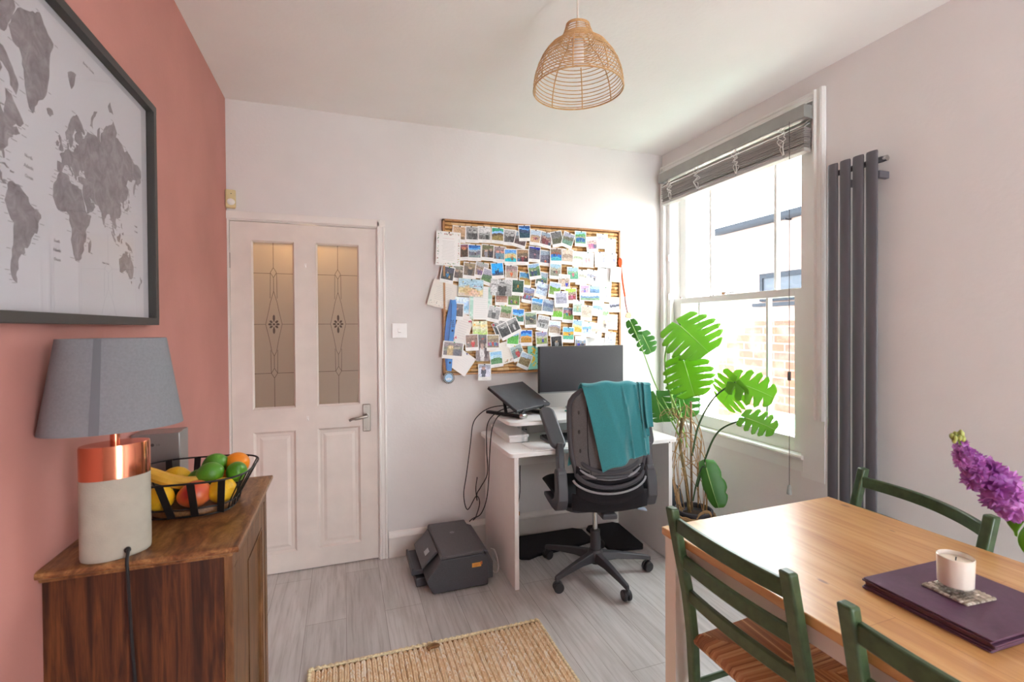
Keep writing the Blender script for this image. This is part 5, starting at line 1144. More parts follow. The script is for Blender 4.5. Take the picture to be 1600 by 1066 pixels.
# ------------------------------------------------------------------ cables hanging down left of the desk
m_cab = plain('black_cable', '17171a', .5)
def cable(pts, label, r=.0031, ins=None):
    o = build(MB().tube(spline(pts, 9), r, 7), 'cable', m_cab, at=pts[-1], smooth=60); return tag(o, label, 'cable', 'black leads between laptop and printer')
cable([(.985, 2.80, .905), (.93, 2.84, .905), (.86, 2.90, .885), (.80, 2.925, .845), (.758, 2.93, .785), (.742, 2.935, .66), (.718, 2.94, .48), (.698, 2.94, .345), (.722, 2.94, .25), (.775, 2.93, .33), (.795, 2.92, .29), (.765, 2.90, .215), (.742, 2.885, .202)], 'outermost black cable swinging widest to the left beside the desk')
cable([(1.0, 2.73, .902), (.93, 2.77, .90), (.845, 2.77, .865), (.800, 2.76, .80), (.797, 2.76, .66), (.802, 2.765, .52), (.77, 2.80, .43), (.757, 2.84, .38), (.762, 2.86, .33), (.758, 2.87, .40), (.775, 2.90, .46)], 'black cable falling close to the desk side and ending in a hook shape')
cable([(1.02, 2.735, .884), (.955, 2.715, .884), (.885, 2.70, .878), (.846, 2.70, .862), (.812, 2.70, .79), (.803, 2.72, .64), (.806, 2.75, .50), (.800, 2.78, .36), (.775, 2.82, .26), (.735, 2.86, .222), (.715, 2.87, .203)], 'black cable running down the desk side into the back of the printer')
uc = thing('hanging_lead', 'thin black lead with an orange tag hanging under the desk', 'cable', (1.05, 2.94, .1))
build(MB().tube(spline([(1.075, 2.93, .56), (1.068, 2.93, .45), (1.07, 2.935, .33), (1.052, 2.94, .20), (1.045, 2.94, .10), (1.03, 2.93, .03)], 8), .0025, 6), 'lead', m_cab, uc)
build(MB().box(1.042, 1.066, 2.932, 2.936, .17, .195), 'cord_tag', plain('orange_tag', 'd08a3a', .6), uc, smooth=0)

# ------------------------------------------------------------------ printer on the floor
pr_ = thing('printer', 'black inkjet printer on the floor left of the desk', 'printer', (.57, 2.71, 0))
m_pbl = plain('printer_black', '434247', .5, noise=.06, ns=180); m_pgr = plain('printer_charcoal', '5a595d', .5, noise=.05, ns=160)
PY0, PY1 = 2.49, 2.93
build(MB().prism([(.425, .006), (.392, .075), (.402, .092), (.470, .176), (.690, .178), (.722, .150), (.724, .006)], lambda u, v, w: (u, w, v), PY0, PY1), 'printer_body', m_pbl, pr_, smooth=0, bevel=.006)
build(MB().prism([(.466, .178), (.700, .180), (.696, .197), (.474, .198)], lambda u, v, w: (u, w, v), PY0 - .002, PY1), 'scanner_lid', m_pgr, pr_, smooth=0, bevel=.005)
build(MB().prism([(.724, .012), (.724, .150), (.704, .178), (.735, .165), (.765, .10), (.765, .012)], lambda u, v, w: (u, w, v), PY0 + .05, PY1 - .02), 'rear_duplexer', m_pgr, pr_, smooth=0, bevel=.004)
build(MB().prism([(.470, .182), (.462, .190), (.378, .115), (.384, .104)], lambda u, v, w: (u, w, v), PY0 + .085, PY1 - .06), 'control_panel', m_pgr, pr_, smooth=0, bevel=.003)
build(MB().obox(Matrix.Translation((.4215, 2.665, .1535)) @ Matrix.Rotation(R(-42), 4, 'Y'), .030, .05, .004), 'display', plain('grey_display', 'b9bcc2', .2), pr_, smooth=0)  # even pale grey panel
ty = build(MB().box(.335, .41, PY0 + .12, PY1 - .07, .062, .088).box(.332, .345, PY0 + .12, PY1 - .07, .060, .098), 'output_tray', m_pbl, pr_, smooth=0, bevel=.004)
build(MB().box(.352, .41, PY0 + .10, PY1 - .06, .008, .052), 'paper_tray', m_pbl, pr_, smooth=0, bevel=.004)
lgm = MB().lathe([(.0125, 0), (.013, .0004), (.013, .0009)], (.585, 2.765, .1968), 26)
build(lgm, 'logo_disc', plain('grey_badge', '8d8e92', .4), pr_, smooth=0)
build(text_mb('hp', .018, lambda u, v, w: (.585 + u + v * .25, 2.764 + v, .1979 + w), .0004), 'logo', m_pbl, pr_, smooth=0)
stk = MB().box(.634, .684, PY0 - .0007, PY0 - .0001, .112, .135); build(stk, 'warning_sticker', plain('orange_sticker', 'e8a44a', .5), pr_, smooth=0)
build(MB().box(.680, .690, PY0 - .0009, PY0 - .0002, .122, .139).box(.640, .664, PY0 - .0010, PY0 - .0004, .117, .119).box(.640, .672, PY0 - .0010, PY0 - .0004, .124, .126), 'sticker_print', plain('sticker_ink', 'c46a3a', .5), pr_, smooth=0)
for x, y in ((.45, 2.52), (.70, 2.52), (.45, 2.90), (.70, 2.90)): build(MB().lathe([(.012, 0), (.012, .008)], (x, y, 0), 10), 'rubber_foot', m_black, pr_)
tag(build(MB().tube(spline([(.790, 2.66, .115), (.800, 2.62, .12), (.806, 2.58, .075), (.803, 2.57, .03), (.790, 2.60, .008), (.78, 2.7, .004), (.79, 2.85, .004)], 7), .0035, 7), 'cable', m_pl, at=(.79, 2.85, .004)), 'short white cable between the printer and the desk side', 'cable')

# ------------------------------------------------------------------ black mats under the desk
def mat_fuzz():
    m, nt, b = new_mat('black_mat_pile'); b.inputs['Roughness'].default_value = .95; n = N(nt, 'ShaderNodeTexNoise'); n.inputs['Scale'].default_value = 400
    nt.links.new(coords(nt), n.inputs[0]); nt.links.new(ramp(nt, n.outputs[0], [(.35, '0d0c10'), (.7, '26242b')]), b.inputs[0]); bump(nt, b, n.outputs[0], .8, .004); return m
m_fuzz = mat_fuzz()
def floor_mat_(poly, label):
    tag(build(MB().prism(poly, flat, .0005, .020), 'floor_mat', m_fuzz, smooth=0, bevel=.006, at=(sum(p[0] for p in poly) / len(poly), sum(p[1] for p in poly) / len(poly), .0005)), label, 'mat')
floor_mat_([(.985, 2.69), (1.03, 2.672), (1.10, 2.698), (1.19, 2.705), (1.40, 2.735), (1.508, 2.76), (1.515, 2.93), (1.46, 2.97), (.90, 2.97), (.885, 2.94)], 'black floor mat under the left half of the desk')
floor_mat_([(1.535, 2.60), (1.745, 2.560), (1.772, 2.60), (1.80, 2.93), (1.77, 2.965), (1.58, 2.97), (1.545, 2.93)], 'smaller black floor mat under the right half of the desk')
# ------------------------------------------------------------------ office chair with a teal throw
OC = thing('office_chair', 'black mesh office chair with flip-up arms at the white desk', 'chair', (1.33, 2.415, 0), R(-10))
OM = ROOT[OC.name]; OI = OM.inverted()
m_ob = plain('black_nylon', '46454a', .42); m_of = plain('black_seat_fabric', '1c1b20', .95, noise=.25, ns=300, bmp=.3, bs=600)
def mesh_fabric():
    m, nt, b = new_mat('grey_back_mesh'); b.inputs['Roughness'].default_value = .8; v = N(nt, 'ShaderNodeTexVoronoi'); v.inputs['Scale'].default_value = 420
    nt.links.new(coords(nt), v.inputs[0]); nt.links.new(ramp(nt, v.outputs[0], [(.1, '4c4a4b'), (.6, '6a6767')]), b.inputs[0]); bump(nt, b, v.outputs[0], .5, .003); return m
m_mesh = mesh_fabric()
def ob(mb, name, m, parent=OC, **k): return build(mb, name, m, parent, local=True, **k)
for k, wa in enumerate((201, 272, 345, 57, 129)):
    a = R(wa + 10); d = Vector((math.cos(a), math.sin(a), 0)); n_ = Vector((-d.y, d.x, 0))
    lg_ = MB(); vs = []
    for r, hw, zt, zb in ((.03, .026, .128, .075), (.12, .022, .118, .082), (.25, .016, .098, .072), (.305, .013, .088, .064), (.318, .010, .084, .062)):
        c = d * r; vs += [tuple(c - n_ * hw + Vector((0, 0, zb))), tuple(c + n_ * hw + Vector((0, 0, zb))), tuple(c + n_ * hw * .7 + Vector((0, 0, zt))), tuple(c - n_ * hw * .7 + Vector((0, 0, zt)))]
    lg_.add(vs, [(4 * i + j, 4 * i + (j + 1) % 4, 4 * i + 4 + (j + 1) % 4, 4 * i + 4 + j) for i in range(4) for j in range(4)] + [(0, 3, 2, 1), (16, 17, 18, 19)])
    sp_ = ob(lg_, 'base_spoke', m_ob, smooth=25, bevel=.004)
    cc = d * .308; ang = R(wa + 10 + 60 + 25 * k); u = Vector((math.cos(ang), math.sin(ang), 0)); tr = Vector((-u.y, u.x, 0)) * .008
    w_ = MB()
    for s_ in (-1, 1):
        w_.lathe([(.012, -.009), (.024, -.009), (.0275, -.005), (.0275, .005), (.024, .009), (.012, .008)], m=Matrix.Translation(Vector((cc.x, cc.y, .0275)) + tr + u * .0125 * s_) @ Vector((0, 0, 1)).rotation_difference(u).to_matrix().to_4x4(), n=20)
    w_.tube([Vector((cc.x, cc.y, .0275)) + tr - u * .012, Vector((cc.x, cc.y, .0275)) + tr + u * .012], .008, 8).tube([(cc.x, cc.y, .045), (cc.x, cc.y, .068)], .008, 10)
    w_.ball((cc.x, cc.y, .040), .017, .017, .016, nu=12, nv=8)
    ob(w_, 'caster', plain('caster_black', '2f2f33', .4), sp_)
ob(MB().lathe([(.03, .06), (.042, .07), (.042, .125), (.034, .138), (.028, .140), (.027, .245), (.024, .248)], n=24), 'column_sleeve', m_ob)
ob(MB().lathe([(.0145, .24), (.0145, .39)], n=18), 'gas_lift', m_chrome)
ob(MB().box(-.08, .08, -.11, .10, .385, .425).box(-.04, .04, -.24, -.10, .392, .42), 'tilt_mechanism', m_ob, smooth=0, bevel=.008)
lvr = ob(MB().tube([(.06, -.02, .40), (.235, -.06, .372)], .006, 8), 'lever', m_ob)
ob(MB().obox(Matrix.Translation((.25, -.063, .370)) @ Matrix.Rotation(R(-10), 4, 'Z') @ Matrix.Rotation(R(12), 4, 'Y'), .055, .035, .010), 'lever_paddle', plain('grey_paddle', '9aa3b4', .3), lvr, smooth=0, bevel=.004)
# seat: padded cushion on a plastic pan
def seat_pt(u, v, top):
    x = (u - .5) * 2; y = (v - .5) * 2; e = .32
    X = .25 * x * (1 - .10 * max(0, -y)); Y = .035 + .245 * y
    rr = max(abs(x), abs(y)); edge = max(0, (rr - .72) / .28) ** 2
    if top: return (X, Y, .512 - .038 * edge - .012 * max(0, y) ** 3 + .008 * x * x - .006 * (1 - x * x) * (1 - y * y))
    return (X * .97, Y * .98, .437 + .018 * edge)
se = MB().sheet(lambda i, j: seat_pt(i, j, 1), 16, 16)
nn = 17; o0 = len(se.v); se.sheet(lambda i, j: seat_pt(i, j, 0), 16, 16)
rim = [(0, j) for j in range(17)] + [(i, 16) for i in range(1, 17)] + [(16, j) for j in range(15, -1, -1)] + [(i, 0) for i in range(15, 0, -1)]
for a, b in zip(rim, rim[1:] + rim[:1]): p, q = a[1] * nn + a[0], b[1] * nn + b[0]; se.f.append((p, q, q + o0, p + o0)); se.c.append(None)
ob(se, 'seat', m_of, smooth=60, sub=1)
ob(MB().prism(rrect(-.215, .215, -.19, .235, .08), flat, .418, .440), 'seat_pan', m_ob, smooth=30, bevel=.006)
# back: frame ring, mesh, lumbar pad, bracket
ZB0, ZB1 = .625, 1.085
def back_w(t): return .185 + .030 * math.sin(min(1, t * 1.25) * math.pi * .5) - .055 * max(0, (t - .80) / .20) ** 2.4 - .015 * max(0, (.25 - t) / .25)
def back_pt(s_, t, off=0):
    w = back_w(t); x = s_ * w
    y = -.262 - .022 * math.sin(t * 2.6) - .055 * (t - .35) ** 2 * 1.2 + .058 * (s_ * s_) * (w / .215)
    return Vector((x, y - off, ZB0 + (ZB1 - ZB0) * t - .018 * s_ * s_ * t))
out = [back_pt(-1, i / 16) for i in range(17)] + [back_pt(-1 + i / 8, 1) for i in range(1, 16)] + [back_pt(1, 1 - i / 16) for i in range(17)] + [back_pt(1 - i / 8, 0) for i in range(1, 16)]
bf_ = ob(MB().tube(out, .0135, 8, closed=True), 'back_frame', m_ob, smooth=60)
ob(MB().sheet(lambda i, j: back_pt(-1 + 2 * i, j), 16, 18), 'back_mesh', m_mesh, smooth=60, solid=.010)
for s_ in (-.62,):
    ob(MB().tube([back_pt(s_, t / 12, .0065) for t in range(0, 13)], .0022, 5), 'mesh_seam', m_of, bf_)
for t in (.30, .52, .74):
    ob(MB().ball(back_pt(-.80, t, .004), .006, .008, .012, nu=8, nv=6), 'frame_clip', m_black, bf_)
# lumbar cradle: stacked crescent ribs that sag below the throw
for k, (z, dz, col, wd) in enumerate(((.672, .050, 'r', .150), (.645, .062, 'l', .165), (.612, .070, 'd', .182), (.582, .072, 'l', .196))):
    pts = [(math.sin(R(a)) * wd, -.262 - .040 * math.cos(R(a)) + .03, z - dz * math.cos(R(a)) ** 1.2 + .03) for a in range(-85, 86, 10)]
    ob(MB().tube(pts, .012 if col != 'l' else .006, 8, flat=(0, 0, 1)), 'lumbar_rib', {'r': m_ob, 'l': plain('satin_grey_rib', 'a5a6ab', .3, .3), 'd': m_ob}[col], bf_)
ob(MB().sheet(lambda i, j: ((i - .5) * .36, -.232 + .012 * math.sin(j * 3) - .03 * math.cos((i - .5) * 2.6), .53 + .15 * j - .05 * (1 - (2 * i - 1) ** 2)), 12, 6), 'lumbar_panel', m_of, smooth=60, solid=.012)
ob(MB().sheet(lambda i, j: ((i - .5) * .40, -.225 - .02 * math.cos((i - .5) * 2.6), .455 + .085 * j - .015 * (1 - (2 * i - 1) ** 2)), 12, 4), 'rear_skirt', m_of, smooth=60, solid=.02)
# arms: teardrop side plates, pivot, raised pads
for s_ in (-1, 1):
    xs = s_ * .243
    prof_ = [(.10, .425), (.02, .420), (-.08, .418), (-.15, .424), (-.20, .445), (-.225, .50), (-.222, .56), (-.205, .62), (-.185, .648), (-.155, .650), (-.140, .63), (-.145, .58), (-.15, .53), (-.13, .485), (-.06, .455), (.10, .448)]
    pl = ob(MB().prism(prof_, lambda u, v, w: (w, u, v), xs - .030, xs + .026), 'arm_plate', m_ob, smooth=25, bevel=.008, seg=3)
    ob(MB().lathe([(.026, -.02), (.028, -.018), (.028, .018), (.026, .02)], m=Matrix.Translation((xs, -.172, .632)) @ Matrix.Rotation(R(90), 4, 'Y'), n=20), 'pivot', m_ob, pl)
    ob(MB().lathe([(.006, 0), (.006, .003)], m=Matrix.Translation((xs + s_ * .016, -.185, .47)) @ Matrix.Rotation(R(90 * s_), 4, 'Y'), n=10), 'bolt', m_chrome, pl)
    A0 = Vector((xs, -.165, .64)); A1 = Vector((xs - .006 * s_, -.125, .745)); A2 = Vector((xs - .02, .095, .925)) if s_ < 0 else Vector((xs, -.06, .965))
    if s_ > 0: A1 = Vector((xs, -.15, .74))
    ob(MB().bar(A0, A1 + (A1 - A0) * .25, .036, .052, (0, 1, 0)), 'arm_link', m_ob, pl, smooth=0, bevel=.008)
    d = (A2 - A1).normalized(); xx = Vector((1, 0, 0)); nn_ = d.cross(xx).normalized()
    P_ = MB(); mtx = Matrix((xx, d, nn_)).transposed().to_4x4(); mtx.translation = (A1 + A2) / 2
    L = (A2 - A1).length
    P_.prism(rrect(-.043, .043, -L / 2, L / 2, .040, 8), lambda u, v, w: tuple(mtx @ Vector((u, v, w))), -.015, .015)
    ob(P_, 'arm_pad', m_ob, smooth=30, bevel=.010, seg=3)

# the teal throw over the back
tw = thing('teal_throw', 'teal fleece throw draped over the back of the office chair', 'throw', OM @ Vector((.02, -.28, 1.11)), R(-10))
def throw_pt(i, j):
    """j 0 = hem in front of the back, .42 = over the top, 1 = hem behind."""
    s_ = -.85 + 1.83 * i
    top = back_pt(max(-1, min(1, s_)), 1.0); y0, z0 = top.y, top.z + .019
    x = -.163 + .338 * i
    if j < .36:
        t = j / .36; L = .36 + .06 * (1 - i); z = z0 - L * (1 - t); tt = max(0, (z - ZB0) / (ZB1 - ZB0)); x -= .05 * (1 - t) * (1 - i)
        yb = back_pt(max(-1, min(1, x / back_w(tt))), tt).y; y = yb + .026
    elif j < .46:
        a = (j - .36) / .10 * math.pi; y = y0 + .001 + .025 * math.cos(a); z = z0 + .010 * math.sin(a)
    else:
        t = (j - .46) / .54; L = .425 - .075 * i; z = z0 - L * t
        x += .100 * t * (1 - i) + .012 * t * i; tt = max(.0, min(1, (z - ZB0) / (ZB1 - ZB0)))
        yb = back_pt(max(-1, min(1, x / back_w(tt))), tt).y; y = yb - .024 - .030 * t
        y += .009 * math.sin(i * 9 + t * 2.5) * t + .012 * math.sin((i * 1.5 - t * .8) * 6) * t * .7 - .012 * max(0, math.sin(i * 26 - t * 3)) ** 6 * (i > .55) - .010 * max(0, 1 - abs(i - .70 + .30 * t) * 9) - .008 * max(0, 1 - abs(i - .22 - .25 * t) * 10)
    z += .004 * math.sin(i * 17 + j * 5)
    return tuple(OM @ Vector((x, y, z)))
m_teal = plain('teal_fleece', '3c9198', .95, noise=.03, ns=160, bmp=.35, bs=500, sheen=.3)
build(MB().sheet(throw_pt, 60, 80), 'throw_cloth', m_teal, tw, smooth=60, solid=.005)
hem = MB().tube([Vector(throw_pt(i / 60, .985)) for i in range(61)], .0035, 6).tube([Vector(throw_pt(.01, .46 + .54 * j / 40)) for j in range(41)], .0030, 6).tube([Vector(throw_pt(.99, .46 + .54 * j / 40)) for j in range(41)], .0030, 6)
build(hem, 'hem', m_teal, tw)
for q in range(2):
    fo = MB().sheet(lambda i, j: (lambda p: tuple(Vector(p) + (OM.to_3x3() @ Vector((.010 + .016 * q + .012 * (i - .5), -.010 - .006 * q + .010 * math.sin(i * 3.1), .004)))))(throw_pt(.84 + .10 * i + .02 * q, .40 + (.46 - .07 * q) * j)), 8, 30)
    build(fo, 'edge_fold', m_teal, tw, smooth=60, solid=.004)
# ------------------------------------------------------------------ monstera in the window corner
MC = Vector((2.0, 2.405, 0))
mp_ = thing('monstera_plant', 'large monstera with split leaves in a wicker-wrapped pot by the window', 'plant', MC)
def leaf_mat(name, c1, c2, tr, mixf=.5):
    m, nt, b = new_mat(name); b.inputs['Roughness'].default_value = .38
    n = N(nt, 'ShaderNodeTexNoise'); n.inputs['Scale'].default_value = 9; nt.links.new(coords(nt), n.inputs[0]); nt.links.new(ramp(nt, n.outputs[0], [(.3, c1), (.7, c2)]), b.inputs[0])
    t = N(nt, 'ShaderNodeBsdfTranslucent'); t.inputs[0].default_value = rgba(tr); mx = N(nt, 'ShaderNodeMixShader'); mx.inputs[0].default_value = mixf
    nt.links.new(b.outputs[0], mx.inputs[1]); nt.links.new(t.outputs[0], mx.inputs[2]); nt.links.new(mx.outputs[0], nt.nodes['Material Output'].inputs[0]); return m
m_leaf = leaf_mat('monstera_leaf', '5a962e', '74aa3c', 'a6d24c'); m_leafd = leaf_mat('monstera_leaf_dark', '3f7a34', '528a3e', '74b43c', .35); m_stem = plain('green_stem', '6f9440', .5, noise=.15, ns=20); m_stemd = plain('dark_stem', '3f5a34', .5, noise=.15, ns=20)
m_rib = plain('pale_leaf_rib', 'a9c774', .5)
def leaf(p0, p1, face, w, nl=6, split=.55, droop=.10, cup=.12, m=m_leaf, seed=0, fold=0):
    """p0 = where the stalk joins, p1 = tip, face = the way the upper side looks."""
    p0, p1 = Vector(p0), Vector(p1); ax = p1 - p0; L = ax.length; ax.normalize(); fn_ = Vector(face); fn_ = (fn_ - ax * fn_.dot(ax)).normalized(); sd = ax.cross(fn_)
    rg_ = random.Random(seed); mb = MB()
    def W(u): return w * (max(0, 1 - abs((u - .30) / .72) ** 2.2)) ** .62 if u >= .30 else w * (1 - .35 * ((.30 - u) / .5) ** 2)
    def pt(u, t, s_):
        ww = W(max(-.2, min(1, u))); uu = u + .22 * t * (1 - u) * .8 - .16 * t * max(0, (.3 - u) / .5)
        v = s_ * ww * t
        h = -droop * L * uu * uu + cup * abs(v) * (1 - fold) - cup * 1.7 * v * v / w - fold * abs(v)
        return p0 + ax * (uu * L) + sd * v + fn_ * h
    for s_ in (-1, 1):
        us = [-.20 + 1.14 * i / nl for i in range(nl + 1)]
        for i in range(nl):
            a, b = us[i], us[i + 1]; g = split * (.34 + .16 * rg_.random()) * (b - a); dp = .30 + .16 * rg_.random(); NT = 8
            gr = []
            for k in range(NT + 1):
                t = k / NT; e = max(0, (t - dp) / (1 - dp)); sh_ = g * min(1, e * 2.2) if split > 0 else 0; taper = .30 * (b - a) * max(0, (t - .90) / .10) ** 2
                aa = a + (sh_ * .9 + taper * .5 if i > 0 else 0); bb = b - (sh_ * .9 + taper if i < nl - 1 else taper * .3)
                uu0 = max(a, -.0) if t < .05 and a < 0 else aa
                gr.append([pt(uu0 + (bb - uu0) * q / 4 if not (t < .05 and b < 0) else 0, t * (1 if q in (1, 2, 3) else .97), s_) for q in range(5)])
            o = len(mb.v); mb.add([p for r_ in gr for p in r_], [(k * 5 + q, k * 5 + q + 1, k * 5 + q + 6, k * 5 + q + 5) for k in range(NT) for q in range(4)])
    lf = build(mb, 'leaf', m, mp_, smooth=70, solid=.0009)
    build(MB().tube([pt(u / 10, 0, 1) + fn_ * .001 for u in range(11)], [.0032 - .0026 * u / 10 for u in range(11)], 6), 'midrib', m_rib, lf)
    return lf
def stalk(pts, r=.006, m=m_stem, name='petiole', r2=None):
    P = spline(pts, 8); k = len(P); return build(MB().tube(P, [r + ((r2 or r) - r) * i / (k - 1) for i in range(k)], 8), name, m, mp_, smooth=60)
cr = MC + Vector((.0, .05, .30))
LV = Vector((-.70, -.70, .15))                                          # towards the room
leaf((2.06, 2.61, 1.395), (2.07, 2.345, 1.235), (-.62, -.62, .45), .185, 6, .24, .10, .06, seed=1)
stalk([(1.985, 2.50, .80), (1.965, 2.60, 1.00), (1.99, 2.66, 1.22), (2.06, 2.62, 1.395)], .008, r2=.005)
leaf((2.05, 2.555, 1.165), (2.03, 2.43, .945), (-.72, -.62, .22), .160, 6, .24, .06, .06, seed=2)
stalk([(1.985, 2.48, .72), (1.97, 2.56, .86), (2.0, 2.60, 1.02), (2.06, 2.565, 1.165)], .006, m_rib, r2=.0045)
leaf((2.03, 2.105, 1.080), (2.04, 2.235, .925), (-.85, -.45, .30), .125, 5, .38, .12, .05, seed=3)
leaf((2.03, 2.105, 1.080), (2.12, 1.925, 1.030), (-.55, -.70, .45), .105, 5, .40, .25, .02, seed=4)
stalk([(2.0, 2.42, .60), (2.0, 2.36, .80), (2.01, 2.24, .98), (2.03, 2.105, 1.080)], .006, m_stemd, r2=.0045)
leaf((2.03, 2.035, .895), (2.085, 1.885, .870), (-.45, -.45, .75), .090, 5, .40, .18, -.05, seed=5)
stalk([(2.01, 2.385, .42), (2.0, 2.31, .60), (2.0, 2.20, .79), (2.03, 2.035, .895)], .0065, m_stemd, r2=.0045)
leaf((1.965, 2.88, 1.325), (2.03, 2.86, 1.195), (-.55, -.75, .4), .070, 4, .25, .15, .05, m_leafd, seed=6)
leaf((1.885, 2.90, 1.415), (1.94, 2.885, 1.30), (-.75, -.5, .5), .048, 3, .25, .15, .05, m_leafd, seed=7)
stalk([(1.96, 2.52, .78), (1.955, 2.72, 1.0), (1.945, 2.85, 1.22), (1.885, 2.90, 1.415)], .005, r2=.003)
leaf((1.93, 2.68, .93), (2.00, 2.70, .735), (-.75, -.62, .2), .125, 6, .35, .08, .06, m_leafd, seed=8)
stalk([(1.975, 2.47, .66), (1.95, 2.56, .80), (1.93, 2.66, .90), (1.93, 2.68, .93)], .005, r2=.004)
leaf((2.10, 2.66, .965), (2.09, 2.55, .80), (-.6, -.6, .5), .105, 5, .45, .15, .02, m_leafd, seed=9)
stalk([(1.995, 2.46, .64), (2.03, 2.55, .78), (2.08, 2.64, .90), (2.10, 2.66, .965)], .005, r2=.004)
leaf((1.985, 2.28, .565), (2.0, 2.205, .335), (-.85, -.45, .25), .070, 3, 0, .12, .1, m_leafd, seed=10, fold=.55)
stalk([(1.99, 2.40, .33), (1.985, 2.36, .46), (1.98, 2.31, .56), (1.985, 2.28, .565)], .0045, m_stemd)
stalk([(1.99, 2.43, .25), (1.985, 2.46, .45), (1.975, 2.50, .66), (1.985, 2.49, .82)], .011, plain('woody_stem', '6b5a36', .8, noise=.2, ns=40), 'main_stem', .009)
stalk([(2.035, 2.465, .25), (2.035, 2.47, .6), (2.038, 2.475, .92)], .007, plain('stake_brown', '8a6a4c', .7, noise=.1, ns=40), 'support_stake')
m_root = plain('aerial_root', '9a7850', .8, noise=.2, ns=60); rr_ = random.Random(21)
for k in range(26):
    a = rr_.uniform(0, 6.28); z0_ = rr_.uniform(.45, .92); s0 = Vector((1.98 + rr_.uniform(-.02, .02), 2.48 + rr_.uniform(-.02, .03), z0_)); rad = rr_.uniform(.05, .12)
    end = Vector((2.0 + .085 * math.cos(a), 2.42 + .085 * math.sin(a), rr_.uniform(.24, .30))) if k % 3 else Vector((1.985 + .09 * math.cos(a), 2.47 + .07 * math.sin(a), rr_.uniform(.42, .62)))
    mid = (s0 + end) / 2 + Vector((rad * math.cos(a) * .8, rad * math.sin(a) * .8, rr_.uniform(-.03, .08)))
    mid.x = min(mid.x, 2.17); mid.x = max(mid.x, 1.88)
    stalk([s0, (s0 * 2 + mid) / 3 + Vector((rr_.uniform(-.03, .03), rr_.uniform(-.03, .03), .02)), mid, end], rr_.uniform(.0018, .0032), m_root, 'aerial_root')
for k in range(7):                                                          # looping roots leaning over the desk end
    s0 = Vector((1.985, 2.50, .80)); e_ = Vector((1.90 + .02 * k, 2.56 + rr_.uniform(-.03, .06), .86 + rr_.uniform(-.06, .06)))
    stalk([s0, (s0 + e_) / 2 + Vector((0, .02, rr_.uniform(0, .05))), e_, e_ + Vector((rr_.uniform(-.03, .02), -.01, rr_.uniform(-.06, .05)))], .0022, m_root, 'aerial_root')
for k in range(4): x_ = 1.905 + .012 * k; stalk([(x_, 2.40 + .01 * k, .24), (x_ - .004, 2.43 + .012 * k, .34), (x_ - .012, 2.46 + .015 * k, .43 + .02 * (k % 2))], .0035, plain('dry_cane', 'b08d68', .8), 'cane')
# pot in a wicker basket
m_pot = plain('charcoal_pot', '3d3d45', .5); m_wick = wood('wicker', [(.3, '8a6a44'), (.6, 'b8956a')], (30, 30, 30), .7)
build(MB().lathe([(.075, .02), (.080, .03), (.100, .262), (.108, .264), (.110, .280), (.105, .284), (.098, .280), (.096, .255), (.05, .245)], (MC.x, MC.y, 0), 32), 'pot', m_pot, mp_)
build(MB().lathe([(.094, .24), (.06, .25), (.01, .252)], (MC.x, MC.y, 0), 24), 'compost', plain('compost', '3a2c20', .95, noise=.3, ns=90, bmp=.6, bs=120), mp_)
wk = MB().lathe([(.09, 0), (.095, .004)], (MC.x, MC.y, 0), 24)
for k in range(20):
    r = .098 + .016 * math.sin(k / 19 * 2.2); z = .008 + .0122 * k
    wk.tube([((r + .003 * math.sin(a * 12 + (k % 2) * math.pi)) * math.cos(a) + MC.x, (r + .003 * math.sin(a * 12 + (k % 2) * math.pi)) * math.sin(a) + MC.y, z) for a in [2 * math.pi * q / 48 for q in range(48)]], .0062, 5, closed=True)
build(wk, 'wicker_basket', m_wick, mp_)
hd_ = MB()
for k in range(3): hd_.tube(spline([(MC.x - .075 + .004 * k, MC.y - .098 - .004 * k, .235), (MC.x - .062, MC.y - .118, .285 + .004 * k), (MC.x - .02, MC.y - .128, .305 + .004 * k), (MC.x + .018, MC.y - .124, .285 + .004 * k), (MC.x + .028 - .004 * k, MC.y - .112 - .004 * k, .235)], 6), .0038, 6)
hd_.tube([(MC.x + .117 * math.cos(R(a)), MC.y + .117 * math.sin(R(a)), .250 + .005 * math.sin(R(a * 9))) for a in range(0, 360, 8)], .008, 6, closed=True).tube([(MC.x + .121 * math.cos(R(a)), MC.y + .121 * math.sin(R(a)), .250 - .005 * math.sin(R(a * 9))) for a in range(0, 360, 8)], .006, 6, closed=True)
build(hd_, 'basket_handle', m_wick, mp_)
tag(build(MB().ball((2.075, 2.72, .165), .085, .095, .165, nu=20, nv=12, fn=lambda p, t, a: p * (1 + .05 * math.sin(3 * a + p.z * 20))), 'cloth_bag', plain('slate_cloth', '4c505a', .9, noise=.1, ns=20), at=(2.075, 2.72, 0), smooth=60), 'slumped dark grey bag on the floor behind the plant pot', 'bag')
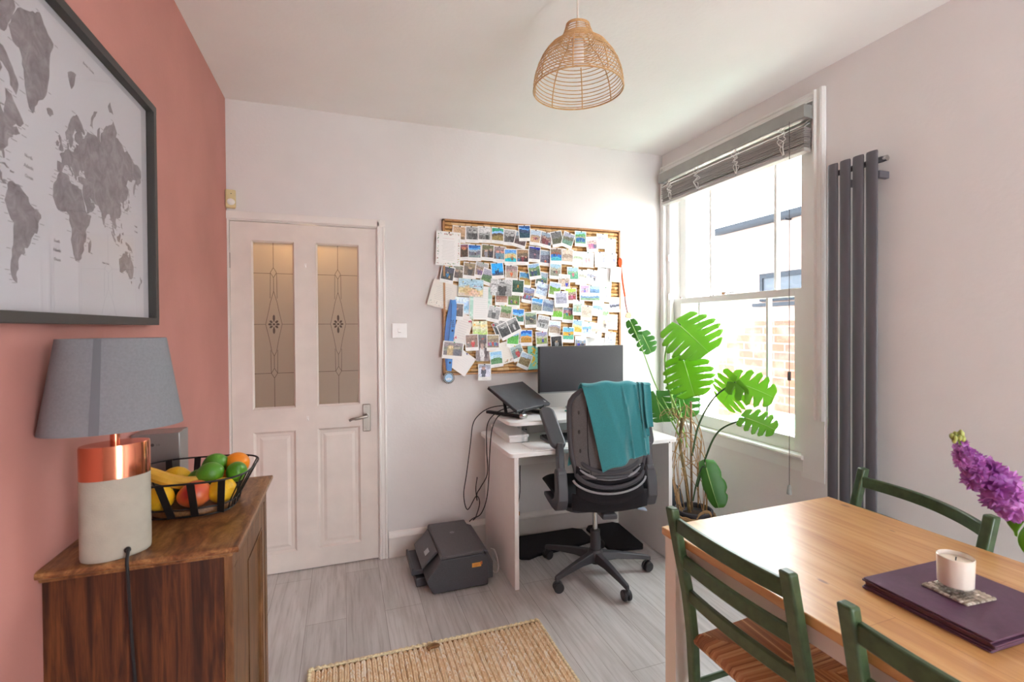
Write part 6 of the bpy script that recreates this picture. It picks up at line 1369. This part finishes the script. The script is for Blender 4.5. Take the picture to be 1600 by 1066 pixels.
# ------------------------------------------------------------------ pine dining table
TR = R(1.2); TH = .745
tb = thing('dining_table', 'pine dining table with a white apron in the right foreground', 'table', (1.355, .73, 0), TR)
TM = ROOT[tb.name]
def tl(x, y, z): return tuple(TM @ Vector((x, y, z)))
def pine():
    m, nt, b = new_mat('lacquered_pine'); b.inputs['Roughness'].default_value = .32; b.inputs['Coat Weight'].default_value = .7; b.inputs['Coat Roughness'].default_value = .25
    co = coords(nt, (14, .9, 14)); n = N(nt, 'ShaderNodeTexNoise'); n.inputs['Scale'].default_value = 2.4; n.inputs['Detail'].default_value = 7; n.inputs['Roughness'].default_value = .6; n.inputs['Distortion'].default_value = .5; nt.links.new(co, n.inputs[0])
    base = ramp(nt, n.outputs[0], [(.28, 'be864e'), (.5, 'd4a064'), (.72, 'e2b67c')])
    br = N(nt, 'ShaderNodeTexBrick'); br.inputs['Scale'].default_value = 1; br.inputs['Brick Width'].default_value = 3; br.inputs['Row Height'].default_value = .105; br.inputs['Mortar Size'].default_value = .0006
    br.inputs['Color1'].default_value = rgba('f2e6da'); br.inputs['Color2'].default_value = rgba('ffffff'); br.inputs['Mortar'].default_value = rgba('b09078'); nt.links.new(coords(nt, rot=(0, 0, R(90))), br.inputs[0])
    mx = N(nt, 'ShaderNodeMix', data_type='RGBA', blend_type='MULTIPLY'); mx.inputs[0].default_value = .7; nt.links.new(base, mx.inputs[6]); nt.links.new(br.outputs[0], mx.inputs[7])
    cur = mx.outputs[2]
    tc = N(nt, 'ShaderNodeTexCoord')
    for kx, ky, sx, sy in ((-.29, .25, .012, .034), (-.15, .10, .006, .012), (-.215, .165, .007, .018), (.30, .13, .005, .014), (.355, .01, .006, .020), (.27, .30, .004, .012), (.345, .50, .010, .02), (.345, -.12, .008, .032), (-.2, -.3, .01, .03), (.1, -.45, .01, .02)):   # knots
        mp = N(nt, 'ShaderNodeMapping'); mp.inputs['Location'].default_value = (-kx / sx, -ky / sy, 0); mp.inputs['Scale'].default_value = (1 / sx, 1 / sy, 0)
        nt.links.new(tc.outputs['Object'], mp.inputs[0]); g = N(nt, 'ShaderNodeTexGradient', gradient_type='SPHERICAL'); nt.links.new(mp.outputs[0], g.inputs[0])
        r = N(nt, 'ShaderNodeValToRGB'); r.color_ramp.elements[0].position = .0; r.color_ramp.elements[0].color = (0, 0, 0, 1); r.color_ramp.elements[1].position = .5; r.color_ramp.elements[1].color = (.75, .75, .75, 1); nt.links.new(g.outputs[0], r.inputs[0])
        k = N(nt, 'ShaderNodeMix', data_type='RGBA'); nt.links.new(r.outputs[0], k.inputs[0]); nt.links.new(cur, k.inputs[6]); k.inputs[7].default_value = rgba('7a5240'); cur = k.outputs[2]
    nt.links.new(cur, b.inputs[0]); return m
m_pine = pine(); m_cream = plain('white_table_paint', 'e3dcd4', .45, noise=.01, ns=8)
build(MB().box(-.379, .379, -.59, .59, TH - .025, TH), 'table_top', m_pine, tb, local=True, smooth=0, bevel=.003)
build(MB().box(-.362, -.340, -.53, .53, .672, TH - .025).box(.340, .362, -.53, .53, .672, TH - .025).box(-.34, .34, .552, .572, .672, TH - .025).box(-.34, .34, -.572, -.552, .672, TH - .025), 'apron', m_cream, tb, local=True, smooth=0)
for x in (-1, 1):
    for y in (-1, 1):
        build(MB().box(x * .372 if x > 0 else -.372, x * .372 - x * .05, *((.582, .532) if y > 0 and x < 0 else (.10, .05) if y > 0 else (-.582, -.532)), 0, TH - .025), 'leg', m_cream, tb, local=True, smooth=0, bevel=.002)
# ------------------------------------------------------------------ green rush-seated chairs
def green():
    m, nt, b = new_mat('dark_green_paint'); b.inputs['Roughness'].default_value = .33; n = N(nt, 'ShaderNodeTexNoise'); n.inputs['Scale'].default_value = 40; nt.links.new(coords(nt), n.inputs[0])
    nt.links.new(ramp(nt, n.outputs[0], [(.3, '374b31'), (.7, '465d3d')]), b.inputs[0]); return m
m_grn = green()
def rush():
    m, nt, b = new_mat('woven_rush'); b.inputs['Roughness'].default_value = .6; tc = N(nt, 'ShaderNodeTexCoord'); at_ = N(nt, 'ShaderNodeVertexColor', layer_name='ink'); nt.links.new(at_.outputs[0], b.inputs[0]); return m
m_rush = rush()
def chair(label, group, w=.20, top=.85, bow=.012, fy=.178, loc=(0, 0, 0), rz=0):
    t = thing('dining_chair', label, 'chair', loc, rz, group)
    L = lambda mb, n, m, p=t, **k: build(mb, n, m, p, local=True, **k)
    sh_ = .44
    for s_ in (-1, 1):
        P = [(-.150, 0), (-.178, .25), (-.188, .45), (-.205, .58), (-.235, .72), (-.262, top)]
        leg = MB(); vs = []
        for y, z in P:
            hw = .0165 if z > .3 else .0150; hd_ = .0140 if z > .3 else .0130
            vs += [(s_ * w - hw, y - hd_, z), (s_ * w + hw, y - hd_, z), (s_ * w + hw, y + hd_, z), (s_ * w - hw, y + hd_, z)]
        leg.add(vs, [(4 * i + j, 4 * i + (j + 1) % 4, 4 * i + 4 + (j + 1) % 4, 4 * i + 4 + j) for i in range(5) for j in range(4)] + [(0, 3, 2, 1), (20, 21, 22, 23)])
        L(leg, 'back_leg', m_grn, smooth=25, bevel=.006, seg=3)
        L(MB().tube([(s_ * (w + .01), fy, 0), (s_ * (w + .01), fy, .25), (s_ * (w + .008), fy, .465)], [.014, .018, .018], 12), 'front_leg', m_grn)
        for z in (.16, .30): L(MB().tube([(s_ * w, -.165, z), (s_ * (w + .01), fy - .002, z)], .0095, 10), 'side_stretcher', m_grn)
    for z in (.20, .32): L(MB().tube([(-w, fy, z), (w, fy, z)], .0095, 10), 'front_stretcher', m_grn)
    L(MB().tube([(-w, -.168, .22), (w, -.168, .22)], .0095, 10), 'rear_stretcher', m_grn)
    for z, hh in ((top - .050, .021), (top - .165, .020), (top - .270, .019)):
        yb = -.188 - .074 * max(0, (z - .45) / (top - .45)) ** 1.25
        sl_ = MB(); vs = []; K = 14
        for i in range(K + 1):
            u = -1 + 2 * i / K; x = u * (w - .012); y = yb - bow * (1 - u * u) + .001
            vs += [(x, y - .008, z - hh), (x, y - .008, z + hh), (x, y + .008, z + hh), (x, y + .008, z - hh)]
        sl_.add(vs, [(4 * i + j, 4 * i + (j + 1) % 4, 4 * i + 4 + (j + 1) % 4, 4 * i + 4 + j) for i in range(K) for j in range(4)] + [(0, 3, 2, 1), tuple(4 * K + j for j in range(4))])
        L(sl_, 'back_rail', m_grn, smooth=30, bevel=.004)
    # rush seat: four triangles of strands, each strand running parallel to its rail
    rs_ = MB(); rg_ = random.Random(5); wf, wb, yf, yb = w + .016, w - .014, fy + .014, -.186; n = 64
    cols = ['b98258', 'c8966a', 'a8704a', 'd2a67a', 'b47c54', '9c6644']
    def E_(x, y): return Vector((x * (wb + (wf - wb) * (y * .5 + .5)), yb + (yf - yb) * (y * .5 + .5), 0))
    for side in range(4):
        for k in range(n):
            t0, t1 = k / n, (k + 1) / n
            def at2(a, d):                     # a along the edge -1..1, d depth from the edge 0..1
                q = (a, -1 + d) if side == 0 else (1 - d, a) if side == 1 else (-a, 1 - d) if side == 2 else (-1 + d, -a)
                p = E_(*q); hgt = .462 - .016 * d + (0 if d > .03 else -.008); return (p.x, p.y, hgt)
            c = cols[rg_.randrange(6)]
            # strands run at right angles to the edge, from the edge to the diagonal: a in [-1,1]
            a0, a1 = -1 + 2 * t0, -1 + 2 * t1; d0, d1 = 1 - abs(a0), 1 - abs(a1); am = (a0 + a1) / 2; dm = 1 - abs(am)
            g_ = .0022
            v_ = [at2(a0, 0), at2(am, 0), at2(a1, 0), at2(a1, d1), at2(am, dm), at2(a0, d0)]
            v_[1] = (v_[1][0], v_[1][1], v_[1][2] + g_); v_[4] = (v_[4][0], v_[4][1], v_[4][2] + g_)
            e0 = [(E_(*((a, -1.0) if side == 0 else (1.0, a) if side == 1 else (-a, 1.0) if side == 2 else (-1.0, -a)))) for a in (a0, am, a1)]
            nx = [Vector((0, -1, 0)), Vector((1, 0, 0)), Vector((0, 1, 0)), Vector((-1, 0, 0))][side]
            o_ = []
            for e, r_ in zip(e0, (0, g_, 0)): o_.append([tuple(e + nx * (.010 + r_) + Vector((0, 0, .444))), tuple(e + nx * (.006 + r_) + Vector((0, 0, .432))), tuple(e - nx * .004 + Vector((0, 0, .426)))])
            allv = v_ + [p for r_ in o_ for p in r_]
            rs_.add(allv, [(0, 1, 4, 5), (1, 2, 3, 4), (6, 9, 1, 0), (9, 12, 2, 1), (7, 10, 9, 6), (10, 13, 12, 9), (8, 11, 10, 7), (11, 14, 13, 10)], c)
    rs_.add([tuple(E_(x, y) + Vector((0, 0, .428))) for x, y in ((-1, -1), (1, -1), (1, 1), (-1, 1))], [(0, 3, 2, 1)], '8a5836')
    L(rs_, 'rush_seat', m_rush, smooth=50, clean=False)
    return t
c1 = chair('green ladder-back chair with rush seat, nearest the plant, pulled up to the table', 'green dining chairs', loc=(1.184, 1.005, 0), rz=R(-90))
dup(c1, (1.184, .470, 0), R(-90), 'green ladder-back chair at the bottom edge, its seat out of sight')
chair('green chair with wide bowed back rails on the far side of the table', 'green dining chairs', w=.238, top=.832, bow=.050, fy=.075, loc=(1.598, 1.170, 0), rz=R(74.5))

# ------------------------------------------------------------------ placemats, coaster, candle
m_pur = plain('aubergine_leatherette', '5a3a52', .38, noise=.06, ns=90, bmp=.2, bs=500); m_und = plain('dark_mat_backing', '2c1c24', .8)
names = ['topmost purple placemat, directly under the woven coaster', 'second purple placemat from the top of the stack', 'third purple placemat from the top of the stack', 'fourth purple placemat from the top of the stack', 'fifth purple placemat from the top, next to lowest', 'lowest purple placemat, lying on the pine table']
rp = random.Random(8)
for k in range(6):
    lev = 5 - k; z = TH + .0005 + lev * .0044; dx, dy, da = (0, 0, 0) if k == 0 else (rp.uniform(-.003, .003), rp.uniform(-.003, .003), rp.uniform(-.006, .006))
    t = thing('placemat', names[k], 'placemat', (1.337 + dx, .704 + dy, z), R(-1) + da, 'stack of purple placemats')
    build(MB().prism(rrect(-.140, .140, -.128, .128, .004, 2), flat, .0008, .0042), 'mat_top', m_pur, t, local=True, smooth=0, bevel=.0008)
    build(MB().prism(rrect(-.137, .137, -.125, .125, .004, 2), flat, 0, .0009), 'backing', m_und, t, local=True, smooth=0)
ZP = TH + .0005 + 6 * .0044 + .0003
co_ = thing('coaster', 'woven grey-brown coaster under the candle on the placemat stack', 'coaster', (1.335, .712, ZP), R(-4))
def weave(name, c):
    m, nt, b = new_mat(name); b.inputs['Roughness'].default_value = .8; a = N(nt, 'ShaderNodeVertexColor', layer_name='ink'); nt.links.new(a.outputs[0], b.inputs[0]); return m
wv = MB(); rw = random.Random(6)
for i in range(10):
    for j in range(10):
        x, y = -.0475 + .0095 * (i + .5), -.0475 + .0095 * (j + .5)
        wv.ball((x, y, .0032), .0062 if (i + j) % 2 else .0042, .0042 if (i + j) % 2 else .0062, .0030, Matrix.Rotation(rw.uniform(-.3, .3), 3, 'Z'), 8, 4, rw.choice(['c9bdae', 'ab9e8e', 'ddd3c6', '94877a', 'b8aa9a']))
wv.box(-.046, .046, -.046, .046, .0004, .0040, 'b5a898')
build(wv, 'weave', weave('seagrass_weave', 0), co_, local=True, smooth=60, clean=False)
ZK = ZP + .0065; KC = (1.320, .709)
cn = thing('candle', 'white candle in a frosted glass tumbler standing on the woven coaster', 'candle', (KC[0], KC[1], ZK))
def milk():
    m, nt, b = new_mat('frosted_tumbler'); b.inputs['Base Color'].default_value = rgba('e2d8cd'); b.inputs['Roughness'].default_value = .22; b.inputs['Subsurface Weight'].default_value = .35; b.inputs['Subsurface Radius'].default_value = (.02, .016, .012)
    return m
m_milk = milk(); Kp = (KC[0], KC[1], 0); Hk = .082
build(MB().lathe([(.030, ZK + .018), (.0325, ZK + .021), (.034, ZK + Hk), (.0325, ZK + Hk + .001), (.0315, ZK + Hk - .002), (.031, ZK + Hk - .008)], Kp, 40, cap=False), 'tumbler', m_milk, cn)
build(MB().lathe([(.029, ZK), (.0315, ZK + .002), (.0325, ZK + .015), (.030, ZK + .0182)], Kp, 40), 'clear_base', glass('candle_base_glass', (.92, .93, .93), .05, 2.0), cn)
build(MB().lathe([(.029, ZK + .0185), (.0305, ZK + .024), (.0312, ZK + Hk - .009), (.028, ZK + Hk - .0105), (.001, ZK + Hk - .010)], Kp, 40), 'wax', plain('cream_wax', 'efe5d2', .5), cn)
build(MB().tube([(KC[0], KC[1], ZK + Hk - .011), (KC[0] + .002, KC[1], ZK + Hk - .002)], .0012, 6), 'wick', m_black, cn)

# ------------------------------------------------------------------ stock flower leaning in from the right
vz = thing('vase', 'glass vase on the table just beyond the right edge of the view', 'vase', (1.515, .545, TH))
build(MB().lathe([(.034, TH + .0005), (.036, TH + .006), (.030, TH + .07), (.026, TH + .12), (.030, TH + .15), (.0285, TH + .15), (.0245, TH + .12), (.0285, TH + .07), (.034, TH + .01)], (1.515, .545, 0), 28, cap=False), 'vase_body', glass('vase_glass', (.95, .97, .96), .0, 1.5), vz)
fw_ = thing('stock_flower', 'purple stock flower stem leaning in from the right over the table', 'flower', (1.515, .545, TH + .01))
stem_pts = spline([(1.513, .546, TH + .012), (1.505, .553, .86), (1.50, .565, .905), (1.455, .61, .935), (1.394, .63, .968), (1.325, .63, 1.030), (1.255, .632, 1.085), (1.205, .632, 1.128), (1.178, .632, 1.165)], 8)
m_fst = plain('flower_stem_green', '6d8a3a', .5); build(MB().tube(stem_pts, [.0042 - .0022 * i / len(stem_pts) for i in range(len(stem_pts))], 8), 'stem', m_fst, fw_)
m_pet = [leaf_mat('violet_petal', 'b86cb8', 'cf8ed0', 'd89ad8', .35), leaf_mat('mauve_petal', 'a85cac', 'c482c6', 'ce90d0', .35), leaf_mat('deep_violet_petal', '934896', 'ae66b0', 'b870bc', .35)]
rf = random.Random(12)
def floret(c, ax, r, m):
    mb = MB(); ax = Vector(ax).normalized(); u = ax.orthogonal().normalized(); v = ax.cross(u)
    for layer, (np_, rr2, lift) in enumerate(((6, 1.0, .15), (5, .75, .5), (4, .45, .9))):
        for k in range(np_):
            a = 2 * math.pi * k / np_ + layer * .5 + rf.uniform(-.2, .2); d = u * math.cos(a) + v * math.sin(a); s_ = ax.cross(d)
            ph = rf.uniform(0, 6)
            mb.sheet(lambda i, j: c + d * (r * rr2 * j) + s_ * ((i - .5) * r * rr2 * 1.05 * math.sin(min(1, j * .9 + .12) * 2.6)) + ax * (r * (lift * j - .35 * j * j + .16 * math.sin(i * 9 + ph) * j)), 5, 4)
    return build(mb, 'floret', m, fw_, smooth=70, clean=False)
nS = len(stem_pts)
for k in range(24):
    f_ = k / 23; i = int((.58 + .36 * f_) * (nS - 1)); p = stem_pts[i]; tdir = (stem_pts[min(nS - 1, i + 1)] - stem_pts[i - 1]).normalized()
    a = k * 2.4; o = tdir.orthogonal().normalized(); o2 = tdir.cross(o); out = o * math.cos(a) + o2 * math.sin(a)
    r = (.027 if f_ < .4 else .027 - .030 * (f_ - .4)) + rf.uniform(-.003, .003); gap = r * (.95 if f_ < .55 else .9)
    floret(p + out * gap, out + tdir * .35, r, m_pet[k % 3])
bdm = plain('flower_bud', '9aa052', .6, noise=.2, ns=60)
for k in range(12):
    a = k * 2.4; p = stem_pts[-1 - (k // 4)] ; build(MB().ball(p + Vector((.009 * math.cos(a), .007 * math.sin(a), .005 * math.sin(a * 1.7) + .003)), .0042, .0042, .0065, nu=8, nv=6), 'bud', bdm, fw_)
for (i0, d, L) in ((.54, (-.75, -.05, .25), .085), (.50, (-.6, -.25, -.25), .080), (.46, (-.2, -.2, -.7), .08), (.36, (-.50, -.1, .15), .10), (.30, (.1, -.3, .6), .10), (.26, (-.5, -.4, -.25), .09), (.40, (.45, .1, .35), .08), (.22, (.5, -.3, .2), .09)):
    p = stem_pts[int(i0 * (nS - 1))]; d = Vector(d).normalized(); s_ = d.cross(Vector((0, .3, 1))).normalized(); up_ = s_.cross(d)
    build(MB().sheet(lambda i, j: p + d * (L * j) + s_ * ((i - .5) * .030 * math.sin(min(1, j + .08) * 3.0)) + up_ * (.02 * math.sin(j * 2.6) + .006 * abs(i - .5)), 4, 10), 'stem_leaf', m_leaf, fw_, smooth=70, solid=.0008)

# ------------------------------------------------------------------ braided jute rug
rgx0, rgx1, rgy0, rgy1 = -.142, .850, .55, 2.104
jr = thing('jute_rug', 'braided natural jute rug on the grey wood floor', 'rug', (.35, 1.33, 0))
jb = MB(); rj = random.Random(14); nrow = 46; wrow = (rgx1 - rgx0) / nrow; K = 180
jc = ['f0d6b0', 'f8e4c4', 'e8c89e', 'fbeedb', 'edd0a8', 'f4dcba']
for r_ in range(nrow):
    x0 = rgx0 + r_ * wrow; base = rj.choice(jc); vs = []; ph = rj.uniform(0, 6)
    for k in range(K + 1):
        y = rgy0 + .012 + (rgy1 - rgy0 - .024) * k / K; wob = .0012 * math.sin(k * .2 + ph) + .0006 * math.sin(k * .9 + ph)
        for q, (dx, dy, dz) in enumerate(((0, -.006, .003), (.25, 0, .0092), (.5, .006, .0068), (.75, 0, .0092), (1, -.006, .003))):
            z = dz + (.0020 if (k + (q > 2)) % 2 else -.0012) * (q in (1, 3))
            vs.append((x0 + wrow * dx + wob, min(rgy1 - .004, max(rgy0 + .004, y + dy)), z))
    o = len(jb.f); jb.add(vs, [(5 * k + q, 5 * k + q + 1, 5 * k + q + 6, 5 * k + q + 5) for k in range(K) for q in range(4)])
    for k in range(K):
        for h in (0, 1):
            c = rj.choice(jc) if rj.random() < .6 else base
            jb.c[o + 4 * k + 2 * h] = c; jb.c[o + 4 * k + 2 * h + 1] = c
jb.add([(rgx0, rgy0, .001), (rgx1, rgy0, .001), (rgx1, rgy1, .001), (rgx0, rgy1, .001)], [(0, 3, 2, 1)], 'a87d50')
m_jute = colour_attr('braided_jute', .9, .15)
ntj = m_jute.node_tree; nj = N(ntj, 'ShaderNodeTexNoise'); nj.inputs['Scale'].default_value = 330; ntj.links.new(coords(ntj), nj.inputs[0]); bump(ntj, ntj.nodes['Principled BSDF'], nj.outputs[0], .7, .004)
build(jb, 'braided_field', m_jute, jr, smooth=60, clean=False)
eb = MB()
for a, b in (((rgx0, rgy0), (rgx1, rgy0)), ((rgx1, rgy0), (rgx1, rgy1)), ((rgx1, rgy1), (rgx0, rgy1)), ((rgx0, rgy1), (rgx0, rgy0))):
    L = math.hypot(b[0] - a[0], b[1] - a[1]); n_ = int(L / .008)
    eb.tube([(a[0] + (b[0] - a[0]) * k / n_, a[1] + (b[1] - a[1]) * k / n_, .0085 + .0018 * math.sin(k * 2)) for k in range(n_ + 1)], [.0075 + .0012 * math.sin(k * 2.1) for k in range(n_ + 1)], 6)
build(eb, 'bound_edge', plain('jute_edge', 'ecd2ac', .95, noise=.15, ns=120), jr)
build(MB().tube(spline([(.325, 2.066, .017), (.35, 2.075, .022), (.375, 2.070, .018), (.365, 2.058, .021), (.34, 2.062, .019), (.33, 2.05, .018)], 6), .006, 6), 'frayed_knot', plain('frayed_jute', '8a6440', .95), jr)
